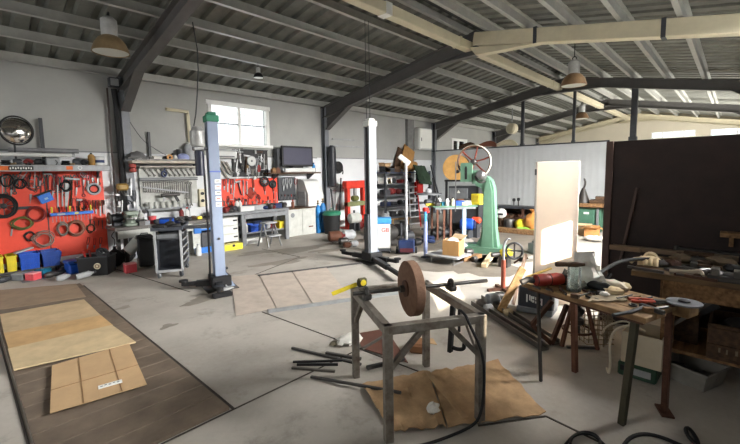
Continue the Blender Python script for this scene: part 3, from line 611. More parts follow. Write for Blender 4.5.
# low bench with crates
lb0 = MB().box((.66, 8.48, .115), (1.0, .34, .03), bev=.004); legs = [('leg', MB().box((x, y, .05), (.05, .05, .1)), dsteel) for x in (.24, 1.1) for y in (8.36, 8.60)]
grp('low_bench', 'low dark bench carrying the yellow and blue crates under the red board', 'bench', [('bench_top', lb0, dsteel)] + legs)
for px0, px1, m, lb in ((-8, 4.5, yellow, 'yellow slatted crate cut by the left edge of the photo'), (6, 18, yellow, 'yellow slatted crate between the cut crate and the blue one'), (19.5, 41.5, blue, 'bright blue slatted crate next to the yellow one'), (42.5, 62, mat('blue_crate', (46, 84, 170), .5), 'duller blue slatted crate at the right end of the crate row')):
    a = wy(px0, 262, 8.26); b = wy(px1, 262, 8.26); crate('storage_crate', lb, 'crate', at((a.x+b.x)/2, 8.46, .13), (b.x-a.x-.02, .30, .25), m)
ps = MB(); a = wy(14, 247, 8.3); b = wy(33, 242, 8.3); ps.bar((a.x, 8.36, .41), (b.x, 8.40, .47), .1, .025, bev=.006); one('metal_sheet', 'pale grey sheet strip lying across the tops of the yellow and blue crates', 'sheet', ps, lgrey)
for px, m, lb in ((23, dgrey, 'dark grey part lying in the bright blue crate'), (31, dred, 'red part sticking out of the bright blue crate'), (36, black, 'black part at the right of the bright blue crate'), (50, dsteel, 'steel part in the duller blue crate'), (57, blue, 'small blue handle sticking out of the duller blue crate')):
    x = wy(px, 252, 8.46).x; mm = MB().lathe([(.02, 0), (.026, .03), (.022, .14), (.014, .20)], (x, 8.47, .145), (.25, -.1, 1), 10); one('machine_part', lb, 'part', mm, m)
# things on the floor in front of the crates
def floorbox(name, label, cat, x0, y1, x1, dpt, h, m, lidm=None, rz=0):
    a = wz(x0, y1); b = wz(x1, y1); c = (a+b)/2; ww = (b-a).length; ang = math.atan2(b.y-a.y, b.x-a.x); M = Matrix.Translation((c.x, c.y, 0)) @ Matrix.Rotation(ang, 4, 'Z') @ Matrix.Translation((0, dpt/2, 0))
    p = [('box_body', MB(M).box((0, 0, h*.42), (ww, dpt, h*.84), bev=.008), m), ('lid', MB(M).box((0, 0, h*.92), (ww*1.03, dpt*1.03, h*.16), bev=.006), lidm or m)]
    return grp(name, label, cat, p)
floorbox('plastic_tub', 'grey tub with pale lid on the floor below the yellow crate', 'tub', 11, 281, 23, .16, .11, grey, lgrey)
floorbox('small_carton', 'pinkish red box on the floor between the grey tub and the teal box', 'box', 25, 281, 34, .15, .12, pink, mat('pale_pink', (240, 160, 160), .6))
floorbox('plastic_box', 'teal box on the floor below the bright blue crate', 'box', 34, 276, 44, .16, .11, teal)
a = wz(22, 283); b = wz(46, 279); one('cardboard_flat', 'flat grey sheet lying beneath the pink and teal boxes', 'sheet', MB().sheet([a+V((0, -.03, .002)), b+V((0, -.03, .002)), b+V((0, .3, .002)), a+V((0, .3, .002))], 4, 3, .004, .003), grey)
a = wz(77, 280); b_ = MB(); c_ = MB(); M = at(a.x, a.y+.02, .045) @ Matrix.Rotation(R(82), 4, 'Y') @ Matrix.Rotation(0, 4, 'Z'); bottle(b_, c_, M, .045, .26)
grp('spray_bottle', 'pale bottle lying on the floor in front of the black tool bag', 'bottle', [('bottle_body', b_, lgrey), ('bottle_cap', c_, dgrey)])
for px, py, m, lb in ((52, 278, dsteel, 'dark steel fitting on the floor below the duller blue crate'), (60, 276, black, 'black fitting on the floor right of the dark steel one'), (67, 272, dgrey, 'dark grey drill body on the floor left of the pale bottle'), (64, 281, lgrey, 'small pale rag on the floor in front of the fittings'), (5, 283, dgrey, 'dark grey block on the floor at the left edge')):
    a = wz(px, py); mm = MB().lathe([(.03, -.09), (.045, -.07), (.05, 0), (.035, .06), (.02, .1)], (a.x, a.y+.06, .05), (1, .4, .05), 10); k = MB().box((a.x-.02, a.y+.05, .04), (.05, .05, .08), bev=.01)
    grp('machine_fitting', lb, 'fitting', [('casing', mm, m), ('bracket', k, m)])
a = wz(80, 273.5); M = at(a.x, a.y+.13, 0, R(8)); grp('drill_case', 'blue power tool case on the floor left of the black tool bag', 'case', [('case_body', MB(M).box((0, 0, .09), (.32, .24, .18), bev=.03), blue), ('case_lid', MB(M).box((0, 0, .20), (.35, .25, .05), bev=.02), mat('case_blue', (50, 100, 190), .5)), ('carry_handle', MB(M).tube([(-.08, -.12, .2), (-.06, -.17, .2), (.06, -.17, .2), (.08, -.12, .2)], .012, 6, smooth=1), black)])
a = wz(85, 276); b = wz(116, 274); cx = (a+b)/2; M = at(cx.x, cx.y+.16, 0, math.atan2(b.y-a.y, b.x-a.x)); ww = (b-a).length
badge = MB(M).lathe([(.05, 0), (.05, .012), (.02, .016)], (ww*.16, -.175, .16), (0, -1, 0), 20); badge2 = MB(M).ring((ww*.16, -.187, .16), .026, .008, (0, -1, 0), 14, 6)
grp('tool_bag', 'black open tool bag with a cream disc badge at the corner of the red board', 'tool bag', [('bag_body', MB(M).tray((0, 0, 0), (ww*.98, .34, .30), .02, .93), black), ('badge', badge, cream, [('badge_ring', badge2, brown)]), ('bag_rim', MB(M).tube([(-ww/2, -.17, .3), (ww/2, -.17, .31), (ww/2, .17, .3), (-ww/2, .17, .29)], .014, 6, True), dgrey)])
for dx, m, lb, kd in ((-.14, red, 'red tool handle sticking out at the left of the black bag', 0), (-.06, dred, 'dark red tool handle sticking out of the black bag', 0), (.03, brown, 'brown tool handle in the middle of the black bag', 0), (.10, dgrey, 'grey tool handle sticking out at the right of the black bag', 0)):
    p = M @ V((dx, .02, .04)); q = M @ V((dx+random.uniform(-.08, .03), .05, .40)); grp('hand_tool', lb, 'hand tool', tool('file', p, q, m, w=.045))
p = M @ V((ww*.2, 0, .33)); one('hose_coil', 'dark hose rolled up on top of the black tool bag', 'hose', MB().ring(p, .08, .022, (.2, -.6, 1), 18, 7).ring(p+V((0, 0, .035)), .075, .022, (.2, -.6, 1), 18, 7), dgrey)
# ---------------------------------------------------------------- B: vise bench, wrench rack, trolley
ZB = .70
def g_(n, lb, c, *parts, group=None): return grp(n, lb, c, list(parts), group)
bt = MB().box((2.78, 8.24, ZB-.03), (1.86, .62, .06), bev=.006)
ap = MB().box((2.55, 7.95, ZB-.13), (1.30, .03, .14))
grp('vise_bench', 'long dark workbench under the spanner rack with a vise at its left end', 'workbench', [('bench_top', bt, mat('bench_dark', (96, 92, 88), .55)), ('apron', ap, dwhite, 'off-white apron under the bench top'), ('back_panel', MB().box((2.78, 8.70, .34), (.55, .02, .60)), dwhite)] + [('leg', MB().bar((x, y, 0), (x, y, ZB-.06), .06, .06, V((0, 1, 0))), dsteel) for x in (2.03, 3.10) for y in (8.02, 8.5)])
# vise
a = wy(131, 219, 8.08); x = a.x; v = MB().box((x, 8.12, ZB+.025), (.2, .2, .05), bev=.01).lathe([(.09, .05), (.075, .09), (.07, .12)], (x, 8.12, ZB), n=16).box((x, 8.14, ZB+.17), (.16, .24, .10), bev=.03).box((x, 8.05, ZB+.245), (.2, .05, .07), bev=.008)
mj = MB().box((x, 7.93, ZB+.17), (.12, .16, .09), bev=.02).box((x, 7.98, ZB+.245), (.2, .04, .07), bev=.008); sc_ = MB().cyl((x, 7.80, ZB+.16), (x, 7.90, ZB+.16), .022); hd = MB().cyl((x-.13, 7.81, ZB+.16), (x+.13, 7.81, ZB+.16), .011).ball((x-.13, 7.81, ZB+.16), .018).ball((x+.13, 7.81, ZB+.16), .018)
vm = mat('vise_green', (118, 128, 116), .45, .2)
grp('bench_vise', 'grey-green bench vise at the left end of the dark workbench', 'vise', [('vise_body', v, vm), ('moving_jaw', mj, vm), ('vise_screw', sc_, steel, [('handle', hd, steel)])])
# bench grinder to the left of the vise, on the bench corner
x = wy(113, 219, 8.15).x+.10; z = ZB
mo = MB().lathe([(.05, -.09), (.07, -.08), (.07, .08), (.05, .09)], (x, 8.32, z+.15), (1, 0, 0), 16); ft = MB().box((x, 8.32, z+.04), (.14, .14, .08), bev=.01)
gp = [('motor', mo, dgrey), ('foot', ft, dgrey)]
for s in (-1, 1): gp.append(('grinding_wheel', MB().lathe([(.085, -.015), (.085, .015)], (x+s*.12, 8.32, z+.15), (1, 0, 0), 20), stone)); gp.append(('wheel_guard', MB().ring((x+s*.12, 8.32, z+.15), .095, .018, (1, 0, 0), 20, 6), dsteel))
grp('bench_grinder', 'dark bench grinder behind the vise', 'grinder', gp)
# thin rod leaning between board and column, cable
a = wy(107, 88, 8.66); b = wy(117, 222, 8.66); one('wall_rod', 'thin dark rod upright against the wall left of the first steel column', 'rod', MB().cyl(a, (a.x*.2+b.x*.8+.0, 8.66, b.z-.0), .016), mat('rod_dark', (66, 54, 50), .6))
c = wy(112.5, 83, 8.45); grp('floodlight', 'small floodlight box fixed high at the top of the first steel column', 'lamp', [('lamp_housing', MB().box((2.16, 8.5, c.z+.02), (.17, .12, .17), bev=.01), dgrey), ('lamp_glass', MB().box((2.16, 8.435, c.z+.02), (.13, .012, .13), bev=.004), lgrey), ('lamp_bracket', MB().box((2.25, 8.6, c.z+.02), (.1, .06, .06)), dgrey)])
one('cable_bundle', 'thick black cable bundle running down beside the first steel column', 'cable', MB().tube([(2.17, 8.56, c.z-.08), (2.2, 8.58, c.z-.4), (2.205, 8.6, 2.2), (2.2, 8.6, 1.0), (2.2, 8.62, ZB+.02)], .05, 8, smooth=2), black)
ab = wy(121, 187, 8.45); g_('pulley_block', 'ochre and brown block hanging at the first column under the thin rod', 'pulley', ('block_body', MB().box((ab.x+.02, 8.45, ab.z), (.19, .12, .13), bev=.03), mat('ochre2', (150, 120, 60), .5)), ('hook', MB().tube([(ab.x, 8.45, ab.z-.06), (ab.x, 8.45, ab.z-.12), (ab.x+.05, 8.45, ab.z-.16), (ab.x+.08, 8.45, ab.z-.12)], .012, 6, smooth=2), dsteel), ('mount', MB().bar((ab.x-.02, 8.5, ab.z+.05), (2.3, 8.56, ab.z+.07), .03, .03), dsteel))
for dz, lb in ((0, 'upper of two red cups hanging right of the first column'), (-.085, 'lower of two red cups hanging right of the first column')):
    c = wy(132.5, 166, 8.45); g_('oil_cup', lb, 'cup', ('cup_body', MB().lathe([(.04, -.035), (.062, -.02), (.062, .03), (.05, .042)], (c.x, 8.45, c.z+dz), n=14), mat('cup_red', (150, 60, 52), .5)), ('hook', MB().tube([(c.x, 8.47, c.z+dz+.03), (c.x, 8.55, c.z+dz+.05), (c.x, 8.7, c.z+dz+.05)], .007, 6), steel))
# wall panel + wrench racks
def rectw(px0, py0, px1, py1, Y):
    a = wy(px0, py0, Y); b = wy(px1, py1, Y); return a.x, b.x, b.z, a.z
xa, xb, za, zb = 2.52, 3.66, 1.0, 1.80
pl = MB().box(((xa+xb)/2, 8.72, (za+zb)/2), (xb-xa, .05, zb-za), bev=.004)
r1 = MB().box(((xa+xb)/2, 8.67, 1.56), (xb-xa, .06, .035)); r2 = MB().box(((xa+xb)/2, 8.67, 1.52), (xb-xa, .05, .02)); r3 = MB().bar((2.5, 8.66, 1.40), (3.45, 8.66, 1.24), .03, .05, V((0, -1, 0)))
grp('spanner_rack', 'white wall panel with two rows of spanners over the dark workbench', 'rack', [('rack_panel', pl, dwhite), ('holder_rail', r1, grey), ('holder_rail', r2, dgrey), ('slanted_bar', r3, lgrey), ('shelf_lip', MB().box(((xa+xb)/2, 8.6, 1.795), (xb-xa+.06, .2, .03)), mat('lip', (176, 172, 162), .6))])
for i in range(10):
    x = 2.62+i*.1; wrench_mb = wrench(MB(), (x, 8.672, 1.755), (x+.09, 8.672, 1.60), .019)
    one('spanner', 'short steel spanner slanting in the upper row of the white rack', 'spanner', wrench_mb, dsteel, 'slanted spanners in the upper row')
for i in range(22):
    x = 2.58+i*.042; L = .22+.004*i+(.1 if i > 18 else 0)
    one('spanner', 'upright steel spanner in the lower row of the white rack', 'spanner', wrench(MB(), (x, 8.668, 1.50), (x, 8.668, 1.50-L), .014), msteel if i % 3 else dsteel, 'upright spanners in the lower row')
for i, (px, w_) in enumerate(((186.5, .012), (190.5, .012))):
    a = wy(px, 182, 8.66); b = wy(px+1, 206, 8.66); one('long_spanner', 'longest spanners hanging at the right end of the lower row', 'spanner', wrench(MB(), a, b, .022), dsteel, 'long spanners at the right end')
c = wy(164, 174, 8.64); one('blue_hook', 'dark blue clamp hanging in the middle of the slanted spanner row', 'clamp', MB().ring(c, .045, .016, (0, -1, .2), 14, 6, 1.2).cyl(c+V((0, 0, .05)), c+V((.03, 0, .12)), .014), dblue)
# shelf over the rack
grp('upper_shelf', 'wooden wall shelf above the spanner rack holding a tarp and helmets', 'shelf', [('shelf_board', MB().box((2.99, 8.52, 1.885), (1.36, .44, .05), bev=.004), mat('shelf_pale', (186, 178, 162), .7)), ('front_lip', MB().box((3.02, 8.29, 1.925), (1.3, .02, .03)), dsteel)] + [('bracket', MB().prism([(8.74, 1.86), (8.36, 1.86), (8.74, 1.84-.03)], x-.012, x+.012, Matrix(((0, 0, 1, 0), (1, 0, 0, 0), (0, 1, 0, 0), (0, 0, 0, 1)))), dgrey) for x in (2.40, 3.62)])
zs = 1.912
def sx(px, Y=8.5): return wy(px, 158, Y).x
one('folded_tarp', 'crumpled grey tarp at the left end of the shelf over the spanner rack', 'tarp', MB().sheet([(sx(126), 8.36, zs+.005), (sx(150), 8.36, zs+.005), (sx(148), 8.66, zs+.02), (sx(128), 8.66, zs+.02)], 8, 5, .02, .06, lambda u, v: .10*math.sin(PI*u)*math.sin(PI*v)+.01, 3), tarp)
one('paper_roll', 'white paper roll lying right of the grey tarp', 'roll', MB().cyl((sx(151), 8.42, zs+.05), (sx(160), 8.48, zs+.045), .045, n=14), cloth)
x = sx(167.5); g_('angle_grinder', 'dark grinder with an orange disc on the shelf over the spanners', 'grinder', ('grinder_body', MB().lathe([(.03, 0), (.05, .04), (.05, .2), (.04, .24)], (x-.02, 8.66, zs+.055), (.2, -1, 0), 12), black), ('disc', MB().lathe([(.065, 0), (.065, .012)], (x, 8.38, zs+.066), (.2, -1, .1), 20), mat('disc_tan', (206, 152, 96), .7)), ('disc_hub', MB().lathe([(.024, .012), (.02, .03)], (x, 8.38, zs+.066), (.2, -1, .1), 12), black), ('side_handle', MB().cyl((x+.02, 8.52, zs+.10), (x+.12, 8.5, zs+.15), .018), black))
x = sx(182); g_('face_visor', 'pale blue visor lying on the shelf in front of the grey canister', 'visor', ('visor_shell', MB().ball((x, 8.45, zs+.07), (.13, .11, .09), 14, 8), purple), ('head_band', MB().ring((x, 8.47, zs+.025), .13, .018, (0, 0, 1), 20, 6, .8), lgrey))
one('crumpled_bag', 'white crumpled bag left of the pale blue visor', 'bag', MB().ball((sx(174.5), 8.48, zs+.06), (.06, .08, .062), 10, 7, .12), cloth)
x = sx(184, 8.6); g_('dark_tin', 'dark tin behind the pale blue visor', 'tin', ('tin_body', MB().lathe([(.07, 0), (.07, .24)], (x-.05, 8.655, zs), n=16), dgrey), ('tin_lid', MB().lathe([(.073, .24), (.073, .25)], (x-.05, 8.655, zs), n=16), dsteel))
x = sx(190, 8.6); g_('white_canister', 'large white canister at the right of the shelf beside the lift motor', 'canister', ('canister_body', MB().lathe([(.10, 0), (.105, .02), (.105, .30), (.07, .36)], (x, 8.6, zs), n=18), lgrey), ('canister_cap', MB().lathe([(.05, .36), (.05, .40)], (x, 8.6, zs), n=12), white))
# white pipe elbow on the wall
a = wy(166, 109, 8.68); b = wy(188, 112, 8.68); c = wy(190.5, 146, 8.68); one('vent_pipe', 'white elbow pipe running along and down the wall above the shelf', 'pipe', MB().tube([a, a.lerp(b, .5), b, V((c.x-.02, 8.68, b.z-.06)), V((c.x, 8.68, c.z-.05)), V((c.x, 8.68, c.z-.19))], .035, 10), cream)
a = wy(148.5, 132, 8.7); b = wy(150, 154, 8.7); one('angle_bar', 'short dark upright bar on the wall above the grey tarp', 'bar', MB().bar(a, (b.x, 8.7, 1.92), .045, .03, V((0, -1, 0))), dgrey)
one('loose_wire', 'thin dark wire sagging from the first column to the shelf', 'wire', MB().tube([wy(130, 122, 8.5), wy(142, 140, 8.55), wy(158, 151, 8.6), wy(166, 155, 8.6)], .006, 5, smooth=2), dgrey)
# clutter on the bench
def bx(px, Y=8.2): return wy(px, 218, Y).x
def bottle_(name, lb, x, y, z, r, h, m, cm, cat='bottle'):
    b_ = MB(); c_ = MB(); bottle(b_, c_, at(x, y, z), r, h); return grp(name, lb, cat, [('bottle_body', b_, m), ('bottle_cap', c_, cm)])
for i, px in enumerate((152, 158, 164, 170, 176, 182)):
    x = bx(px, 8.5); g_('glass_cup', 'white cup in the row of cups along the back of the workbench', 'cup', ('cup_body', MB().lathe([(.035, 0), (.045, .13), (.039, .13), (.03, .01)], (x, 8.52, ZB+.26), n=12), dwhite), group='white cups along the back of the bench')
g_('cup_stand', 'grey metal stand carrying the white cups at the back of the workbench', 'stand', ('stand_top', MB().box((2.98, 8.52, ZB+.24), (.84, .16, .04)), grey), ('foot', MB().box((2.6, 8.52, ZB+.11), (.03, .14, .22)), grey), ('foot', MB().box((3.36, 8.52, ZB+.11), (.03, .14, .22)), grey))
a = wy(171, 196, 8.45); g_('torque_wrench_bar', 'dark pneumatic drill hanging in front of the lower spanner row', 'drill', ('drill_body', MB().cyl((a.x-.17, 8.5, a.z+.02), (a.x+.19, 8.5, a.z+.03), .035, n=12), dsteel), ('grip', MB().bar((a.x+.1, 8.5, a.z), (a.x+.16, 8.5, a.z-.12), .04, .05), black), ('front_handle', MB().bar((a.x-.12, 8.5, a.z), (a.x-.12, 8.5, a.z-.1), .03, .03), lgrey), ('support_hook', MB().bar((a.x, 8.5, a.z+.02), (a.x, 8.68, a.z+.04), .012, .012), steel))
bottle_('oil_bottle', 'white bottle behind the vise on the dark workbench', bx(145), 8.42, ZB, .05, .26, dwhite, lgrey)
bottle_('oil_bottle', 'white bottle with red cap at the right end of the dark workbench', bx(190), 8.33, ZB, .045, .25, white, red)
bottle_('oil_bottle', 'dark red bottle next to the white bottle at the right end of the bench', bx(186), 8.42, ZB, .045, .24, dred, black)
x = bx(152); g_('cleaner_tub', 'pinkish red tub standing in the middle of the dark workbench', 'tub', ('tub_body', MB().lathe([(.06, 0), (.07, .12)], (x, 8.18, ZB), n=16), pink), ('tub_lid', MB().lathe([(.074, .12), (.074, .14), (.05, .145)], (x, 8.18, ZB), n=16), mat('tub_lid', (200, 90, 90), .5)))
for px, y, m, k, lb in ((146, 8.05, grey, 0, 'grey box at the front of the bench left of the red tub'), (158, 8.08, black, 1, 'black drill lying just right of the red tub'), (163, 8.12, red, 0, 'small red box at the middle front of the dark workbench'), (168, 8.05, lgrey, 1, 'pale metal casing in front of the row of cups'), (173, 8.2, dgrey, 1, 'dark grey motor behind the pale casing'), (177, 8.02, dsteel, 1, 'dark steel part at the front right of the row of cups'), (181, 8.15, black, 0, 'black box left of the white bottle with red cap'), (138, 8.2, dgrey, 1, 'dark grey part right of the vise'), (141, 8.02, dsteel, 0, 'dark steel block at the front edge right of the vise')):
    x = bx(px, y)
    if k == 0: g_('parts_box', lb, 'box', ('box_body', MB().tray((x, y, ZB), (.10, .11, .08), .008, .95), m), ('contents', MB().ball((x, y, ZB+.06), (.035, .04, .035), 8, 6, .2), dsteel))
    else: g_('motor_casing', lb, 'motor', ('casing', MB().lathe([(.03, -.06), (.042, -.05), (.042, .03), (.02, .05), (.012, .08)], (x, y, ZB+.045), (1, .5, 0), 12), m), ('foot', MB().box((x, y, ZB+.01), (.05, .06, .02)), dsteel))
x = wy(198, 214, 8.2).x; one('sponge', 'small yellow sponge on the bench just left of the left lift post', 'sponge', MB().box((x, 8.15, ZB+.03), (.10, .07, .06), bev=.012), yellow)
x = wy(203, 214, 8.2).x; one('wire_tangle', 'dark tangle of wire beside the yellow sponge', 'wire', MB().ring((x+.06, 8.2, ZB+.02), .06, .012, (0, 0, 1), 14, 6, .8, .15).ring((x+.06, 8.2, ZB+.04), .05, .01, (.2, .1, 1), 14, 6, .8, .15), black)
a = wy(203.5, 198, 8.6); g_('wall_socket_box', 'cream wall box with two dark sockets left of the left lift post', 'socket box', ('box_body', MB().box((a.x, 8.70, a.z), (.13, .09, .40), bev=.01), cream), ('socket', MB().lathe([(.035, 0), (.035, .03)], (a.x, 8.655, a.z+.10), (0, -1, 0), 14), black), ('socket', MB().lathe([(.035, 0), (.035, .03)], (a.x, 8.655, a.z-.06), (0, -1, 0), 14), black))
# blue and white units at the right end of the bench
xb0 = wy(193, 235, 7.98).x; xb1 = wy(210, 235, 7.98).x
g_('blue_bench_unit', 'blue and white bench cabinet partly behind the left lift post', 'cabinet', ('carcass', MB().box(((xb0+xb1)/2+.06, 8.28, .31), (xb1-xb0+.1, .52, .60)), dwhite), ('drawer', MB().box(((xb0+xb1)/2+.06, 8.0, .50), (xb1-xb0+.06, .03, .16), bev=.008), mat('bench_blue', (42, 116, 200), .45), [('drawer_handle', MB().box(((xb0+xb1)/2+.06, 7.975, .52), (.12, .02, .02)), lgrey)]), ('door', MB().box(((xb0+xb1)/2+.12, 8.0, .30), (xb1-xb0-.1, .03, .36), bev=.008), dgrey, 'dark grey door'), ('plinth', MB().box(((xb0+xb1)/2+.06, 8.0, .06), (xb1-xb0+.06, .04, .12)), MATS['bench_blue']))
a = wz(202, 256); bottle_('white_bottle', 'white plastic bottle standing in front of the blue bench cabinet', a.x-.03, 7.80, 0, .055, .24, white, lgrey)
# things on the floor under the left half of the bench
def fl(px, py): return wz(px, py)
a = fl(133, 265); Mt = Matrix.Translation((a.x, 8.13, .15)) @ Matrix.Rotation(R(28), 4, 'Y') @ Matrix.Rotation(R(20), 4, 'Z')
a2 = wy(133, 247, 7.72)
g_('bucket', 'white bucket tipped on its side under the vise bench', 'bucket', ('bucket_body', MB(Matrix.Translation((a2.x, 7.72, a2.z)) @ Matrix.Rotation(R(50), 4, 'Y')).lathe([(.09, -.12), (.115, .12), (.108, .12), (.083, -.11)], n=20), dwhite), ('bucket_handle', MB(Matrix.Translation((a2.x, 7.72, a2.z)) @ Matrix.Rotation(R(50), 4, 'Y')).tube([(-.115, 0, .11), (-.08, -.08, .16), (0, -.11, .18), (.08, -.08, .16), (.115, 0, .11)], .005, 5, smooth=1), steel))
for px, py, s, lb in ((118, 268, .30, 'black rubbish bag on the floor right of the black tool bag'), (127, 262, .26, 'black holdall behind the tipped white bucket')):
    a = fl(px, py); y_ = min(a.y+.2, 8.35); grp('black_bag', lb, 'bag', [('bag_body', MB().ball((a.x+.02, y_, s*.5), (.14, .16, s*.5), 12, 8, .08), blackr), ('bag_knot', MB().lathe([(.04, 0), (.02, .04), (.035, .07)], (a.x+.02, y_, s*.96), n=8), black)])
a = fl(132, 273); g_('small_carton', 'pinkish red carton on the floor below the tipped bucket', 'box', ('box_body', MB().box((a.x, a.y+.08, .07), (.17, .13, .14), bev=.006), pink), ('lid', MB().box((a.x, a.y+.08, .15), (.175, .135, .02), bev=.004), mat('pale_pink', (240, 160, 160), .6)))
a = fl(143, 268); g_('paint_tin', 'small pale tin on the floor beside the black case', 'tin', ('tin_body', MB().lathe([(.06, 0), (.06, .14)], (a.x, a.y+.08, 0), n=16), mat('tin_beige', (170, 160, 140), .45, .3)), ('lid', MB().lathe([(.064, .14), (.064, .155), (.05, .155)], (a.x, a.y+.08, 0), n=16), steel))
for k, (pts, lb) in enumerate((([wy(118, 228, 8.64), wy(110, 236, 8.64), wy(116, 240, 8.64), wy(112, 252, 8.64)], 'thin black cable hanging under the vise at the left'), ([wy(124, 227, 8.64), wy(119, 234, 8.64), wy(127, 238, 8.64), wy(129, 246, 8.64)], 'thin black cable looping under the middle of the vise'))): one('hanging_cable', lb, 'cable', MB().tube(pts, .008, 6, smooth=2), black)
# tool trolley
A = V((2.02, 6.52, 0)); ex = V((.31, -.17, 0)).normalized(); ang = math.atan2(ex.y, ex.x); W_, D_, H_ = .40, .72, .76
Mt = Matrix.Translation(A) @ Matrix.Rotation(ang, 4, 'Z')        # x along the short front, y back
tg = mat('trolley_grey', (70, 74, 82), .45); fr2 = MB(Mt)
post = [('frame_post', MB(Mt).box((x, y, .10+(H_-.1)/2), (.035, .035, H_-.10), bev=.006), lgrey if y < .1 else grey) for x in (.018, W_-.018) for y in (.018, D_-.018)]
back = MB(Mt).box((W_/2, .30, .42), (W_-.05, .012, .60)); floor_ = MB(Mt).box((W_/2, D_/2, .12), (W_-.03, D_-.03, .02)); mid = MB(Mt).box((W_/2, .15, .62), (W_-.05, .28, .02)); sidep = MB(Mt).box((.01, D_/2, .42), (.008, D_-.06, .6)); bar_ = MB(Mt).box((W_/2, .018, .115), (W_-.04, .035, .035))
top = MB(Mt); top.tray((W_/2, D_/2, H_), (W_+.05, D_+.06, .05), .01, 1.0)
dr = []
for i in range(5):
    z = .20+i*.115; dr.append(('drawer', MB(Mt).box((W_-.02, D_*.5+.0, z), (.03, D_-.09, .10), bev=.006), black, [('drawer_handle', MB(Mt).box((W_+.004, D_*.5, z+.035), (.02, D_-.16, .018), bev=.004), lgrey)]))
cs = []
for x in (.04, W_-.04):
    for y in (.05, D_-.05): cs.append(('caster', MB(Mt).lathe([(.045, -.016), (.05, -.008), (.05, .008), (.045, .016)], (x, y, .05), (.8, .5, 0), 16).box((x, y, .085), (.05, .05, .03)), dgrey if x > .1 else grey))
tray_ = MB(Mt).box((W_+.22, .18, H_+.015), (.40, .30, .03), bev=.008)
grp('tool_trolley', 'grey wheeled tool trolley with an open shelf and black drawers before the bench', 'tool trolley', post + [('back_panel', back, tg), ('bottom_shelf', floor_, tg), ('middle_shelf', mid, dgrey), ('side_panel', sidep, tg), ('bottom_rail', bar_, lgrey), ('top_tray', top, tg), ('side_tray', tray_, dgrey)] + dr + cs)
p = Mt @ V((W_*.5, .15, .645)); one('parts_tray', 'shallow grey tray on the middle shelf of the tool trolley', 'tray', MB(Mt).tray((W_/2, .15, .632), (W_-.08, .22, .06), .008, .95), grey)
for dx, dy, m, k, lb in ((.08, .15, black, 0, 'black power drill lying at the left of the trolley top'), (.2, .3, dsteel, 1, 'dark steel gun on the middle of the trolley top'), (.30, .14, black, 0, 'black cased tool at the right of the trolley top'), (.12, .5, blue, 2, 'blue box at the back of the trolley top'), (.3, .55, dsteel, 1, 'dark steel machine part at the back right of the trolley top')):
    z0 = H_+.012
    if k == 0: g_('power_drill', lb, 'drill', ('drill_body', MB(Mt).lathe([(.02, -.12), (.03, -.1), (.04, .02), (.035, .08)], (dx, dy, z0+.04), (.9, .3, 0), 12), m), ('grip', MB(Mt).box((dx-.01, dy+.08, z0+.03), (.04, .14, .05), bev=.012), m), ('chuck', MB(Mt).cyl((dx-.10, dy-.035, z0+.04), (dx-.15, dy-.05, z0+.04), .014), steel))
    elif k == 1: g_('steel_part', lb, 'part', ('casing', MB(Mt).lathe([(.03, -.1), (.05, -.05), (.05, .05), (.02, .1)], (dx, dy, z0+.05), (.6, -.5, .1), 12), m), ('stub', MB(Mt).cyl((dx, dy, z0+.08), (dx+.02, dy, z0+.14), .02), m))
    else: g_('plastic_box', lb, 'box', ('box_body', MB(Mt).box((dx, dy, z0+.06), (.2, .16, .12), bev=.01), m), ('lid', MB(Mt).box((dx, dy, z0+.13), (.205, .165, .02), bev=.004), dblue))
a = wz(146, 262); ec_ = wy(145, 245, 7.62); Mc = at(ec_.x, 7.62, 0, R(-10)); g_('equipment_case', 'tall black equipment case standing left of the tool trolley', 'case', ('case_body', MB(Mc).box((0, 0, .27), (.24, .26, .50), bev=.02), black), ('case_lid', MB(Mc).box((0, 0, .54), (.25, .27, .05), bev=.015), blackr), ('carry_handle', MB(Mc).tube([(-.06, 0, .56), (-.05, 0, .60), (.05, 0, .60), (.06, 0, .56)], .012, 6), dgrey))
# ---------------------------------------------------------------- two lift posts
ax = V((2.58, -.57, 0)).normalized(); la = math.atan2(ax.y, ax.x)
def lift_post(base, H, capm, op, extras):
    pm_ = bluesteel if op > 0 else mat('post_white', (158, 164, 172), .45, var=.06)
    M = Matrix.Translation(base) @ Matrix.Rotation(la, 4, 'Z'); w, d = (.138 if op > 0 else .15), .165; t = .012
    cm = MB(M)      # C section, open towards the far side; front face towards the photo
    cm.box((0, -d/2+t/2, H/2), (w, t, H), bev=.004); cm.box((0, d/2-t/2, H/2), (w, t, H)); cm.box((-op*(w/2-t/2), 0, H/2), (t, d, H))
    cm.box((op*(w/2-t/2), -d/2+.022, H/2), (t, .03, H)); cm.box((op*(w/2-t/2), d/2-.022, H/2), (t, .03, H)); rail = MB(M).box((op*w*.12, 0, H/2+.02), (w*.5, d-.05, H-.1))  # dark insert stands in for the shade inside the open channel
    cp = MB(M).box((0, 0, H+.035), (w+.035, d+.035, .09), bev=.01).box((0, 0, H+.10), (w-.02, d-.02, .05), bev=.015)
    bp = MB(M).box((0, .0, .008), (.42, .44, .016))
    gs = [('gusset', MB(M).prism([(0, 0), (.12, 0), (0, .22)], -.006, .006, Matrix(((1, 0, 0, w/2), (0, 0, 1, sy), (0, 1, 0, .016), (0, 0, 0, 1)))), bluesteel) for sy in (-.09, .09)]
    return M, [('column', cm, pm_), ('shade_insert', rail, mat('channel_shade', (58, 58, 60), .5)), ('post_cap', cp, capm), ('base_plate', bp, dsteel)] + gs + extras(M)
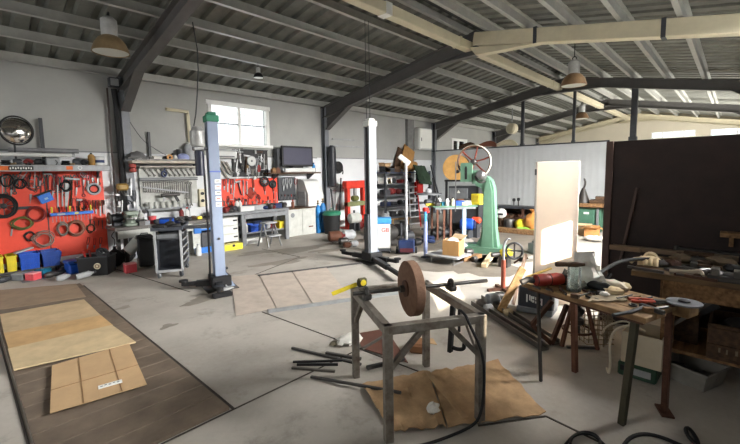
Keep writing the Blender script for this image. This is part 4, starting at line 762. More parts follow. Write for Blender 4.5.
def arms(M, sides):
    out = []
    car = MB(M).box((0, .0, .115), (.26, .30, .15), bev=.01); out.append(('carriage', car, black))
    for dx, dy, L in sides:
        v = V((dx, dy, 0)).normalized(); a = V((0, 0, .085)) + v*.12; b = a + v*L*.55; c = a + v*L
        out.append(('swing_arm', MB(M).bar(a, b, .09, .08, bev=.006), black, [('arm_extension', MB(M).bar(b, c, .065, .055, bev=.005), blackr), ('lifting_pad', MB(M).lathe([(.03, -.02), (.03, .03), (.06, .035), (.06, .06)], c, n=16), black)]))
    return out
def left_extras(M):
    mo = MB(M); mo.lathe([(.085, 0), (.092, .02), (.092, .20), (.075, .22), (.06, .26), (.02, .265)], (-.185, .0, 2.0), n=18)
    for i in range(10): a = 2*PI*i/10; mo.box((-.185+.093*math.cos(a), .093*math.sin(a), 2.11), (.010, .008, .17), a)
    tk = MB(M).lathe([(.05, 0), (.06, .01), (.06, .33), (.05, .34)], (-.175, .0, 1.60), n=16); br = MB(M).box((-.11, .0, 1.965), (.14, .12, .04), bev=.008); pm = MB(M).box((-.185, .0, 1.97), (.13, .13, .06), bev=.01)
    hs = MB(M).tube([(-.16, .06, 1.94), (-.13, -.02, 1.8), (-.125, -.03, 1.2), (-.125, -.03, .4), (-.13, .0, .12)], .014, 6, smooth=2)
    lb = []
    for i, (z, h) in enumerate(((1.52, .05), (1.44, .06), (1.36, .05), (1.28, .06), (1.20, .06))):
        lb.append(('label_plate', MB(M).box((.025, -.0875, z), (.075, .004, h)), offw, [('label_mark', MB(M).box((.025, -.090, z+.004), (.05, .003, .012)), red if i % 2 else dgrey)]))
    band = MB(M).box((0, -.0875, 1.655), (.15, .004, .018))
    lk = MB(M).box((.0, -.097, .72), (.03, .03, .03), bev=.004)
    return [('motor', mo, mat('motor_silver', (176, 176, 174), .4, .3)), ('oil_tank', tk, mat('tank_blueblack', (42, 44, 60), .4)), ('motor_bracket', br, dgrey), ('pump_block', pm, steel), ('hose', hs, black), ('blue_band', band, mat('band_blue', (90, 110, 190), .5)), ('lock_knob', lk, dsteel)] + lb + arms(M, [(-.25, -1, .34), (-.9, .35, .36), (.35, 1, .5)])
def right_extras(M):
    lt = MB(M).box((-.10, .0, .50), (.04, .13, .75), bev=.006); I = M.inverted(); o = []
    for px, py in ((347.5, 254.5), (399, 276), (392, 262)):
        v = I @ wz(px, py, .06); o.append((v.x, v.y, math.hypot(v.x, v.y)))
    return [('chain_cover', lt, dgrey)] + arms(M, o)
w2 = .19
M, ps = lift_post((2.48, 5.32, 0), 2.34, capgreen, 1, left_extras); grp('lift_post', 'tall pale blue vehicle lift post with a green cap and a grey motor', 'lift post', ps)
M, ps = lift_post((5.05, 4.73, 0), 2.42, offw, -1, right_extras); grp('lift_post', 'tall white vehicle lift post with a white cap and black arms on the floor', 'lift post', ps)
a = wz(214, 296); one('rubber_block', 'black rubber block on the floor at the front foot of the green-capped lift post', 'block', MB().box((a.x+.06, a.y-.12, .03), (.24, .10, .06), la, bev=.012), blackr)
a = wz(226, 290); g_('foot_plate', 'pale metal foot lever in front of the green-capped lift post', 'lever', ('lever_plate', MB().box((a.x+.02, a.y, .02), (.16, .10, .03), la+.3, bev=.008), lgrey), ('lever_rod', MB().cyl((a.x+.02, a.y, .03), (a.x+.02, a.y+.22, .17), .014), lgrey))
# ---------------------------------------------------------------- C: second red board, bench, TV
T3 = Matrix(((0, 0, 1, 0), (1, 0, 0, 0), (0, 1, 0, 0), (0, 0, 0, 1)))
xa, xb, zb, za = rectw(216, 177.5, 278.5, 209, 8.68); zb = wy(250, 178.5, 8.68).z; za = .80
grp('tool_board', 'red steel tool board behind the grey bench under the window', 'tool board', [('board_panel', MB().box(((xa+xb)/2, 8.715, (za+zb)/2), (xb-xa, .05, zb-za), bev=.004), mat('red_board2', (232, 66, 36), .45, var=.1, scale=3)), ('edge_lip', MB().box(((xa+xb)/2, 8.69, zb), (xb-xa, .02, .02)), dred)])
xk, xl = wy(278.5, 190, 8.68).x+.01, wy(296, 190, 8.68).x; zk = wy(287, 177, 8.68).z; zl = wy(287, 200, 8.68).z
grp('pegboard', 'dark grey tool panel with hanging pliers below the television', 'tool panel', [('board_panel', MB().box(((xk+xl)/2, 8.715, (zk+zl)/2), (xl-xk, .05, zk-zl), bev=.004), dgrey), ('edge_lip', MB().box(((xk+xl)/2, 8.685, zl+.01), (xl-xk, .03, .03)), black)])
xm, xn = wy(233, 160, 8.68).x, wy(268, 160, 8.68).x; zm = wy(250, 150, 8.68).z; zn = wy(250, 176.5, 8.68).z
grp('pegboard', 'black tool panel under the window with a white disc in the middle', 'tool panel', [('board_panel', MB().box(((xm+xn)/2, 8.715, (zm+zn)/2), (xn-xm, .05, zm-zn), bev=.004), mat('board_black', (44, 43, 44), .6)), ('edge_lip', MB().box(((xm+xn)/2, 8.685, zm), (xn-xm, .03, .02)), black)])
c = wy(251.5, 161, 8.67); g_('dial', 'white round disc on the black tool panel under the window', 'disc', ('disc_face', MB().lathe([(.115, 0), (.115, .015), (.1, .02)], c, (0, -1, 0), 28), white), ('rim', MB().ring(c+V((0, -.012, 0)), .115, .010, (0, -1, 0), 28, 6), lgrey), ('hub', MB().lathe([(.03, .018), (.02, .03)], c, (0, -1, 0), 12), grey))
BT = [('file', 236, 172, 238, 153, msteel, 'first dark tool at the left of the black panel'), ('pliers', 240, 158, 242, 172, blackr, 'black pliers left of the white disc'), ('wrench', 243, 153, 245, 160, steel, ''), ('hammer', 246, 155, 245, 173, dkwood, 'wooden hammer left below the white disc'), ('clamp', 250, 174, 249, 166, msteel, 'steel clamp under the white disc'), ('file', 247, 175, 247.5, 165, ply, 'ochre handled file under the white disc'),
 ('pliers', 256, 172, 257, 158, lgrey, 'pale steel pliers right of the white disc'), ('snips', 260, 168, 261, 155, lgrey, 'pale snips on the right of the black panel'), ('pliers', 258.5, 176, 259, 165, red, 'pliers with red grip at the lower right of the black panel'), ('clamp', 264, 170, 264, 154, steel, 'long steel clamp at the right edge of the black panel'), ('file', 266, 175, 266, 160, msteel, 'dark file at the far right of the black panel'), ('pliers', 262.5, 176, 262, 168, black, 'small black pliers at the lower right of the black panel'),
 ('hammer', 254, 152, 262, 152, dkwood, 'hammer lying along the top edge of the black panel'), ('snips', 238.5, 176, 239, 168, steel, 'steel snips at the lower left corner of the black panel'),
 ('clamp', 235, 152, 243, 152, msteel, 'steel clamp along the top left of the black panel')]
for k, x0, y0, x1, y1, m, lb in BT:
    if k != 'wrench': hang(k, x0, y0, x1, y1, 8.675, m, lb, k, w=.045)
# slanted grey tools left of the black panel
for i, (x0, y0, x1, y1) in enumerate(((219, 163, 227, 178), (222.5, 161, 230, 174), (226, 162, 232, 172))):
    a = wy(x0, y0, 8.70); b = wy(x1, y1, 8.70); g_('pry_bar', ('left', 'middle', 'right')[i] + ' one of three slanting pry bars on the wall below the white window unit', 'pry bar', ('bar_shaft', MB().bar(a, b, .05, .03, V((0, -1, 0)), .004), msteel), ('bar_tip', MB().bar(b, b+V((.05, 0, -.02)), .04, .03, V((0, -1, 0)), .004), dsteel))
for i, px in enumerate((219, 226, 233)): pass
# white unit below the window
xa, xb, zt_, zb_ = wy(217, 154, 8.6).x, wy(237, 154, 8.6).x, wy(226, 150.5, 8.6).z, wy(226, 158.5, 8.6).z
g_('air_conditioner', 'white slim wall unit directly below the window behind the lift post', 'air conditioner', ('casing', MB().box(((xa+xb)/2, 8.66, (zt_+zb_)/2), (xb-xa, .17, zt_-zb_), bev=.03), white), ('air_slot', MB().box(((xa+xb)/2-.03, 8.572, zb_+.045), (xb-xa-.1, .01, .025)), dgrey), ('top_lip', MB().box(((xa+xb)/2, 8.66, zt_+.012), (xb-xa+.03, .18, .02)), lgrey))
# tools on the second red board
RT = []
for i, px in enumerate((220.5, 224, 227.5, 231, 234)): RT.append(('pliers' if i % 2 else 'file', px, 188+i % 3*2, px+.3, 179, (lgrey, dred, steel, black, lgrey)[i], ('pale file', 'dark red pliers', 'steel file', 'black pliers', 'pale file with steel blade')[i] + ' on the red board, ' + ('nearest the lift post', 'second from the lift post', 'third from the lift post', 'fourth from the lift post', 'fifth from the lift post')[i]))
RT += [('hammer', 237, 181, 241, 195, black, 'long black mallet slanting across the red board'), ('file', 240, 193, 239, 180, steel, 'steel file left of the hanging red-brown mesh on the red board'), ('file', 243.5, 196, 243, 180, steel, 'long steel file in the middle of the red board'), ('file', 247, 194, 246.5, 181, lgrey, 'pale file in the middle of the red board'), ('pliers', 253.5, 192, 253, 180, brown, 'brown pliers below the white knob on the red board'), ('clamp', 233, 200, 234, 188, dsteel, 'steel clamp low on the left of the red board'),
 ('pliers', 265, 195, 264, 184, black, 'black pliers below the left black handwheel'), ('pliers', 273.5, 195, 273, 184, black, 'black pliers below the right black handwheel'), ('snips', 256, 206, 259, 193, dred, 'dark red snips low in the middle of the red board'), ('file', 268, 207, 268, 196, dred, 'dark red file low on the right of the red board'), ('file', 246, 207, 246, 199, black, 'short black file low on the red board'), ('pliers', 228, 206, 228, 196, dred, 'dark red pliers low at the left of the red board'), ('file', 239, 207, 239.5, 198, dsteel, 'short dark file low on the red board'), ('clamp', 276, 206, 276, 192, dred, 'dark red clamp at the right edge of the red board')]
for k, x0, y0, x1, y1, m, lb in RT: hang(k, x0, y0, x1, y1, 8.675, m, lb, k, w=.04)
for px, py, r_, sp, lb in ((264.5, 181.5, .11, lgrey, 'black handwheel with pale hub at the upper right of the red board'), (273, 184, .085, dsteel, 'smaller black handwheel at the right edge of the red board')):
    c = wy(px, py, 8.64); k = MB()
    for i in range(4): a_ = PI*i/4; k.bar(c+V((-r_*math.cos(a_), 0, -r_*math.sin(a_))), c+V((r_*math.cos(a_), 0, r_*math.sin(a_))), .025, .016, V((0, -1, 0)))
    grp('handwheel', lb, 'handwheel', [('rim', MB().ring(c, r_, .022, (0, -1, 0), 20, 7), black), ('spokes', k, black), ('hub', MB().lathe([(.05, -.03), (.045, .03), (.02, .05)], c, (0, -1, 0), 14), sp)])
c = wy(251, 193, 8.67); Md = Matrix.Translation(c) @ Matrix.Rotation(R(45), 4, 'Y'); dm_ = MB(Md)
for s in (-1, 1): dm_.bar((-.1, 0, s*.1), (.1, 0, s*.1), .02, .015); dm_.bar((s*.1, 0, -.1), (s*.1, 0, .1), .02, .015)
for i in range(-2, 3): dm_.bar((-.1, 0, i*.035), (.1, 0, i*.035), .008, .008); dm_.bar((i*.035, 0, -.1), (i*.035, 0, .1), .008, .008)
one('wire_grid', 'diamond shaped wire grid hanging in the middle of the red board', 'grid', dm_, mat('grid_brown', (150, 62, 46), .6))
c = wy(254, 178, 8.67); one('knob', 'white round knob at the top of the red board', 'knob', MB().lathe([(.02, 0), (.045, .02), (.04, .05), (.01, .06)], c, (0, -1, 0), 16), white)
for i, (x0, y0, x1, y1, m, lb) in enumerate(((283, 191, 284, 179, lgrey, 'left one of the pale pliers on the dark grey panel'), (286.5, 189, 286.5, 178, lgrey, 'middle one of the pale pliers on the dark grey panel'), (290, 188, 290.5, 178.5, lgrey, 'right one of the pale pliers on the dark grey panel'), (295, 188, 296, 178, dred, 'dark red pliers at the right edge of the dark grey panel'))): hang('pliers', x0, y0, x1, y1, 8.675, m, lb, 'pliers', w=.06, bm_=lgrey)
for i in range(5): hang('screwdriver', 281.5+i*3.2, 199.5, 281.5+i*3.2, 194.5, 8.67, (black, dred, black, red, black)[i], 'small dark screwdriver in the bottom rack of the dark grey panel', 'screwdriver', 'screwdrivers in the rack of the dark grey panel', w=.03)
# television and its shelf
A_ = wy(280.8, 146.5, 8.45); B_ = wy(313.2, 167, 8.45); cx_ = (A_.x+B_.x)/2; zt = wy(297, 146.2, 8.45).z; zb = wy(297, 166.5, 8.45).z; ww = B_.x-A_.x-.02
g_('television', 'large black framed television standing on the wall shelf', 'television', ('screen', MB().box((cx_, 8.431, (zt+zb)/2), (ww-.10, .012, zt-zb-.10)), screen), ('bezel', MB().box((cx_, 8.46, (zt+zb)/2), (ww, .05, zt-zb), bev=.01), black), ('tv_back', MB().box((cx_, 8.51, (zt+zb)/2), (ww*.7, .06, (zt-zb)*.7), bev=.02), black), ('tv_stand', MB().box((cx_, 8.52, zb-.03), (.34, .16, .06)), black))
zsh = wy(297, 173, 8.4).z
g_('wall_shelf', 'wooden wall shelf carrying the television', 'shelf', ('shelf_board', MB().box((cx_-.12, 8.54, zsh), (ww+.62, .40, .035), bev=.004), dkwood), ('bracket', MB().prism([(8.74, zsh-.02), (8.42, zsh-.02), (8.74, zsh-.2)], cx_-.62, cx_-.60, T3), dgrey), ('bracket', MB().prism([(8.74, zsh-.02), (8.42, zsh-.02), (8.74, zsh-.2)], cx_+.5, cx_+.52, T3), dgrey))
g_('soundbar', 'long white bar on the shelf in front of the television', 'soundbar', ('bar_body', MB().box((cx_+.02, 8.38, zsh+.075), (ww*.98, .07, .11), bev=.02), white), ('end_cap', MB().box((cx_+.02-ww*.49, 8.38, zsh+.075), (.02, .072, .112), bev=.01), lgrey), ('end_cap', MB().box((cx_+.02+ww*.49, 8.38, zsh+.075), (.02, .072, .112), bev=.01), lgrey))
x = wy(279, 158, 8.55).x; zz = wy(279, 148.5, 8.55).z; g_('loudspeaker', 'dark upright loudspeaker left of the television', 'loudspeaker', ('speaker_box', MB().box((x, 8.60, (zsh+.018+zz)/2), (.15, .18, zz-zsh-.018), bev=.008), dgrey), ('speaker_cone', MB().lathe([(.05, 0), (.055, .012), (.03, .004)], (x, 8.512, zsh+.2), (0, -1, 0), 16), black), ('speaker_cone', MB().lathe([(.03, 0), (.035, .01), (.015, .004)], (x, 8.512, zsh+.38), (0, -1, 0), 14), black))
for px, m, lb in ((273, oldwood, 'small brown box at the left end of the television shelf'), (277, brown, 'rusty brown block on the shelf in front of the loudspeaker'), (315, lblue, 'light blue bottle at the right end of the television shelf')):
    x = wy(px, 171, 8.42).x
    if m is lblue: bottle_('spray_bottle', lb, x+.02, 8.5, zsh+.018, .05, .26, lblue, dblue)
    else: g_('wooden_block', lb, 'block', ('block_body', MB().box((x, 8.40, zsh+.068), (.11, .1, .10), bev=.006), m), ('block_top', MB().box((x+.01, 8.41, zsh+.13), (.06, .06, .03), bev=.004), m))
# grey steel bench
zt2 = .78; x0_, x1_ = 3.76, 5.60
g_('steel_bench', 'long grey steel workbench with a lower shelf under the second red board', 'workbench', ('bench_top', MB().box(((x0_+x1_)/2, 8.36, zt2-.03), (x1_-x0_, .68, .06), bev=.006), grey), ('apron', MB().box((4.97, 8.03, zt2-.12), (1.14, .03, .10)), grey), ('lower_shelf', MB().box((4.97, 8.4, .26), (1.16, .56, .03)), grey), ('back_panel', MB().box(((x0_+x1_)/2, 8.68, .38), (x1_-x0_-.06, .015, .68)), dgrey), *[('leg', MB().box((x, y, (zt2-.06)/2), (.10, .07, zt2-.06), bev=.004), grey) for x in (4.38, 5.54) for y in (8.07, 8.60)], ('leg', MB().box((3.80, 8.6, (zt2-.06)/2), (.05, .05, zt2-.06)), grey))
# white drawer unit and yellow box
xa, xb = wy(221.5, 235, 8.02).x, wy(239, 235, 8.02).x
g_('drawer_unit', 'white three drawer unit under the left of the grey steel bench', 'drawer unit', ('carcass', MB().box(((xa+xb)/2, 8.34, .41), (xb-xa, .6, .54), bev=.006), dwhite), *[('drawer', MB().box(((xa+xb)/2, 8.03, .23+.18*i), (xb-xa-.04, .025, .165), bev=.006), white, [('drawer_handle', MB().box(((xa+xb)/2+.12, 8.01, .25+.18*i), (.09, .02, .03), bev=.004), black)]) for i in range(3)], ('plinth', MB().box(((xa+xb)/2-.1, 8.36, .07), (xb-xa-.3, .5, .14)), dgrey))
a = wy(235, 245, 8.0); g_('toolbox', 'flat yellow box on the floor under the white drawer unit', 'toolbox', ('box_body', MB().box((a.x-.14, 7.88, .055), (.42, .2, .11), bev=.008), yellow), ('lid', MB().box((a.x-.14, 7.88, .12), (.43, .21, .025), bev=.006), mat('yellow_lid', (214, 200, 80), .5)), ('clasp', MB().box((a.x-.14, 7.773, .10), (.06, .012, .05)), black))
# things on the lower shelf
zl = .2755
for px, m, k, lb in ((247, lgrey, 2, 'white bottle at the left of the steel bench lower shelf'), (254, blue, 0, 'left of two dark blue bins on the steel bench lower shelf'), (262, dblue, 0, 'right of two dark blue bins on the steel bench lower shelf'), (270, lgrey, 1, 'pale casing behind the step stool on the lower shelf'), (274, dred, 1, 'dark red casing behind the step stool on the lower shelf'), (282, yellow, 0, 'yellow bin at the right end of the steel bench lower shelf')):
    x = wy(px, 232, 8.2).x
    if k == 0: crate('storage_bin', lb, 'bin', at(x, 8.28, zl), (.20, .26, .17), m)
    elif k == 1: g_('motor_casing', lb, 'motor', ('casing', MB().lathe([(.06, -.09), (.085, -.07), (.085, .05), (.05, .08), (.02, .12)], (x, 8.3, zl+.09), (1, .3, 0), 14), m), ('foot', MB().box((x, 8.3, zl+.012), (.12, .12, .024)), dsteel))
    else: bottle_('oil_bottle', lb, x, 8.25, zl, .05, .24, white, red)
x = wy(252, 243, 8.2).x; g_('white_box', 'flat white box on the floor below the lower shelf of the steel bench', 'box', ('box_body', MB().box((x, 8.25, .055), (.5, .2, .11), bev=.006), white), ('lid', MB().box((x, 8.25, .12), (.51, .21, .02), bev=.004), dwhite))
x = wy(262, 226, 8.4).x; g_('pump', 'dark blue pump at the back of the steel bench lower shelf', 'pump', ('pump_body', MB().lathe([(.06, -.1), (.08, -.08), (.08, .08), (.04, .12)], (x-.06, 8.50, .40), (1, 0, .1), 14), dblue), ('pump_foot', MB().box((x-.06, 8.50, .318), (.16, .12, .085), bev=.01), dblue))
# step stool
pa = wz(265, 247.5); pb = wz(278, 244.5); Ms = Matrix.Translation((pa.x+.17, 7.52, 0)) @ Matrix.Rotation(R(4), 4, 'Z')
legs = []
for s in (-1, 1):
    legs.append(('leg', MB(Ms).bar((s*.17, -.14, 0), (s*.14, .06, .52), .03, .02, V((1, 0, 0))), steel)); legs.append(('leg', MB(Ms).bar((s*.17, .26, 0), (s*.14, .08, .52), .03, .02, V((1, 0, 0))), steel))
grp('step_stool', 'folding metal step stool standing in front of the grey steel bench', 'step stool', legs + [('step_board', MB(Ms).box((0, .06, .53), (.32, .2, .035), bev=.006), lgrey), ('step_board', MB(Ms).box((0, -.07, .25), (.33, .18, .03), bev=.006), lgrey), ('stretcher', MB(Ms).bar((-.16, .2, .2), (.16, .2, .2), .02, .02), steel)])
# clutter on the steel bench
for i, (px, y, m, k, lb) in enumerate(((222, 8.3, lgrey, 3, 'pale fan-like motor at the left end of the steel bench'), (226, 8.15, dred, 1, 'dark red casing right of the pale motor on the steel bench'), (230, 8.4, black, 1, 'black motor at the left back of the steel bench'), (234, 8.2, dgrey, 1, 'dark grey casing left of the two white bottles'), (237, 8.42, white, 2, 'left of two white bottles on the steel bench'), (240, 8.42, white, 2, 'right of two white bottles on the steel bench'), (246, 8.12, white, 4, 'long white box at the front of the steel bench'), (250, 8.35, dblue, 0, 'dark blue box behind the long white box'), (258, 8.2, lgrey, 4, 'pale flat box right of the long white box'), (266, 8.3, olive, 1, 'olive casing in the middle right of the steel bench'), (270, 8.35, white, 4, 'white box behind the dark vise part'), (271, 8.12, dsteel, 1, 'dark steel casing at the front right of the steel bench'), (277, 8.2, dblue, 0, 'blue box at the right of the steel bench'), (281, 8.4, black, 1, 'black casing behind the blue box'), (284, 8.2, dsteel, 1, 'dark steel part next to the white cupboard'))):
    x = wy(px, 206, y).x
    if k == 2: bottle_('oil_bottle', lb, x, y, zt2, .05, .26, m, black)
    elif k in (0, 4):
        L_ = .34 if 'long' in lb else .2; g_('parts_box', lb, 'box', ('box_body', MB().box((x, y, zt2+.05), (L_, .14, .10), bev=.008), m), ('lid', MB().box((x, y, zt2+.108), (L_+.01, .145, .018), bev=.004), m))
    else: g_('motor_casing', lb, 'motor', ('casing', MB().lathe([(.05, -.08), (.065, -.06), (.065, .05), (.04, .07), (.02, .10)], (x, y, zt2+.068), (1, .6, .1), 14), m), ('foot', MB().box((x, y, zt2+.01), (.08, .09, .02)), dsteel))
# white cupboard and the cabinet standing on it
g_('cupboard', 'low white two door cupboard right of the grey steel bench', 'cupboard', ('carcass', MB().box((6.10, 8.44, .36), (.88, .5, .70), bev=.004), dwhite), ('door', MB().box((5.885, 8.18, .36), (.43, .022, .66), bev=.004), dwhite), ('door', MB().box((6.325, 8.18, .36), (.43, .022, .66), bev=.004), dwhite), ('worktop', MB().box((6.10, 8.43, .725), (.94, .56, .03), bev=.004), dkwood), ('sticker', MB().lathe([(.06, 0), (.06, .004)], (5.80, 8.167, .56), (0, -1, 0), 16), grey), ('door_handle', MB().box((6.37, 8.162, .22), (.14, .016, .03)), brown))
xa, xb = wy(303, 195, 8.45).x, wy(318, 195, 8.45).x; zt = wy(310, 179, 8.45).z
Tm = Matrix(((0, 0, 1, 0), (1, 0, 0, 0), (0, 1, 0, 0), (0, 0, 0, 1)))
g_('blasting_cabinet', 'white rounded cabinet with a sloping front on the white cupboard', 'cabinet', ('cabinet_body', MB().prism([(8.22, .745), (8.68, .745), (8.68, zt), (8.52, zt), (8.40, zt-.06), (8.22, zt-.42)], xa, xb, Tm), white), ('side_frame', MB().box((xa-.012, 8.5, .95), (.02, .34, .38), bev=.006), lgrey), ('hose', MB().tube([(xb, 8.5, zt-.1), (xb+.1, 8.45, zt-.2), (xb+.12, 8.45, 1.1), (xb+.03, 8.4, .95)], .014, 6, smooth=2), lgrey))
for px, m, lb in ((299, copper, 'copper brown tool hanging left of the white rounded cabinet'), (301, lgrey, 'pale hose nozzle hanging beside the white rounded cabinet')): hang('file', px, 194, px+.3, 181, 8.70, m, lb, 'hand tool', w=.05, name='hose_nozzle')
a = wy(294, 204, 8.3); bottle_('glue_bottle', 'small brown bottle at the left end of the white cupboard top', a.x, 8.35, .74, .04, .2, copper, red)
# ---------------------------------------------------------------- D: cylinders, press, bins
for px0, px1, py, m, lb in ((316.5, 320.5, 204, cyan, 'left of two blue gas cylinders beside the white cupboard'), (321, 325.5, 202, mat('cyl_blue', (52, 120, 180), .45), 'right of two blue gas cylinders beside the steel column')):
    a = wy(px0, 230, 8.2); b = wy(px1, 230, 8.2); r_ = max(.07, (b.x-a.x)/2); x = (a.x+b.x)/2+.02; y = 8.22; h = wy((px0+px1)/2, py, y).z
    g_('gas_cylinder', lb, 'gas cylinder', ('cylinder_body', MB().lathe([(r_*.96, 0), (r_, .02), (r_, h-.16), (r_*.8, h-.06), (r_*.35, h-.02)], (x, y, 0), n=18), m), ('valve', MB().lathe([(r_*.3, h-.02), (r_*.3, h+.06), (r_*.45, h+.07), (r_*.45, h+.10)], (x, y, 0), n=10), brass), ('valve_guard', MB().ring((x, y, h+.02), r_*.5, .012, (0, 0, 1), 14, 6), dgrey))
A_ = wy(325.5, 136, 8.5); B_ = wy(332.5, 187, 8.5)
one('rubber_trough', 'long black rounded trough hanging on the wall beside the second steel column', 'trough', MB().lathe([(.03, 0), (.10, .03), (.115, .1), (.115, 1.0), (.10, 1.14), (.05, 1.18)], ((A_.x+B_.x)/2+.06, 8.44, B_.z), n=16), mat('trough_black', (38, 40, 46), .45))
c = wy(337.5, 167.5, 8.55); g_('hose_reel', 'black round hose reel on the wall right of the black trough', 'hose reel', ('reel_drum', MB().lathe([(.17, -.02), (.18, 0), (.18, .10), (.17, .12)], c+V((0, .06, 0)), (0, -1, 0), 26), black), ('reel_face', MB().lathe([(.12, .12), (.10, .14), (.03, .15)], c+V((0, .06, 0)), (0, -1, 0), 20), blackr), ('wall_mount', MB().box((c.x, 8.68, c.z), (.12, .13, .12)), dgrey), ('hose_end', MB().tube([c+V((.16, -.02, -.02)), c+V((.20, -.02, -.12)), c+V((.18, -.02, -.2))], .018, 7, smooth=1), black))
coil('air_hose', 'pale grey air hose looped on the wall below the black hose reel', 'hose', 333.5, 184.5, 8.68, .17, mat('hose_pale', (170, 170, 168), .5), 3, .012, .7, .08)
for x0, y0, x1, y1, m, lb in ((331, 189, 335, 214, dgrey, 'dark grey pole leaning on the wall nearest the blue cylinders'), (336, 190, 334, 214, lgrey, 'pale pole leaning beside the dark grey one'), (341, 178, 337, 214, dgrey, 'dark grey plank leaning left of the red press'), (342.5, 190, 338.5, 216, lgrey, 'pale steel bar leaning next to the red press')):
    a = wy(x0, y0, 8.64); b = V((wy(x1, y1, 8.35).x, 8.40-.05*(x0 % 3), .02)); one('leaning_pole', lb, 'pole', MB().bar(a, b, .045, .03, V((0, -1, 0)), .004), m)
# red hydraulic press
xa, xb = wy(346, 200, 8.1).x, wy(364, 200, 8.1).x; zt = wy(355, 181, 8.1).z; cx_ = (xa+xb)/2; rm = mat('press_red', (204, 56, 40), .45)
pr_ = [('upright', MB().box((x, 8.1, zt/2), (.10, .14, zt), bev=.006), rm) for x in (xa+.05, xb-.05)]
pr_ += [('crosshead', MB().box((cx_, 8.1, zt-.10), (xb-xa+.10, .20, .22), bev=.02), rm), ('press_bed', MB().box((cx_, 8.1, .72), (xb-xa, .18, .13), bev=.01), mat('bed_olive', (118, 122, 84), .5)), ('ram', MB().cyl((cx_, 8.1, zt-.5), (cx_, 8.1, zt-.2), .055).cyl((cx_, 8.1, zt-.58), (cx_, 8.1, zt-.5), .035), steel), ('pump_handle', MB().cyl((xb, 8.0, 1.05), (xb+.05, 7.85, 1.35), .014), steel), ('lower_crossbar', MB().box((cx_, 8.1, .3), (xb-xa, .10, .10)), rm), ('foot', MB().box((xa+.05, 8.1, .02), (.12, .55, .04)), rm), ('foot', MB().box((xb-.05, 8.1, .02), (.12, .55, .04)), rm)]
grp('hydraulic_press', 'red hydraulic press frame left of the white-capped lift post', 'press', pr_)
one('press_part', 'olive green machine part lying on the bed of the red press', 'part', MB().lathe([(.06, -.14), (.085, -.1), (.085, .08), (.05, .14)], (cx_, 8.1, .875), (1, .2, 0), 14), olive)
one('red_casting', 'dark red casting on the floor between the feet of the red press', 'casting', MB().lathe([(.12, 0), (.16, .06), (.14, .2), (.06, .24)], (cx_-.05, 7.95, 0.0), n=16), dred)
# bin with green lid
a = wz(338, 234); r_ = .24; g_('waste_bin', 'black bin with a green lid in front of the leaning poles', 'bin', ('bin_body', MB().lathe([(r_*.82, 0), (r_*.84, .02), (r_, .50), (r_*.95, .50)], (a.x, a.y+r_, 0), n=22), blackr), ('lid', MB().lathe([(r_*1.06, .50), (r_*1.06, .55), (r_*.9, .60), (r_*.3, .62)], (a.x, a.y+r_, 0), n=22), green, [('lid_handle', MB().tube([(a.x-.07, a.y+r_, .61), (a.x-.06, a.y+r_, .66), (a.x+.06, a.y+r_, .66), (a.x+.07, a.y+r_, .61)], .012, 6), green)]))
a = wz(338, 242); g_('electric_motor', 'rusty red electric motor on the floor in front of the green-lidded bin', 'motor', ('motor_body', MB().lathe([(.09, -.16), (.12, -.14), (.12, .12), (.09, .15)], (a.x, a.y+.1, .13), (.9, -.4, 0), 18), brown), ('end_bell', MB().lathe([(.115, .12), (.09, .17), (.03, .19), (.03, .25)], (a.x, a.y+.1, .13), (.9, -.4, 0), 16), dred), ('motor_foot', MB().box((a.x, a.y+.1, .012), (.22, .22, .024), -.4), dsteel))
for px, py, m, lb, s in ((352, 240, lgrey, 'pale compressor tank on the floor left of the white-capped post', .12), (346, 245, dsteel, 'dark steel casting on the floor beside the rusty motor', .08), (356, 247, lgrey, 'pale metal part on the floor at the foot of the white-capped post', .07), (349, 248, brown, 'brown part on the floor between the casting and the lift post', .06)):
    a = wz(px, py); g_('machine_fitting', lb, 'fitting', ('casing', MB().lathe([(s*.6, -s*1.4), (s, -s*1.1), (s, s), (s*.5, s*1.5)], (a.x, a.y+s, s), (1, -.3, 0), 14), m), ('foot', MB().box((a.x, a.y+s, s*.1), (s*1.2, s*1.4, s*.2)), dsteel))
a = wy(357, 226, 7.6); g_('compressor_tank', 'white round tank with a dark valve left of the white-capped post', 'tank', ('tank_body', MB().lathe([(.05, -.2), (.13, -.15), (.15, -.05), (.15, .1), (.12, .18), (.05, .21)], (a.x, 7.7, .36), (1, -.2, 0), 18), dwhite), ('valve', MB().cyl((a.x, 7.7, .5), (a.x, 7.7, .58), .03), dgrey), ('tank_leg', MB().box((a.x-.08, 7.7, .12), (.05, .2, .24)), dgrey), ('tank_leg', MB().box((a.x+.1, 7.7, .12), (.05, .2, .24)), dgrey))
# ---------------------------------------------------------------- GB drum, racking, stands
def onfloor(px, py, back=0.0):
    a = wz(px, py); d = V((a.x, a.y, 0)).normalized(); return a + d*back
fa = math.atan2(1, 1)
def face_cam(p): return math.atan2(p[1], p[0]) - PI/2       # local -y looks back to the middle of the room
a = onfloor(384, 254, .17); Mg = at(a.x, a.y, 0, face_cam(a)); h1 = .50
g_('dust_extractor', 'white box unit with red letters and a blue lid behind the white-capped post', 'extractor', ('unit_body', MB(Mg).box((0, 0, .10+h1/2), (.26, .26, h1), bev=.015), white, [('lettering', textmb('GB', .12, Mg @ Matrix.Translation((.03, -.132, .47)) @ Matrix.Rotation(R(90), 4, 'X'), .003), red)]), ('lid', MB(Mg).box((0, 0, .10+h1+.05), (.30, .30, .11), bev=.012), lblue), ('base', MB(Mg).box((0, 0, .075), (.28, .28, .05)), dgrey), *[('caster', MB(Mg).lathe([(.03, -.012), (.034, 0), (.03, .012)], (x, y, .034), (1, 0, 0), 12), black) for x in (-.11, .11) for y in (-.11, .11)])
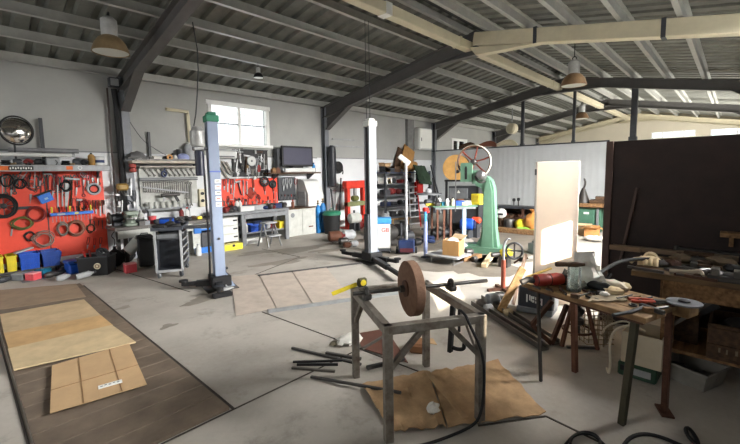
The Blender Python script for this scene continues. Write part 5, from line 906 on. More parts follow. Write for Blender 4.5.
# racking along the wall
rk = []; X0r, X1r, Yr = 9.15, 11.55, 8.2
for x in (X0r, X1r):
    for y in (7.95, 8.5): rk.append(('upright', MB().box((x, y, .82), (.06, .06, 1.64)), dgrey))
SH = [.18, .54, .90, 1.26, 1.62]
for z in SH: rk.append(('shelf_board', MB().box(((X0r+X1r)/2, Yr+.02, z-.02), (X1r-X0r, .62, .035), bev=.003), mat('shelf_dark', (88, 90, 94), .5) if z < 1.5 else mat('shelf_blue', (56, 64, 88), .5)))
rk.append(('cross_brace', MB().bar((X0r+.95, 7.93, 1.58), (X0r+1.05, 7.93, .95), .02, .04, V((0, -1, 0))), blue))
grp('storage_rack', 'long grey five shelf rack full of parts against the tool wall behind the white-capped post', 'rack', rk)
rnd = random.Random(11)
words = {0: ['top shelf', 'second shelf', 'third shelf', 'fourth shelf', 'bottom shelf']}
def rackx(px, Y=8.1): return wy(px, 180, Y).x
RK = [  # px, shelf index from the top, kind, size, material, label
 (377.5, 0, 'box', (.34, .3, .22), black, 'black box at the left end of the top rack shelf'), (383.5, 0, 'carton', (.32, .3, .34), card4, 'tan carton at the left of the top rack shelf'), (390, 0, 'box', (.4, .3, .16), dgrey, 'dark grey box between the tan carton and the brown boards'), (396, 0, 'box', (.36, .3, .22), dkwood, 'brown box below the leaning brown boards'), (409.5, 0, 'box', (.3, .3, .14), card4, 'low tan box under the green jacket end of the top shelf'),
 (380.5, 1, 'box', (.5, .3, .22), offw, 'white box at the left of the second rack shelf'), (387.5, 1, 'box', (.22, .3, .2), mat('ochre3', (190, 150, 60), .6), 'ochre box right of the white box on the second shelf'), (394, 1, 'motor', .1, dgrey, 'dark grey motor in the middle of the second rack shelf'), (403, 1, 'box', (.36, .3, .14), dred, 'dark red box on the right of the second rack shelf'), (411, 1, 'motor', .1, black, 'black motor at the right end of the second rack shelf'),
 (379, 2, 'motor', .11, black, 'black motor at the left of the third rack shelf'), (385, 2, 'box', (.3, .3, .2), dgrey, 'dark grey box left of the dark red casing on the third shelf'), (393, 2, 'motor', .12, dred, 'dark red casing in the middle of the third rack shelf'), (400, 2, 'motor', .1, mat('maroon', (96, 34, 32), .5), 'maroon casing right of the dark red one on the third shelf'), (408, 2, 'box', (.3, .3, .18), black, 'black box left of the red jerrycan'),
 (379, 3, 'box', (.3, .3, .16), dblue, 'dark blue box at the left of the fourth rack shelf'), (386, 3, 'motor', .1, dsteel, 'dark steel casing on the left of the fourth rack shelf'), (393, 3, 'box', (.3, .3, .14), dgrey, 'dark grey box in the middle of the fourth rack shelf'), (401, 3, 'motor', .09, black, 'black casing on the right of the fourth rack shelf'), (409, 3, 'box', (.26, .3, .16), dkwood, 'brown box at the right of the fourth rack shelf'),
 (381, 4, 'motor', .12, lgrey, 'pale casing at the left of the bottom rack shelf'), (392, 4, 'box', (.3, .3, .2), black, 'black box on the bottom rack shelf'), (402, 4, 'motor', .1, dsteel, 'dark steel casing on the bottom rack shelf')]
for px, si, kd, sz, m, lb in RK:
    z = SH[4-si]; x = max(X0r+.22, min(X1r-.25, rackx(px)))
    sz = tuple(q*.82 for q in sz) if kd != 'motor' else sz*.85
    if kd == 'box': g_('storage_box', lb, 'box', ('box_body', MB().box((x, 8.15, z+sz[2]*.45), (sz[0], sz[1], sz[2]*.9), bev=.008), m), ('lid', MB().box((x, 8.15, z+sz[2]*.95), (sz[0]+.012, sz[1]+.012, sz[2]*.1), bev=.004), m))
    elif kd == 'carton': one('carton', lb, 'carton', carton(MB(), at(x, 8.15, z), sz), m)
    else: g_('motor_casing', lb, 'motor', ('casing', MB().lathe([(sz*.6, -sz*1.4), (sz, -sz*1.1), (sz, sz*.9), (sz*.6, sz*1.3), (sz*.25, sz*1.7)], (x, 8.15, z+sz), (1, .3, 0), 14), m), ('foot', MB().box((x, 8.15, z+sz*.08), (sz*1.4, sz*1.2, sz*.16)), dsteel))
for (x0, y0, x1, y1, m, lb) in ((398, 173, 403.5, 149, dkwood, 'darker of two brown boards leaning on the wall above the rack'), (403, 173, 410, 148, mat('board_tan', (176, 130, 76), .7), 'tan board leaning in front of the darker one above the rack')):
    a = wy(x0, y0, 8.5); b = wy(x1, y1, 8.6); a.z = 1.65; a.y = 8.56 if m is dkwood else 8.40; w_ = .35 if m is dkwood else .55; one('leaning_board', lb, 'board', MB().bar(a, V((b.x, 8.70 if m is dkwood else 8.62, b.z)), w_, .03, V((0, -1, .35)), .003), m)
one('tan_tarp', 'tan folded canvas heaped on top of the rack beside the boards', 'canvas', MB().ball((rackx(412, 8.0), 8.06, 1.82), (.34, .20, .18), 14, 8, .1), mat('canvas_tan', (166, 124, 72), .9))
a = wy(417, 162, 7.9); b = wy(424, 180, 7.9); one('green_jacket', 'dark green jacket draped over the right end of the rack', 'jacket', MB().sheet([(a.x-.26, 7.66, 1.22), (b.x+.06, 7.66, 1.16), (a.x+.26, 7.84, 1.80), (a.x-.34, 7.84, 1.84)], 7, 8, .03, .05, lambda u, v: .03*math.sin(PI*v), 5), jgreen)
x = rackx(419, 7.85); z = .92; g_('jerrycan', 'red jerrycan hanging at the right end of the rack', 'jerrycan', ('can_body', MB().box((x, 7.86, 1.06), (.36, .15, .46), bev=.03), red), ('spout', MB().cyl((x-.11, 7.86, 1.27), (x-.14, 7.86, 1.36), .03), dred), ('can_handle', MB().tube([(x-.04, 7.86, 1.28), (x-.03, 7.86, 1.34), (x+.1, 7.86, 1.34), (x+.12, 7.86, 1.28)], .018, 6, smooth=1), red), ('hang_strap', MB().bar((x, 7.9, 1.3), (x, 7.99, 1.55), .03, .01), black))
# white box on the wall near the third column
g_('wall_cabinet', 'large white cabinet fixed high on the wall left of the third steel column', 'cabinet', ('cabinet_body', MB().box((12.1, 8.62, 2.82), (.82, .24, .80), bev=.03), white), ('cabinet_door', MB().box((12.1, 8.49, 2.83), (.74, .03, .70), bev=.01), offw), ('door_handle', MB().box((11.8, 8.47, 2.8), (.03, .02, .12), bev=.004), grey))
# red tool things on floor before the rack
for px, py, kd, m, lb in ((381, 236, 0, dgrey, 'dark grey engine block on the floor between the extractor and the rack'), (393, 240, 0, dsteel, 'dark steel gearbox on the floor right of the extractor'), (399, 232, 1, pine, 'pale plank lying on engine parts left of the light stand'), (388, 226, 0, lgrey, 'pale alternator on the parts pile before the rack'), (405, 236, 0, black, 'black tyre-like casing behind the light stand base')):
    a = wz(px, py); s = .16
    if kd: one('plank', lb, 'plank', MB().box((a.x, a.y, .36), (.7, .14, .03), -.3).box((a.x-.25, a.y+.05, .17), (.06, .1, .35)).box((a.x+.25, a.y-.08, .17), (.06, .1, .35)), m)
    else: g_('engine_part', lb, 'engine part', ('casing', MB().lathe([(s*.6, -s*1.3), (s, -s), (s, s*.9), (s*.5, s*1.4)], (a.x, a.y+.1, s), (1, rnd.uniform(-.8, .5), 0), 14), m), ('flange', MB().lathe([(s*.5, 0), (s*.5, s*1.1)], (a.x, a.y+.1, s*1.2), (0, -.2, 1), 12), m), ('foot', MB().box((a.x, a.y+.1, .012), (s*1.3, s*1.3, .024)), dsteel))
# ladder leaning on the rack
a = wz(428, 228); p0 = V((a.x-.1, a.y+.35, 0)); p1 = wy(412.5, 181, 7.80); ld = []; ux = V((1, -.15, 0)).normalized()*.20
dv = p1 - p0
for s in (-1, 1): ld.append(('rail', MB().bar(p0+ux*s, p1+ux*s*.9, .03, .06), red if s > 0 else lgrey))
for i in range(7): q = p0 + dv*(.08+.13*i); ld.append(('rung', MB().bar(q-ux*.95, q+ux*.95, .03, .03), lgrey))
grp('ladder', 'metal ladder leaning against the right end of the rack', 'ladder', ld)
# white light stand in a blue-black wheeled base
a = onfloor(406.5, 255, .15); top = a + V((0, 0, 1.3)); top.z = CAMH + 0
d = (V((a.x, a.y, 0)) - V((0, 0, 0))).length
hz = wz(405, 250, 0); zt = 0
for z in [i*.01 for i in range(60, 240)]:
    dirv = ray(402, 163)
    t = (a.x*dirv.x + a.y*dirv.y)/(dirv.x**2+dirv.y**2); zt = CAMH + dirv.z*t; break
Ml = at(a.x, a.y, 0, face_cam(a))
hp = MB(Ml @ Matrix.Translation((-.03, 0, zt+.06)) @ Matrix.Rotation(R(38), 4, 'Y')).box((0, 0, 0), (.26, .05, .10), bev=.012); hb = MB(Ml).box((-.02, .03, zt+.03), (.06, .05, .07), bev=.008)
g_('light_stand', 'white tilted lamp head on a tall white pole before the rack', 'light stand', ('pole', MB(Ml).cyl((0, 0, .12), (0, 0, zt+.02), .028, n=12), lgrey), ('lamp_head', hp, white), ('head_bracket', hb, lgrey), ('base_box', MB(Ml).box((0, 0, .16), (.32, .28, .24), bev=.02), dblue), ('base_front', MB(Ml).box((0, -.145, .09), (.26, .02, .08), bev=.006), mat('maroon2', (84, 38, 46), .5)), *[('wheel', MB(Ml).lathe([(.06, -.02), (.07, -.01), (.07, .01), (.06, .02)], (x, .02, .07), (1, 0, 0), 16), black) for x in (-.19, .19)], ('side_handle', MB(Ml).cyl((-.10, -.06, .2), (-.10, -.06, .62), .012), dgrey))
# red and blue jack stand
a = onfloor(425.5, 258, .06); Mk = at(a.x, a.y, 0)
dirv = ray(425, 207); t = (a.x*dirv.x + a.y*dirv.y)/(dirv.x**2+dirv.y**2); zk = CAMH + dirv.z*t
g_('telescopic_jack', 'slim upright jack with red head and pale blue tube before the ladder', 'jack', ('jack_tube', MB(Mk).cyl((0, 0, .02), (0, 0, zk*.72), .036, n=14), mat('jack_blue', (140, 150, 190), .45)), ('jack_ram', MB(Mk).cyl((0, 0, zk*.72), (0, 0, zk*.92), .024, n=12), lblue), ('jack_head', MB(Mk).box((0, 0, zk*.95), (.10, .08, .07), bev=.012).box((.07, 0, zk*.90), (.07, .05, .05), bev=.01), red), ('foot', MB(Mk).lathe([(.09, 0), (.09, .015), (.04, .03)], (0, 0, 0), n=16), dgrey))
# round grey side table behind
a = wx(429, 194, 9.0); g_('round_table', 'small round grey metal table behind the red-headed jack', 'table', ('table_top', MB().lathe([(.34, -.02), (.35, -.012), (.35, .012), (.34, .02)], a, n=26), grey), ('stem', MB().cyl((a.x, a.y, .02), (a.x, a.y, a.z-.02), .035), dgrey), ('foot', MB().lathe([(.22, 0), (.22, .02), (.05, .05)], (a.x, a.y, 0), n=20), dgrey))
a2 = a + V((-.02, 0, .02)); g_('motor_casing', 'pale casing standing on the small round grey table', 'motor', ('casing', MB().lathe([(.06, 0), (.085, .03), (.085, .10), (.04, .14)], a2, n=14), lgrey), ('knob', MB().lathe([(.02, .14), (.03, .17)], a2, n=10), black))
a = wz(432, 243); one('blue_hose', 'dark blue hose heap on the floor behind the cardboard box', 'hose', MB().ring((a.x, a.y+.1, .05), .18, .04, (.1, 0, 1), 22, 8, .7, .06).ring((a.x+.02, a.y+.12, .12), .16, .04, (.1, 0, 1), 22, 8, .7, .08), dblue)
# ---------------------------------------------------------------- bandsaw
c = wx(474, 162, 6.95); n_ = V((-.97, -.24, 0)).normalized(); th = n_.cross(V((0, 0, 1))).normalized()  # th points along the wheel plane
if th.y > 0: th = -th
# th now points to -Y (to the right in the photo)
whl = MB().ring(c, .315, .018, n_, 40, 8); tyre = MB().lathe([(.318, -.04), (.334, -.032), (.334, .032), (.318, .04)], c, n_, 40, False)
spk = MB()
for i in range(6):
    a_ = 2*PI*i/6+.3; v = th*math.cos(a_) + V((0, 0, 1))*math.sin(a_); spk.tube([c+v*.05, c+v*.2+th.cross(n_)*.01, c+v*.31], .016, 7)
hub = MB().lathe([(.06, -.05), (.065, 0), (.055, .06), (.03, .08)], c, n_, 16)
def P(u, z, off=0): return V((c.x, c.y, 0)) + th*u + V((0, 0, z)) - n_*off
# S-shaped frame: neck above, arm curving down to the right into a swelling column and foot
def slab(poly, o0, o1):
    m = MB(); Tm_ = Matrix(((th.x, 0, -n_.x, c.x), (th.y, 0, -n_.y, c.y), (0, 1, 0, 0), (0, 0, 0, 1)))
    return m.prism(poly, o0, o1, Tm_)
col_poly = [(.42, .0), (.02, .0), (-.22, .02), (-.20, .14), (.05, .17), (.14, .30), (.175, .62), (.185, 1.0), (.175, 1.18), (.13, 1.28), (.02, 1.33), (.02, 1.50), (.12, 1.52), (.25, 1.50), (.33, 1.42), (.375, 1.28), (.395, 1.0), (.42, .5), (.47, .12), (.49, .0)]
colm_ = slab(col_poly, .02, .26)
side_ = slab([(.16, .1), (.20, .5), (.205, 1.2), (.25, 1.44), (.30, 1.44), (.35, 1.2), (.37, .5), (.39, .1)], -.02, .30)
gd = slab([(-.24, 1.40), (-.24, 1.74), (-.22, 1.77), (-.03, 1.77), (-.01, 1.74), (-.01, 1.40)], -.10, -.04); gd2 = slab([(-.02, 1.36), (-.02, 1.62), (.10, 1.62), (.10, 1.36)], -.06, .04)
slot = slab([(-.15, 1.45), (-.15, 1.66), (-.138, 1.70), (-.117, 1.70), (-.105, 1.66), (-.105, 1.45)], -.106, -.099)
ped = slab([(-.40, 0), (-.40, .06), (-.10, .12), (.56, .12), (.64, .05), (.64, 0)], -.08, .42)
bl = slab([(-.372, .80), (-.372, 1.8), (-.352, 1.8), (-.352, .80)], -.004, .004)
mo = MB().lathe([(.05, -.14), (.085, -.12), (.085, .10), (.05, .13)], P(.16, 1.52, -.06), (n_.x, n_.y, .2), 16); kn = MB().tube([P(.05, 1.50, -.1), P(.10, 1.42, -.14), P(.18, 1.38, -.14), P(.24, 1.42, -.1)], .022, 8, smooth=1)
tb = slab([(-.62, .80), (-.62, .84), (.16, .84), (.16, .80)], -.30, .32)
grp('bandsaw', 'large mint green bandsaw with an open spoked top wheel', 'bandsaw', [('frame_column', colm_, mint), ('frame_web', side_, mint), ('blade_guard', gd, mint, [('guard_slot', slot, black)]), ('guard_arm', gd2, mint), ('top_wheel', tyre, mat('wheel_tyre', (190, 186, 170), .5), [('wheel_rim', whl, mat('rim_brown', (120, 84, 66), .55)), ('spokes', spk, mat('spoke_red', (132, 60, 44), .5)), ('hub', hub, dsteel)]), ('foot_plinth', ped, mint), ('saw_blade', bl, steel), ('tension_gear', mo, steel, [('tension_lever', kn, dsteel)])])
# hood, cable drum and machines behind
a = wx(456, 168, 9.6); g_('cable_drum', 'wooden cable drum with a tan disc face behind the bandsaw wheel', 'cable drum', ('drum_side', MB().lathe([(.37, 0), (.37, .03)], a, (-.9, -.3, 0), 32), mat('drum_tan', (190, 146, 84), .7)), ('drum_core', MB().lathe([(.2, -.2), (.2, 0)], a, (-.9, -.3, 0), 20), dkwood), ('drum_side', MB().lathe([(.37, -.23), (.37, -.2)], a, (-.9, -.3, 0), 32), dkwood), ('centre_hole', MB().lathe([(.05, .0301), (.05, .034)], a+V((0, -.06, -.10)), (-.9, -.3, 0), 12), black))
xb_ = 9.7; p = wx(447, 180, 9.5); q = wx(477, 195, 9.5); yc = (p.y+q.y)/2; wd = p.y-q.y
g_('machine_cabinet', 'dark grey machine cabinet with an open top frame carrying the cable drum', 'machine', ('cabinet_body', MB().box((xb_+.1, yc-.02, (q.z-.1)/2+.2), (.5, wd, q.z+.25-.1), bev=.01), dgrey), ('top_frame', MB().box((xb_+.1, yc, p.z-.02), (.62, wd+.16, .05), bev=.006), black), ('front_panel', MB().box((xb_-.16, yc+.12, q.z+.02), (.02, wd*.62, .3)), grey), ('warning_label', MB().prism([(-.05, 0), (.05, 0), (0, .085)], 0, .004, Matrix(((0, 0, -1, xb_-.171), (1, 0, 0, wx(458, 192, 9.5).y), (0, 1, 0, wx(458, 193, 9.5).z), (0, 0, 0, 1)))), offw), ('frame_post', MB().box((xb_-.15, yc-wd/2, (p.z)/2), (.05, .05, p.z)), black), ('frame_post', MB().box((xb_-.15, yc+wd/2+.05, p.z/2), (.05, .05, p.z)), black))
a = wx(437, 190, 9.5); 
for x0, y0, x1, y1, m, lb in ((431, 165, 441, 214, dgrey, 'dark steel bar leaning at the third column'), (433, 178, 437, 214, dsteel, 'shorter steel bar leaning at the third column')):
    p = wy(x0, y0, 8.5); q = wy(x1, y1, 8.2); one('leaning_pole', lb, 'pole', MB().bar(p, V((q.x, 8.1, .0)), .06, .04, V((0, -1, 0))), m)
# green-topped work table with brown legs left of the bandsaw
tA = wz(433, 206.5, .80); tB = wz(478, 205.5, .80)
tc_ = (tA+tB)/2; tl = (tB-tA).length; ta = math.atan2((tB-tA).y, (tB-tA).x); Mt2 = Matrix.Translation((tc_.x, tc_.y, 0)) @ Matrix.Rotation(ta, 4, 'Z')
g_('green_table', 'pale green topped work table crowded with tools beside the bandsaw', 'table', ('table_top', MB(Mt2).box((0, .35, .785), (tl, .7, .03), bev=.006), mint), ('apron', MB(Mt2).box((0, .03, .75), (tl-.1, .03, .05)), grey), *[('leg', MB(Mt2).box((x, y, .385), (.045, .045, .77)), brown) for x in (-tl/2+.12, -tl/2+.28, -tl/2+.44) for y in (.06,)], *[('leg', MB(Mt2).box((x, .62, .385), (.045, .045, .77)), brown) for x in (-tl/2+.12, tl/2-.12)], ('steel_leg', MB(Mt2).box((.22, .05, .385), (.09, .06, .77), bev=.006), mat('leg_blue', (150, 176, 190), .45)))
for i, (u, v, m, k, lb) in enumerate(((-.42, .2, yellow, 0, 'yellow level lying at the left of the green work table'), (.05, .42, yellow, 0, 'long yellow bar lying across the back of the green work table'), (-.15, .14, white, 1, 'left of two white bottles on the green work table'), (-.03, .12, cream, 1, 'cream bottle at the front of the green work table'), (.12, .14, blue, 2, 'blue box at the front of the green work table'), (.30, .2, lgrey, 2, 'pale box right of the blue box on the green table'), (.22, .4, brown, 3, 'brown casing behind the blue box on the green table'), (-.25, .45, white, 1, 'right of two white bottles at the back of the green table'), (.40, .5, dsteel, 3, 'dark steel casing at the right back of the green table'), (-.5, .5, dgrey, 3, 'dark grey casing at the left back of the green table'))):
    u = u*tl; z = .80; Q = Mt2 @ V((u, v, z)); Mq = Matrix.Translation(Q) @ Matrix.Rotation(ta, 4, 'Z')
    if k == 0: g_('spirit_level', lb, 'level', ('level_body', MB(Mq).box((0, 0, .03), (.46, .05, .06), .25 if i == 0 else -.12, bev=.004), m), ('vial_window', MB(Mq).box((0, -.0, .062), (.06, .03, .006), .25 if i == 0 else -.12), offw))
    elif k == 1: bottle_('spray_bottle', lb, Q.x, Q.y, z, .045, .2, m, black)
    elif k == 2: g_('parts_box', lb, 'box', ('box_body', MB(Mq).box((0, 0, .045), (.2, .16, .09), bev=.01), m), ('lid', MB(Mq).box((0, 0, .1), (.205, .165, .02), bev=.004), m))
    else: g_('motor_casing', lb, 'motor', ('casing', MB(Mq).lathe([(.05, -.1), (.07, -.08), (.07, .07), (.03, .1)], (0, 0, .07), (1, .4, 0), 12), m), ('foot', MB(Mq).box((0, 0, .008), (.09, .1, .016)), dsteel))
Q = Mt2 @ V((tl*.40, .28, 0)); p = wx(477, 195, Q.x); g_('yellow_switch_box', 'yellow box standing on the right end of the green work table', 'box', ('box_body', MB(at(p.x+.1, p.y+.05, 0)).box((0, 0, .80+.13), (.16, .24, .26), bev=.012), yellow), ('front_cover', MB(at(p.x+.1, p.y+.05, 0)).box((-.085, 0, .95), (.012, .16, .16), bev=.006), mat('yellow_dark', (196, 172, 40), .5)))
# floor things around the bandsaw foot
a = onfloor(471, 232, .0); a = wz(471, 238); g_('blue_motor', 'bright blue electric motor under the green work table', 'motor', ('motor_body', MB().lathe([(.10, -.17), (.14, -.14), (.14, .12), (.10, .16)], (a.x, a.y+.1, .33), (.4, -1, 0), 20), blue), ('end_cover', MB().lathe([(.11, .14), (.12, .18), (.06, .2)], (a.x, a.y+.1, .33), (.4, -1, 0), 18), dblue), ('motor_stand', MB().box((a.x, a.y+.1, .095), (.26, .22, .19), bev=.01), dgrey))
a = wz(480, 238); g_('red_motor', 'orange red motor end beside the blue motor', 'motor', ('motor_body', MB().lathe([(.06, -.1), (.085, -.08), (.085, .08), (.04, .12)], (a.x+.02, a.y+.12, .42), (.3, -1, 0), 16), mat('orange_red', (206, 74, 44), .5)), ('motor_stand', MB().box((a.x+.02, a.y+.12, .17), (.14, .14, .34)), dgrey))
for px, py, s, m, lb in ((462, 236, .16, black, 'black fan casing left of the blue motor'), (466, 252, .09, lgrey, 'pale grinder head on the floor before the bandsaw foot'), (472, 256, .07, dsteel, 'dark steel part on the floor at the bandsaw foot'), (450, 254, .07, black, 'black part on the floor right of the cardboard box'), (477, 262, .05, dsteel, 'small steel part lying in front of the bandsaw')):
    a = wz(px, py); g_('machine_fitting', lb, 'fitting', ('casing', MB().lathe([(s*.6, -s*1.2), (s, -s), (s, s*.8), (s*.5, s*1.3)], (a.x, a.y+s, s), (1, rnd.uniform(-.9, .2), 0), 14), m), ('foot', MB().box((a.x, a.y+s, s*.08), (s*1.2, s*1.2, s*.16)), dsteel))
for pts, m, lb in (([(484, 268), (492, 257)], beige, 'pale timber offcut lying on the floor at the bandsaw foot'), ([(462, 262), (480, 258)], oldwood, 'brown timber offcut lying in front of the bandsaw')):
    p = wz(*pts[0]); q = wz(*pts[1]); one('timber_offcut', lb, 'timber', MB().bar(p+V((0, 0, .04)), q+V((0, 0, .05)), .09, .07, bev=.004), m)
# low cart with the cardboard box
p = wz(430, 262); q = wz(454, 266); a = (p+q)/2; wl = (q-p).length; ca = math.atan2((q-p).y, (q-p).x); Mc = Matrix.Translation((a.x, a.y, 0)) @ Matrix.Rotation(ca, 4, 'Z')
g_('low_cart', 'low silver metal stand on the floor carrying a cardboard box', 'stand', ('stand_top', MB(Mc).box((0, .22, .13), (wl+.16, .5, .03), bev=.006), lgrey), *[('leg', MB(Mc).tube([(x, .02, .12), (x, .02, .012), (x, .42, .012), (x, .42, .12)], .016, 7), steel) for x in (-wl/2+.02, wl/2-.02)])
dz = .148; g_('cardboard_box', 'open cardboard box on the low silver stand', 'box', ('box_body', carton(MB(), Mc @ Matrix.Translation((.10, .22, dz)) @ Matrix.Rotation(.15, 4, 'Z'), (.30, .26, .26), False), mat('carton_brown', (182, 140, 90), .85, var=.12)), ('flap', MB(Mc @ Matrix.Translation((.10, .22, dz))).bar((-.15, 0, .26), (-.33, -.04, .16), .25, .006), card2), ('flap', MB(Mc @ Matrix.Translation((.10, .22, dz))).bar((0, .13, .26), (.02, .24, .33), .28, .006), card2))
one('crumpled_paper', 'white crumpled paper on top of the open cardboard box', 'paper', MB(Mc).ball((.08, .22, dz+.24), (.11, .09, .06), 10, 7, .18), cloth)
# ---------------------------------------------------------------- far side, in front of the white partition
XP = 11.2
p = wx(497, 206, XP); q = wx(536, 206, XP)
lw = p.y-q.y; yc = (p.y+q.y)/2
g_('long_rack', 'long dark steel rack of parts in front of the white partition', 'rack', ('top_beam', MB().box((XP, yc-.2, p.z+.0), (.5, lw+.9, .06)), dgrey), ('middle_shelf', MB().box((XP, yc-.2, p.z-.42), (.5, lw+.9, .04)), rust), ('bottom_shelf', MB().box((XP, yc-.2, .1), (.5, lw+.9, .05)), dsteel), ('back_panel', MB().box((XP+.24, yc-.2, p.z/2), (.02, lw+.9, p.z-.06)), mat('rack_back', (74, 56, 48), .7)), *[('upright', MB().box((XP-.22, yc-.2+s, p.z/2), (.06, .06, p.z)), rust) for s in (-lw/2-.4, -.1, lw/2+.4)])
cols = [(498, dsteel), (502.5, rust), (507, dred), (511.5, dsteel), (516, rust), (520.5, brown), (525, dsteel), (529.5, dgrey), (534, rust)]
for i, (px, m) in enumerate(cols):
    y = wx(px, 210, XP).y
    g_('steel_fitting', ('rusty', 'dark', 'reddish')[i % 3] + ' fitting on the middle shelf of the long rack, ' + ('first', 'second', 'third', 'fourth', 'fifth', 'sixth', 'seventh', 'eighth', 'ninth')[i] + ' from the bandsaw', 'fitting', ('casing', MB().lathe([(.07, -.09), (.095, -.06), (.095, .06), (.05, .09)], (XP, y, p.z-.298), (.4, 1, .15), 12), m), ('flange', MB().lathe([(.10, -.02), (.10, .02)], (XP, y+.02, p.z-.295), (.4, 1, .15), 12), m))
for i, (px, h) in enumerate(((514, .16), (518.5, .18))):
    y = wx(px, 200, XP).y; g_('clamp_screw', ('shorter', 'taller')[i] + ' dark clamp screw standing up from the long rack', 'clamp', ('screw', MB().cyl((XP, y, p.z+.03), (XP, y, p.z+h), .02), dsteel), ('screw_knob', MB().lathe([(.03, h), (.045, h+.02), (.045, h+.07), (.02, h+.09)], (XP, y, p.z), n=10), black))
for px, py, kd, m, lb in ((521, 221, 0, yellow, 'yellow bag on the floor before the long rack'), (509, 222, 0, dsteel, 'dark steel drum part before the long rack'), (512, 229, 1, oldwood, 'brown timber lying on the floor before the long rack'), (533, 226, 2, orange, 'orange brown sack'), (501, 218, 3, white, 'white round helmet beside the bandsaw column')):
    a = wz(px, py+4); a = V((min(a.x, 10.4), a.y*min(a.x, 10.4)/a.x, 0))
    if kd == 0: one('sack' if 'bag' in lb else 'steel_drum', lb, 'sack' if 'bag' in lb else 'drum', MB().ball((a.x, a.y, .15), (.15, .17, .15), 12, 8, .08) if 'bag' in lb else MB().lathe([(.13, 0), (.14, .02), (.14, .26), (.13, .28)], (a.x, a.y, 0), n=18), m)
    elif kd == 1: one('timber', lb, 'timber', MB().box((a.x, a.y, .06), (.2, 1.2, .12), bev=.01), m)
    elif kd == 2: g_('orange_sack', 'orange brown sack slumped beside the white door panel', 'sack', ('sack_body', MB().ball((a.x, a.y, .24), (.2, .24, .24), 12, 8, .1), mat('sack_orange', (206, 140, 70), .8)), ('sack_neck', MB().lathe([(.09, .4), (.05, .5), (.1, .58)], (a.x, a.y, 0), n=10), mat('sack_orange', (206, 140, 70), .8)))
    else: g_('helmet', lb, 'helmet', ('shell', MB().ball((a.x, a.y, .42), (.15, .15, .14), 14, 9), m), ('visor_strip', MB().box((a.x-.13, a.y-.04, .41), (.05, .16, .05), bev=.01), dgrey), ('helmet_stand', MB().cyl((a.x, a.y, 0), (a.x, a.y, .30), .05), dkwood))
a = wz(527, 231); one('green_plank', 'lime green strip on the floor beside the white door panel', 'strip', MB().box((a.x, a.y, .05), (.18, .5, .1), .3, bev=.01), mat('lime', (160, 210, 80), .6))
# green cupboard and stacked boards right of the door panel
XG = 11.0; p = wx(579, 207, XG); q = wx(600, 228, XG)
g_('green_cupboard', 'green steel cupboard with a white label seen right of the pale door panel', 'cupboard', ('carcass', MB().box((XG+.25, (p.y+q.y)/2+.1, (p.z+.0)/2), (.5, p.y-q.y+.2, p.z-.02), bev=.01), mat('cup_green', (64, 104, 84), .5)), ('door', MB().box((XG-.01, p.y-.17, p.z/2), (.02, .40, p.z-.1), bev=.006), mat('cup_green2', (74, 116, 96), .5), [('label_plate', MB().box((XG-.022, wx(586.5, 213, XG).y, wx(586, 213, XG).z), (.006, .12, .05)), offw)]), ('side_frame', MB().box((XG-.02, q.y+.06, p.z/2), (.04, .05, p.z)), grey))
g_('timber_board', 'thick brown timber board lying across the top of the green cupboard', 'board', ('board_slab', MB().box((XG+.2, (p.y+q.y)/2, p.z+.06), (.6, p.y-q.y+.5, .1), bev=.008), oldwood))
for i, (px, z0, L_, lb) in enumerate(((600, .12, .5, 'lower of two brown offcuts stacked on the timber board'), (602, .20, .36, 'upper of two brown offcuts stacked on the timber board'))):
    y = wx(px, 200, XG).y; one('timber_offcut', lb, 'timber', MB().box((XG+.15, y, p.z+z0+.04), (.3, L_, .075), .1+.1*i, bev=.006), dkwood)
y = wx(582, 200, XG).y; g_('hand_pump', 'dark hand pump with an upright lever on the timber board', 'pump', ('pump_body', MB().lathe([(.16, 0), (.15, .05), (.09, .22), (.05, .34), (.03, .38)], (XG+.1, y, p.z+.11), n=16), mat('pump_dark', (54, 50, 46), .5)), ('pump_lever', MB().tube([(XG+.1, y, p.z+.46), (XG+.05, y-.06, p.z+.62), (XG+.05, y-.02, p.z+.74)], .025, 7, smooth=1), mat('pump_dark', (54, 50, 46), .5)))
for px, py, m, lb in ((592, 232, mat('carton_orange', (196, 140, 84), .8), 'flattened orange brown carton on the floor before the green cupboard'), (582, 231, card2, 'pale carton on the floor at the left of the green cupboard')):
    a = wz(px, py); a = V((10.4, a.y*10.4/a.x, 0)); one('carton', lb, 'carton', carton(MB(), at(a.x+(.22 if px < 590 else 0), a.y, 0, .2), (.3, .32, .22), True), m)
a = wz(598, 240); one('rag_heap', 'white rags on the floor before the orange brown carton', 'rag', MB().ball((a.x-.2, a.y, .06), (.16, .26, .06), 12, 7, .2), cloth)
# ---------------------------------------------------------------- lamps
def highbay(name, label, c, r_, m, hang_z):
    """bell lamp, c = centre of the rim"""
    s = r_/.24
    sh = MB().lathe([(.24*s, 0), (.235*s, .03*s), (.20*s, .13*s), (.15*s, .20*s), (.10*s, .235*s)], c, n=28, cap=False); le = MB().lathe([(.225*s, .008*s), (.02*s, .002*s)], c, n=24)
    ho = MB().lathe([(.10*s, .235*s), (.105*s, .25*s), (.105*s, .46*s), (.06*s, .50*s)], c, n=18); hk = MB().ring(c+V((0, 0, .53*s)), .035*s, .01*s, (1, 0, 0), 14, 6).cyl(c+V((0, 0, .56*s)), (c.x, c.y, hang_z), .008*s, n=6)
    return g_(name, label, 'lamp', ('shade', sh, m), ('diffuser', le, mat('lamp_diffuser', (200, 200, 190), .35, var=.03)), ('gear_housing', ho, mat('lamp_gear', (176, 176, 174), .5)), ('hook', hk, black))
def lampat(px, py, y): 
    d = ray(px, py); return CP + d*(y/d.y)
c = lampat(111, 53, 6.6); highbay('bell_lamp', 'large bronze bell lamp hanging near the left, above the tool board', c, .235, brass, ztop(6.6)+.02)
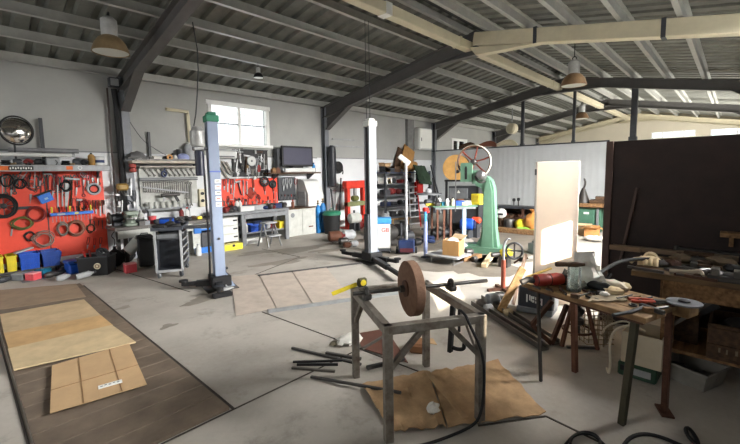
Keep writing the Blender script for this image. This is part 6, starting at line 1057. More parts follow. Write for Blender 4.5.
d = ray(573.5, 86); c = CP + d*(8.6/d.x); highbay('bell_lamp', 'bronze bell lamp with white housing hanging in front of the third roof frame', c, .24, mat('bronze2', (140, 112, 84), .45, .2), ztop(c.y)+.02)
d = ray(581.5, 119); c = CP + d*(17.0/d.x); highbay('bell_lamp', 'small far bell lamp hanging below the fourth roof frame', c, .26, mat('bronze2', (140, 112, 84), .45, .2), ztop(c.y)+.02)
c = lampat(258.5, 78, 7.0); highbay('bell_lamp', 'small black lamp hanging under the roof above the window', c, .10, black, ztop(7.0)+.02)
a = wx(512, 130, 14.5); g_('wall_fan', 'pale round fan motor hanging under the roof behind the bandsaw wheel', 'fan', ('fan_body', MB().lathe([(.1, -.15), (.2, -.1), (.2, .1), (.12, .16)], a+V((0, 0, .05)), (-1, .2, 0), 18), cream), ('fan_bracket', MB().cyl(a+V((0, 0, .2)), (a.x, a.y, ztop(a.y)), .02), grey))
for px, dy, m, lb in ((468, 0, dkwood, 'left bundle of brown hoses lying along the top of the white partition'), (488, 0, copper, 'middle bundle of brown hoses lying along the top of the white partition'), (507, 0, cream, 'right pale bundle lying along the top of the white partition')):
    y = wx(px, 148, 12.88).y; mm = MB()
    for k in range(4): mm.tube([(12.88, y+.36, 2.46+.05*(k % 2)), (12.84+.04*k, y+.15, 2.50+.04*k), (12.9, y-.15, 2.48+.05*k), (12.88, y-.36, 2.46)], .032, 7, smooth=1)
    one('hose_bundle', lb, 'hose', mm, m)
# hanging cables from the roof to the lift motor and post
p = wy(192, 13, 6.2); one('drop_cable', 'thin grey cable dropping from the roof to the motor of the green-capped post', 'cable', MB().tube([(p.x, 6.2, ztop(6.2)), (p.x+.02, 6.1, 3.4), (2.36, 5.48, 2.5), (2.29, 5.43, 2.28)], .008, 6, smooth=1), dgrey)
for dx, lb in ((0, 'left of two thin cables dropping from the roof to the white-capped post'), (.09, 'right of two thin cables dropping from the roof to the white-capped post')): one('drop_cable', lb, 'cable', MB().cyl((5.02+dx, 4.78, 2.50), (5.02+dx, 4.78, ztop(4.78)), .005, n=6), dgrey)
# ---------------------------------------------------------------- grinding frame with the big stone
LF, RF, LB, RB = V((1.65, 1.43, 0)), V((2.17, 1.11, 0)), V((2.04, 2.10, 0)), V((2.55, 1.79, 0)); HF = .72; tu = .052
eu = (RF-LF).normalized(); ev = (LB-LF).normalized(); fa_ = math.atan2(eu.y, eu.x); Z = V((0, 0, 1))
fm = mat('frame_steel', (128, 124, 116), .5, .35, var=.35, scale=9, dirt=(84, 72, 62))
pr_ = [('leg', MB().box(p+Z*(HF/2-.02), (tu, tu, HF-.04), fa_, bev=.004), fm) for p in (LF, RF, LB, RB)]
for a, b in ((LF, RF), (LB, RB), (LF, LB), (RF, RB)):
    d = (b-a).normalized()*tu*.5; pr_.append(('top_rail', MB().bar(a-d+Z*(HF-.027), b+d+Z*(HF-.027), tu, tu+.002, bev=.004), fm))
for a, b in ((LF, RF), (RF, LF), (LB, LF), (RF, RB)):
    d = (b-a).normalized(); pr_.append(('corner_brace', MB().bar(a+d*.02+Z*(HF-.26), a+d*.22+Z*(HF-.05), .03, .03), fm))
grp('grinding_stand', 'grey square tube steel frame standing on brown cardboard and carrying the grindstone', 'frame', pr_)
zc = HF+.05; pl_ = wz(367, 293, zc); pr2 = wz(450, 283.5, zc); wc = wz(411, 288, zc); axd = (pr2-pl_).normalized()
axd = V((eu.x, eu.y, 0)); t0 = (pl_-wc).dot(axd); t1 = (pr2-wc).dot(axd)
def bearing(c): return ('bearing_block', MB().box(c+Z*(-.025), (.09, .06, .045), fa_+PI/2, bev=.01).ring(c, .032, .014, axd, 18, 8), dsteel)
stn = MB().lathe([(.035, -.038), (.185, -.038), (.198, -.03), (.198, .03), (.185, .038), (.035, .038)], wc, axd, 44)
fl_ = [('flange', MB().lathe([(.06, s*.038), (.06, s*.05), (.03, s*.055)], wc, axd, 20), rust) for s in (-1, 1)]
nut = [('nut', MB().lathe([(.028, s*.05), (.028, s*.085)], wc, axd, 6), dsteel) for s in (-1, 1)]
axle = MB().cyl(wc+axd*(t0-.10), wc+axd*(t1+.30), .014, n=14)
grp('grindstone', 'large brown grindstone wheel mounted on a steel axle across the frame', 'grindstone', [('stone', stn, stone), ('axle', axle, dsteel), bearing(wc+axd*t0), bearing(wc+axd*t1)] + fl_ + nut)
def on_ray_depth0(px, py, q):
    d = ray(px, py); t = (q.x*d.x+q.y*d.y)/(d.x**2+d.y**2); return CP + d*t
a = wz(362, 283, HF+.03); Mt3 = at(a.x, a.y, HF, fa_+.3)
b = on_ray_depth0(332, 294, LB - eu*.30)
grp('tape_measure', 'yellow tape measure with its tape pulled out at the back left corner of the frame', 'tape measure', [('tape_case', MB(Mt3).box((0, 0, .036), (.085, .04, .07), bev=.014), mat('case_dark', (70, 66, 40), .5)), ('case_face', MB(Mt3).lathe([(.024, 0), (.024, .004)], (0, -.02, .036), (0, -1, 0), 16), yellow), ('tape_blade', MB().bar(V((a.x, a.y, HF+.025)) - eu*.04, b, .034, .003, V((-.45, -.5, .7))), mat('tape_yellow', (222, 200, 52), .5))])
# black hooked bracket hanging inside the frame on the right rail
p = wz(452, 312, .62); rx = RF.lerp(RB, .42); k = V((rx.x, rx.y, 0)) + eu*.05
def on_ray_depth(px, py, q):    # the point on the pixel ray at the ground distance of q
    d = ray(px, py); t = (q.x*d.x+q.y*d.y)/(d.x**2+d.y**2); return CP + d*t
kk = RB.lerp(LB, .10)
q1 = on_ray_depth(453, 310, kk); q2 = on_ray_depth(450, 352, kk); q3 = on_ray_depth(464, 348, kk)
hk = MB().bar(q1+Z*.04, q2, .035, .045, V((1, 0, 0)), .006); hk2 = MB().tube([q2+Z*.05, q2+(q3-q2)*.5+Z*.005, q3-Z*.01, q3+Z*.03, q3+Z*.05+(q3-q2)*.1], .016, 8, smooth=2)
grp('pry_hook', 'black iron bar with a hooked foot hanging at the back right leg of the frame', 'bar', [('bar_shaft', hk, blackr), ('hook_foot', hk2, blackr)])
# black power cable over the front rail and down the right leg
fr = LF.lerp(RF, .80)+Z*HF
p1 = fr - ev*.03 + Z*.012; p0 = fr + ev*.05 + Z*.02; out = V((fr.x, fr.y, 0)) - ev*.09
one('power_cable', 'black power cable draped over the front rail of the frame down to the floor', 'cable', MB().tube([p0-Z*.14, p0-Z*.02, p0+Z*.005, p1+Z*.002, p1-ev*.03-Z*.03, RF-ev*.06-eu*.02+Z*.5, RF-ev*.05+Z*.28, RF-ev*.06-eu*.03+Z*.08, wz(470, 428, .012), wz(440, 440, .012), wz(420, 446, .012), wz(380, 452, .012)], .009, 8, smooth=2), blackr)
# ---------------------------------------------------------------- near work table
TZ = .765; tA = V((2.856, 1.139, 0)); ud = V((-.318, -.948, 0)).normalized(); vd = V((.948, -.318, 0)).normalized(); TL, TD = .855, .465
Mt = Matrix(((ud.x, vd.x, 0, tA.x), (ud.y, vd.y, 0, tA.y), (0, 0, 1, 0), (0, 0, 0, 1)))   # x along the front edge to the right, y to the back (left handed kept by MB)
def TB(u, v, z=0): return tA + ud*u + vd*v + Z*z
tt = []
for i in range(4):
    v0 = TD*i/4; tt.append(('top_plank', MB().bar(TB(-.0 if i else -.0, v0+TD/8, TZ-.017), TB(TL-(.0 if i < 2 else .02), v0+TD/8, TZ-.017), TD/4-.004, .034, bev=.004), ply if i % 2 else mat('plank_b', (158, 126, 86), .75, var=.2, scale=5)))
tp = wood('table_top_wood', (158, 128, 90), (106, 82, 58), (5, 5, 8))
tt = [(a, b, tp) for a, b, c in tt]
tt.append(('apron', MB().bar(TB(.03, .05, TZ-.046), TB(TL-.03, .05, TZ-.046), .02, .024), rust)); tt.append(('apron', MB().bar(TB(.03, TD-.04, TZ-.046), TB(TL-.03, TD-.04, TZ-.046), .02, .024), rust))
tt.append(('end_block', MB().bar(TB(TL-.02, .40, TZ-.036), TB(TL-.02, .53, TZ-.036), .12, .072, bev=.006), tp))
for p, top, w_, m in ((V((2.93, 1.0, 0)), TB(.11, .05, TZ-.034), .022, dsteel), (V((2.75, .44, 0)), TB(TL-.08, .06, TZ-.034), .038, mat('leg_green', (66, 62, 46), .7)), (V((3.08, .26, 0)), TB(TL-.06, .40, TZ-.034), .034, rust), (V((3.25, .85, 0)), TB(.14, .42, TZ-.034), .038, brown)):
    tt.append(('leg', MB().bar(p, top, w_, w_, vd, .003), m))
tt.append(('foot_plate', MB().box((3.08, .26, .006), (.14, .07, .012), .4), rust))
grp('work_table', 'brown plank-topped work table in the right foreground covered with tools', 'table', tt)
def T(px, py, z=TZ): return wz(px, py, z)
# red power tools
for px, py, m, lb in ((543, 284, mat('tool_red', (150, 44, 32), .45), 'left of two red power tools at the far left of the near table'), (556, 283, mat('tool_red2', (168, 50, 32), .45), 'right of two red power tools at the far left of the near table')):
    a = T(px, py+2)+Z*.045; d = V((.75, -.6, 0)).normalized(); g_('power_tool', lb, 'power tool', ('motor_housing', MB().lathe([(.025, -.075), (.042, -.06), (.046, .0), (.038, .045)], a, d, 16), m), ('gear_head', MB().lathe([(.036, .045), (.03, .08), (.018, .085)], a, d, 14), black), ('tool_handle', MB().tube([a-d*.07, a-d*.12+Z*.01, a-d*.17-Z*.01], .022, 9), black), ('vent_ring', MB().ring(a-d*.055, .038, .006, d, 16, 6), black))
p = T(526, 282); q = T(551, 279); one('wooden_stick', 'ochre wooden stick lying on the red power tools', 'stick', MB().bar(p+Z*.035, q+Z*.085, .022, .014, Z, .003), mat('stick_ochre', (196, 160, 84), .7))
# glass jar with a brown brush lying across it
a = T(570, 292)+vd*.04; a.z = TZ; hgt = .165
jw = MB().lathe([(.036, 0), (.045, .004), (.047, .02), (.044, hgt*.5), (.043, hgt), (.039, hgt), (.040, hgt*.5), (.041, .024), (.01, .018)], a, n=28)
g_('glass_tumbler', 'tall clear glass tumbler standing on the near table', 'glass', ('glass_wall', jw, jar), ('glass_base', MB().lathe([(.038, .001), (.040, .016)], a, n=28), glassmat('glass_base', (.93, .98, .96))))
p = T(559, 266, TZ+.12); b = T(575, 264, TZ+.16)
one('wooden_dowel', 'brown wooden tool handle resting on top of the glass tumbler', 'handle', MB().lathe([(.012, -.10), (.018, -.09), (.016, -.02), (.02, .03), (.014, .06), (.01, .09)], a+Z*(hgt+.017)-ud*.03, V((.5, -.86, .02)), 14), dkwood)
g_('metal_square', 'dark steel try square leaning behind the red power tools', 'square', ('square_blade', MB().bar(T(560, 284), T(566, 283)+Z*.10, .05, .004, ud), dsteel), ('square_stock', MB().bar(T(557, 284)+Z*.008, T(569, 285)+Z*.008, .02, .016), dkwood))
# white rags
a = T(583, 286.5)
g_('rag', 'tall white crumpled rag standing at the back of the near table before the door panel', 'rag', ('rag_heap', MB().ball((a.x, a.y, TZ+.09), (.08, .10, .09), 16, 10, .16), cloth), ('rag_fold', MB().sheet([a+V((-.06, .05, .02)), a+V((.04, -.13, .02)), a+V((.05, -.04, .25)), a+V((.0, .07, .24))], 7, 7, .012, .05, None, 4), cloth))
a = T(609, 289.5); one('rag', 'long pale rag lying behind the black angle grinder on the near table', 'rag', MB().ball((a.x, a.y, TZ+.036), (.05, .12, .036), 14, 8, .2), mat('rag_grey', (206, 196, 178), .9, var=.15, scale=12))
a = T(598, 291); 
g_('angle_grinder', 'black angle grinder with a red switch lying mid table', 'grinder', ('grinder_body', MB().lathe([(.022, -.11), (.03, -.10), (.03, .02), (.036, .05), (.026, .08)], a+Z*.036, V((-.35, -.93, 0)), 14), black), ('grinder_head', MB().lathe([(.03, .08), (.036, .11), (.02, .125)], a+Z*.036, V((.35, .93, 0)), 14), dgrey), ('switch', MB().lathe([(.012, .095), (.014, .13), (.008, .135)], a+Z*.036, V((-.35, -.93, 0)), 10), mat('switch_red', (200, 60, 36), .5)), ('disc', MB().lathe([(.055, -.002), (.055, .002)], a+Z*.02+V((.03, .10, 0)), (0, 0, 1), 22), dsteel))
a = T(578, 287); one('rag', 'small grey rag bundled behind the glass tumbler', 'rag', MB().ball((a.x, a.y, TZ+.035), (.07, .06, .035), 12, 7, .2), mat('rag_dark', (150, 146, 138), .9))
# thick black hose arching to the back bench
pts = [T(592, 286)+Z*.03, T(598, 283)+Z*.07, T(607, 268, TZ+.08), T(620, 261, TZ+.10), T(640, 258.5, TZ+.10), T(662, 260, TZ+.08)]
one('welding_hose', 'thick black hose arching from the near table over to the back bench', 'hose', MB().tube(pts, .014, 9, smooth=2), blackr)
one('black_hose', 'second shorter black hose end lying under the white rag', 'hose', MB().tube([T(587, 288)+Z*.016, T(595, 290)+Z*.016, T(603, 287)+Z*.03, T(610, 286)+Z*.09], .013, 8, smooth=2), black)
for px, py, s, m, lb in ((613, 295, (.05, .06, .028), beige, 'beige rag bundle near the middle of the table'), (622, 291, (.05, .05, .03), mat('rag_tan', (186, 166, 132), .9), 'tan rag bundle right of the beige one'), (604, 297, (.028, .03, .018), cloth, 'small white paper twist left of the beige rag bundle')):
    a = T(px, py)+vd*.005; one('rag', lb, 'rag', MB().ball((a.x, a.y, TZ+s[2]), s, 12, 8, .16), m)
p0, p1, p2, p3 = T(588, 303), T(627, 302), T(622, 296), T(592, 297)
one('folded_cloth', 'flat folded grey-brown cloth along the front edge of the near table', 'cloth', MB().sheet([p0, p1, p2, p3], 8, 3, .008, .010, None, 8), mat('cloth_greybrown', (140, 126, 104), .9, var=.2, scale=16))
g_('pipe_wrench', 'red handled pipe wrench lying on the right half of the near table', 'wrench', *tool('pliers', T(667, 304)+Z*.004, T(630, 302)+Z*.004, mat('clamp_red', (176, 62, 38), .55), dsteel, .05, Z))
g_('toggle_clamp', 'dark steel clamp with a curved jaw right of the red wrench', 'clamp', *tool('snips', T(642, 299)+Z*.004, T(662, 306)+Z*.004, dsteel, steel, .03, Z))
g_('club_hammer', 'black handled hammer lying across the right end of the near table', 'hammer', ('handle', MB().tube([T(613, 317)+Z*.012, T(630, 314)+Z*.012, T(646, 308)+Z*.012], .011, 9), black), ('hammer_head', MB().bar(T(640, 307)+Z*.014, T(664, 315.5)+Z*.014, .030, .026, Z, .005), dsteel))
a = T(684, 306); g_('grinding_disc', 'grey cutting disc lying at the right back corner of the near table', 'disc', ('disc_body', MB().lathe([(.008, 0), (.088, 0), (.09, .003), (.09, .010), (.008, .012)], V((a.x, a.y, TZ+.016)), n=36), grey), ('disc_hub', MB().lathe([(.03, .011), (.03, .02), (.02, .024)], V((a.x, a.y, TZ+.016)), n=20), black), ('disc_rest', MB().box((a.x, a.y, TZ+.008), (.05, .05, .016)), oldwood))
for i, (x0, y0, x1, y1, m, lb) in enumerate(((560, 288, 566, 296, dsteel, 'short dark bolt lying in front of the right red power tool'), (578, 297, 590, 294, dsteel, 'dark punch lying right of the glass tumbler'), (583, 291, 594, 296, rust, 'rusty punch lying before the black grinder'), (617, 300, 632, 296, dsteel, 'dark chisel between the rags and the red wrench'), (548, 288, 553, 293, rust, 'small rusty bolt lying at the front left of the near table'), (639, 302, 652, 298, black, 'black rod lying on the red wrench'), (606, 288, 616, 285, dsteel, 'steel rod lying behind the beige rag'))):
    p = T(x0, y0)+Z*.008; q = T(x1, y1)+Z*.008; g_('steel_punch', lb, 'punch', ('punch_shaft', MB().cyl(p, q, .006, n=8), m), ('punch_head', MB().cyl(p, p+(q-p)*.25, .0085, n=6), m))
# ---------------------------------------------------------------- tall white door panel catching the sun
L0 = V((4.70, 1.71, 0)); R0 = V((4.87, 1.30, 0)); dd = (R0-L0).normalized(); dn = V((dd.y, -dd.x, 0)); wd = (R0-L0).length; da = math.atan2(dd.y, dd.x); Md = Matrix.Translation((L0+R0)/2 - dn*.03) @ Matrix.Rotation(da, 4, 'Z')
hd_ = 1.70
g_('door_panel', 'tall pale cabinet door standing upright behind the near table and lit by the sun', 'door panel', ('panel', MB(Md).box((0, 0, hd_/2), (wd, .05, hd_), bev=.004), mat('door_cream', (240, 222, 204), .5, var=.04)), ('edge_strip', MB(Md).box((-wd/2-.012, .0, hd_/2), (.02, .06, hd_), bev=.003), mat('door_edge', (170, 164, 156), .5)), ('hinge', MB(Md).box((-wd/2-.02, -.03, hd_-.12), (.02, .03, .07)), dgrey), ('hinge', MB(Md).box((-wd/2-.02, -.03, .25), (.02, .03, .07)), dgrey), ('foot_block', MB(Md).box((0, .07, .04), (wd, .12, .08), bev=.006), dkwood))
# ---------------------------------------------------------------- floor things between the table and the bandsaw
a = wz(503, 290); Ms = at(a.x, a.y, 0); tz = on_ray_depth(505, 241, a).z
g_('pipe_stand', 'upright red and grey pipe stand left of the leaning boards', 'stand', ('lower_pipe', MB(Ms).cyl((0, 0, .03), (.0, 0, tz*.62), .030, n=14), mat('pipe_red', (160, 84, 64), .55)), ('upper_pipe', MB(Ms).tube([(0, 0, tz*.62), (0, 0, tz*.9), (.015, -.015, tz)], .017, 9), lgrey), ('foot', MB(Ms).bar((-.2, .12, .018), (.16, -.1, .018), .05, .036), rust), ('foot', MB(Ms).bar((-.12, -.16, .018), (.1, .14, .018), .05, .036), rust), ('top_hook', MB(Ms).tube([(.015, -.015, tz), (.03, -.04, tz+.03), (.05, -.06, tz+.02)], .013, 7), lgrey))
a = wz(514, 268); b = on_ray_depth(517, 251, a)
g_('valve', 'black handwheel valve with a yellow body on a low stand behind the pipe stand', 'valve', ('handwheel_rim', MB().ring((a.x, a.y, b.z), .13, .018, (-.75, -.6, .1), 24, 8), black), ('wheel_spokes', MB().bar((a.x+.08, a.y-.1, b.z), (a.x-.08, a.y+.1, b.z), .02, .02).bar((a.x, a.y, b.z-.13), (a.x, a.y, b.z+.13), .02, .02, V((1, 0, 0))), black), ('valve_body', MB().lathe([(.05, 0), (.07, .05), (.07, .16), (.04, .2)], (a.x+.02, a.y+.04, b.z-.04), (-.5, .86, 0), 14), yellow), ('valve_stand', MB().box((a.x+.0, a.y+.16, (b.z-.1)/2), (.16, .16, b.z-.1), bev=.01), dsteel), ('inlet_pipe', MB().cyl((a.x-.2, a.y+.3, b.z-.08), (a.x+.05, a.y+.12, b.z-.06), .04), dsteel))
a = wz(487, 252); one('machine_bed', 'pale grey low machine bed on the floor behind the pipe stand', 'machine bed', MB().box((7.75, 2.62, .10), (.6, .30, .20), -.6, bev=.015).box((7.75, 2.62, .22), (.5, .2, .05), -.6, bev=.01), grey)
# leaning boards beside the black machine
p = wz(500, 313); q = on_ray_depth(523, 268, wz(512, 303)); one('leaning_board', 'pine board leaning beside the black welding machine', 'board', MB().bar(p+Z*.015, q, .085, .022, V((-.7, -.7, .3)), .003), pine)
p = wz(513, 306); q = on_ray_depth(526, 254, wz(518, 300)); one('leaning_board', 'thin pale batten leaning in front of the door panel', 'batten', MB().bar(p+Z*.015, q, .04, .02, V((-.7, -.7, .3)), .003), mat('batten', (206, 176, 156), .7))
p = on_ray_depth(514, 263, wz(518, 300)); q = on_ray_depth(528, 258, wz(518, 300)); g_('hand_axe', 'small pick head hooked on the pale batten', 'pick', ('pick_head', MB().tube([p, (p+q)/2+Z*.03, q], .012, 7, smooth=1), rust), ('pick_collar', MB().box((p+q)/2+Z*.015, (.04, .04, .05), .8), dsteel))
p = wz(533, 300); q = on_ray_depth(549, 270, wz(541, 298)); 
# black welding machine with pale lettering
pa = wz(519, 313); pb = wz(549, 319); md_ = (pa+pb)/2; mw = (pb-pa).length+.04; ma = math.atan2((pb-pa).y, (pb-pa).x); Mw = Matrix.Translation(md_) @ Matrix.Rotation(ma, 4, 'Z')
wm_ = MB(Mw)
for dx, w_, z0, h_ in ((-.075, .014, .19, .085), (-.045, .012, .20, .06), (-.028, .012, .19, .06), (-.008, .020, .205, .03), (-.008, .020, .165, .025), (.024, .024, .20, .035), (.024, .024, .158, .022), (.056, .024, .195, .03), (.056, .024, .152, .026), (.08, .010, .172, .075)): wm_.box((dx, -.004, z0), (w_, .006, h_))
g_('welding_machine', 'black welding machine with a pale block label on the floor before the door panel', 'welding machine', ('machine_body', MB(Mw).box((0, .13, .19), (mw, .26, .26), bev=.02), mat('weld_black', (52, 54, 60), .45), [('label_mark', wm_, offw)]), ('skirt', MB(Mw).box((0, .13, .055), (mw+.02, .28, .07), bev=.01), grey), ('side_panel', MB(Mw).box((mw/2+.012, .13, .2), (.02, .22, .22), bev=.004), lgrey), ('carry_handle', MB(Mw).tube([(-.1, .13, .31), (-.09, .13, .36), (.09, .13, .36), (.1, .13, .31)], .014, 7, smooth=1), black))
for px, py, s, m, lb in ((494, 305, .07, grey, 'grey pump part on the floor left of the pine board'), (501, 300, .05, dsteel, 'dark steel part behind the pine board foot'), (490, 312, .045, lgrey, 'pale fitting on the floor at the end of the steel channels'), (510, 316, .04, beige, 'pale wooden chock in front of the pine board')):
    a = wz(px, py); g_('machine_fitting', lb, 'fitting', ('casing', MB().lathe([(s*.5, -s*1.3), (s, -s*.9), (s, s*.8), (s*.5, s*1.3)], (a.x, a.y+.02, s), (.8, -.5, 0), 12), m), ('foot', MB().box((a.x, a.y+.02, s*.1), (s*1.4, s*1.2, s*.2)), m))
# two steel channels lying on the floor
for p, q, lb in (((474, 305), (545, 351), 'nearer of two long steel channels lying on the floor by the near table'), ((484, 299), (556, 345), 'farther of two long steel channels lying on the floor by the near table')):
    p = wz(*p); q = wz(*q); d = (q-p).normalized(); n_ = V((-d.y, d.x, 0)); mm = MB().bar(p+Z*.008, q+Z*.008, .075, .012)
    for s in (-1, 1): mm.bar(p+n_*s*.034+Z*.03, q+n_*s*.034+Z*.03, .008, .05)
    one('steel_channel', lb, 'steel channel', mm, mat('channel_steel', (104, 98, 92), .45, .5))
# bent brown angle frame and tripod stool
q = wz(551, 346); P_ = [on_ray_depth(552, 303, q), on_ray_depth(532, 327, q), wz(551, 346), on_ray_depth(567, 307, wz(560, 338))]
mm = MB(); 
for a, b in zip(P_, P_[1:]): mm.bar(a+Z*.02, b+Z*.02, .035, .035, V((-.7, -.7, 0)))
one('angle_iron', 'bent brown angle iron frame standing under the left end of the near table', 'frame', mm, rust)
a = wz(577, 344); a = V((a.x, a.y, 0)); st = MB().lathe([(.12, .42), (.125, .43), (.12, .45)], a, n=22); lg = []
for i in range(3): g = 2*PI*i/3+.5; v = V((math.cos(g), math.sin(g), 0)); lg.append(('leg', MB().bar(a+v*.17, a+v*.06+Z*.43, .028, .028, V((-v.y, v.x, 0))), brown))
grp('tripod_stool', 'dark brown three legged stool under the near table', 'stool', [('seat', st, dkwood), ('screw_column', MB().lathe([(.02, .10), (.02, .18), (.05, .2), (.05, .24), (.02, .26), (.05, .3), (.05, .33), (.02, .35), (.02, .42)], a, n=14), dsteel), ('stretcher_ring', MB().ring(a+Z*.14, .125, .010, (0, 0, 1), 24, 6), rust)] + lg)
p = wz(567, 348); q = wz(597, 349); one('iron_bar', 'black iron bar lying on the floor by the three legged stool', 'bar', MB().bar(p+Z*.012, q+Z*.012, .03, .024), dsteel)
# wire cage crate
a = wz(592, 345); Mw2 = at(a.x+.12, a.y+.02, 0, -.85); wb = MB(Mw2)
for z in [i*.045 for i in range(7)]: wb.ring((0, 0, .012+z), .17, .004, (0, 0, 1), 4, 5)
for i in range(4):
    c0 = V((.17*math.cos(PI/2*i), .17*math.sin(PI/2*i), 0)); c1 = V((.17*math.cos(PI/2*(i+1)), .17*math.sin(PI/2*(i+1)), 0))
    for k in range(6): q = c0.lerp(c1, k/6); wb.cyl((q.x, q.y, .01), (q.x, q.y, .29), .004, n=5)
one('wire_basket', 'wire grid basket on the floor behind the three legged stool', 'basket', wb, mat('wire_pale', (150, 134, 110), .5, .3))
# ---------------------------------------------------------------- back bench along the dark sheet wall
BZ = .80; bx0, bx1 = 3.62, 4.36; y1b, y0b = .57, -.92
bb = [('bench_plank', MB().box((bx0+.09+.19*i, (y0b+y1b)/2-(.0 if i else .0), BZ-.022), (.18, y1b-y0b, .044), bev=.004), wood('bench_plank_wood', (122, 100, 74), (80, 62, 46), (14, 2, 8))) for i in range(4)]
bb += [('apron', MB().box((bx0+.05, -.30, BZ-.11), (.03, 1.2, .13)), oldwood), ('leg', MB().box((bx0+.12, .33, (BZ-.05+.215)/2), (.09, .08, BZ-.05-.215), bev=.004), oldwood), ('leg', MB().box((bx0+.10, -.85, (BZ-.05)/2), (.09, .08, BZ-.05), bev=.004), oldwood), ('leg', MB().box((bx1-.1, .4, (BZ-.05)/2), (.08, .08, BZ-.05)), oldwood), ('leg', MB().box((bx1-.1, -.85, (BZ-.05)/2), (.08, .08, BZ-.05)), oldwood), ('low_shelf', MB().box((bx0+.40, -.25, .20), (.66, 1.28, .03)), oldwood), ('shelf_block', MB().box((bx0+.62, -.25, .0925), (.10, 1.1, .185)), dkwood)]
grp('back_bench', 'long brown plank bench against the dark sheet wall behind the near table', 'workbench', bb)
def BK(px, py, z=BZ): return wz(px, py, z)
for (x0, y0, x1, y1, X, m, lb) in ((612, 256.5, 738, 268, 4.46, mat('rail_a', (128, 108, 88), .7), 'upper of two long battens lying along the dark wall at the back of the bench'), (609, 263.5, 640, 266, 4.42, mat('rail_b', (136, 112, 88), .7), 'short batten end below the long one at the left end of the back bench')):
    p = wx(x0, y0, X); q = wx(x1, y1, X); p.z = q.z = max(p.z, BZ+.03); one('batten', lb, 'batten', MB().bar(p, V((X, q.y, p.z)), .05, .045, Z, .003), m)
g_('batten_support', 'low wooden block carrying the battens at the back of the bench', 'block', ('block_body', MB().box((4.33, .20, BZ+.03), (.05, .3, .06), bev=.004), dkwood), ('block_top', MB().box((4.33, .20, BZ+.07), (.04, .2, .02)), dkwood))
p = wx(677, 250, 4.5); q = wx(740, 256, 4.5); one('steel_rail', 'thin dark steel rail along the dark wall above the bench', 'rail', MB().bar(V((4.56, p.y, p.z)), V((4.56, q.y-.3, p.z)), .05, .03).cyl((4.56, p.y+.01, p.z-.03), (4.56, p.y+.01, p.z+.03), .02), dsteel)
# work glove: palm with fingers
a = BK(648, 266)+V((.05, 0, 0)); gl = MB().ball((a.x, a.y, BZ+.04), (.075, .085, .035), 14, 9, .06)
for i in range(4): s = a + V((-.03-.0*i, .055-.036*i, .052)); gl.tube([s+V((.05, 0, .0)), s+V((-.03, 0, .004)), s+V((-.07, -.004, -.018)), s+V((-.075, -.006, -.038))], .017, 8, smooth=1)
gl.tube([a+V((.02, .07, .04)), a+V((-.02, .11, .035)), a+V((-.05, .12, .02))], .018, 8, smooth=1)
g_('work_glove', 'beige work glove lying on the left end of the back bench', 'glove', ('glove_palm', gl, beige), ('glove_cuff', MB().lathe([(.045, 0), (.055, .05), (.05, .07)], a+V((.06, -.0, .04)), (1, .1, 0), 14), beige))
for k, x0, y0, x1, y1, m, lb in (('pliers', 664, 270, 690, 276, black, 'long black pliers lying right of the beige glove'), ('clamp', 668, 264, 698, 272, dsteel, 'dark steel clamp behind the long black pliers'), ('file', 676, 276, 702, 279, dkwood, 'wooden handled file at the front of the back bench'), ('hammer', 690, 268, 722, 272, dkwood, 'wooden hammer lying in the middle of the back bench'), ('clamp', 700, 276, 722, 274, steel, 'bright steel clamp right of the wooden hammer'), ('pliers', 706, 271, 735, 276, dsteel, 'grey pliers at the right of the back bench'), ('file', 655, 262, 682, 264, dkwood, 'thin file lying behind the glove on the back bench')):
    g_(k, lb, k, *tool(k, BK(x0, y0)+Z*.004, BK(x1, y1)+Z*.004, m, dsteel if m is not steel else steel, .045, Z))
for px, py, s, m, lb in ((681, 264, .05, mat('rag_brown', (120, 104, 84), .9), 'brown rag heap at the back of the bench under the steel rail'), (722, 264, .06, mat('rag_brown2', (132, 114, 92), .9), 'larger brown rag heap at the back right of the bench'), (697, 261, .045, dsteel, 'dark steel lump between the two brown rag heaps')):
    a = BK(px, py); a = V((4.2, a.y*4.2/a.x, BZ)); one('rag' if 'rag' in lb else 'steel_lump', lb, 'rag' if 'rag' in lb else 'lump', MB().ball(a+Z*s*.7, (s*1.1, s*1.6, s*.7), 12, 8, .18), m)
a = BK(726, 283)+V((.06, 0, 0)); g_('vise_jaw', 'grey machine vise at the right front of the back bench', 'vise', ('vise_base', MB().box((a.x, a.y, BZ+.02), (.12, .2, .04), bev=.006), dsteel), ('vise_jaw_block', MB().box((a.x, a.y+.06, BZ+.06), (.11, .05, .05), bev=.006), msteel), ('vise_jaw_block', MB().box((a.x, a.y-.06, BZ+.06), (.11, .05, .05), bev=.006), msteel), ('vise_screw', MB().cyl((a.x, a.y-.16, BZ+.05), (a.x, a.y+.02, BZ+.05), .014), steel))
p = BK(712, 270)+Z*.05; one('pipe_elbow', 'pale curved pipe end left of the machine vise on the back bench', 'pipe', MB().tube([a+V((0, .32, .02)), a+V((0, .2, .03)), a+V((-.01, .14, .05)), a+V((-.03, .13, .02))], .018, 9, smooth=2), mat('pipe_pale', (168, 156, 136), .5))
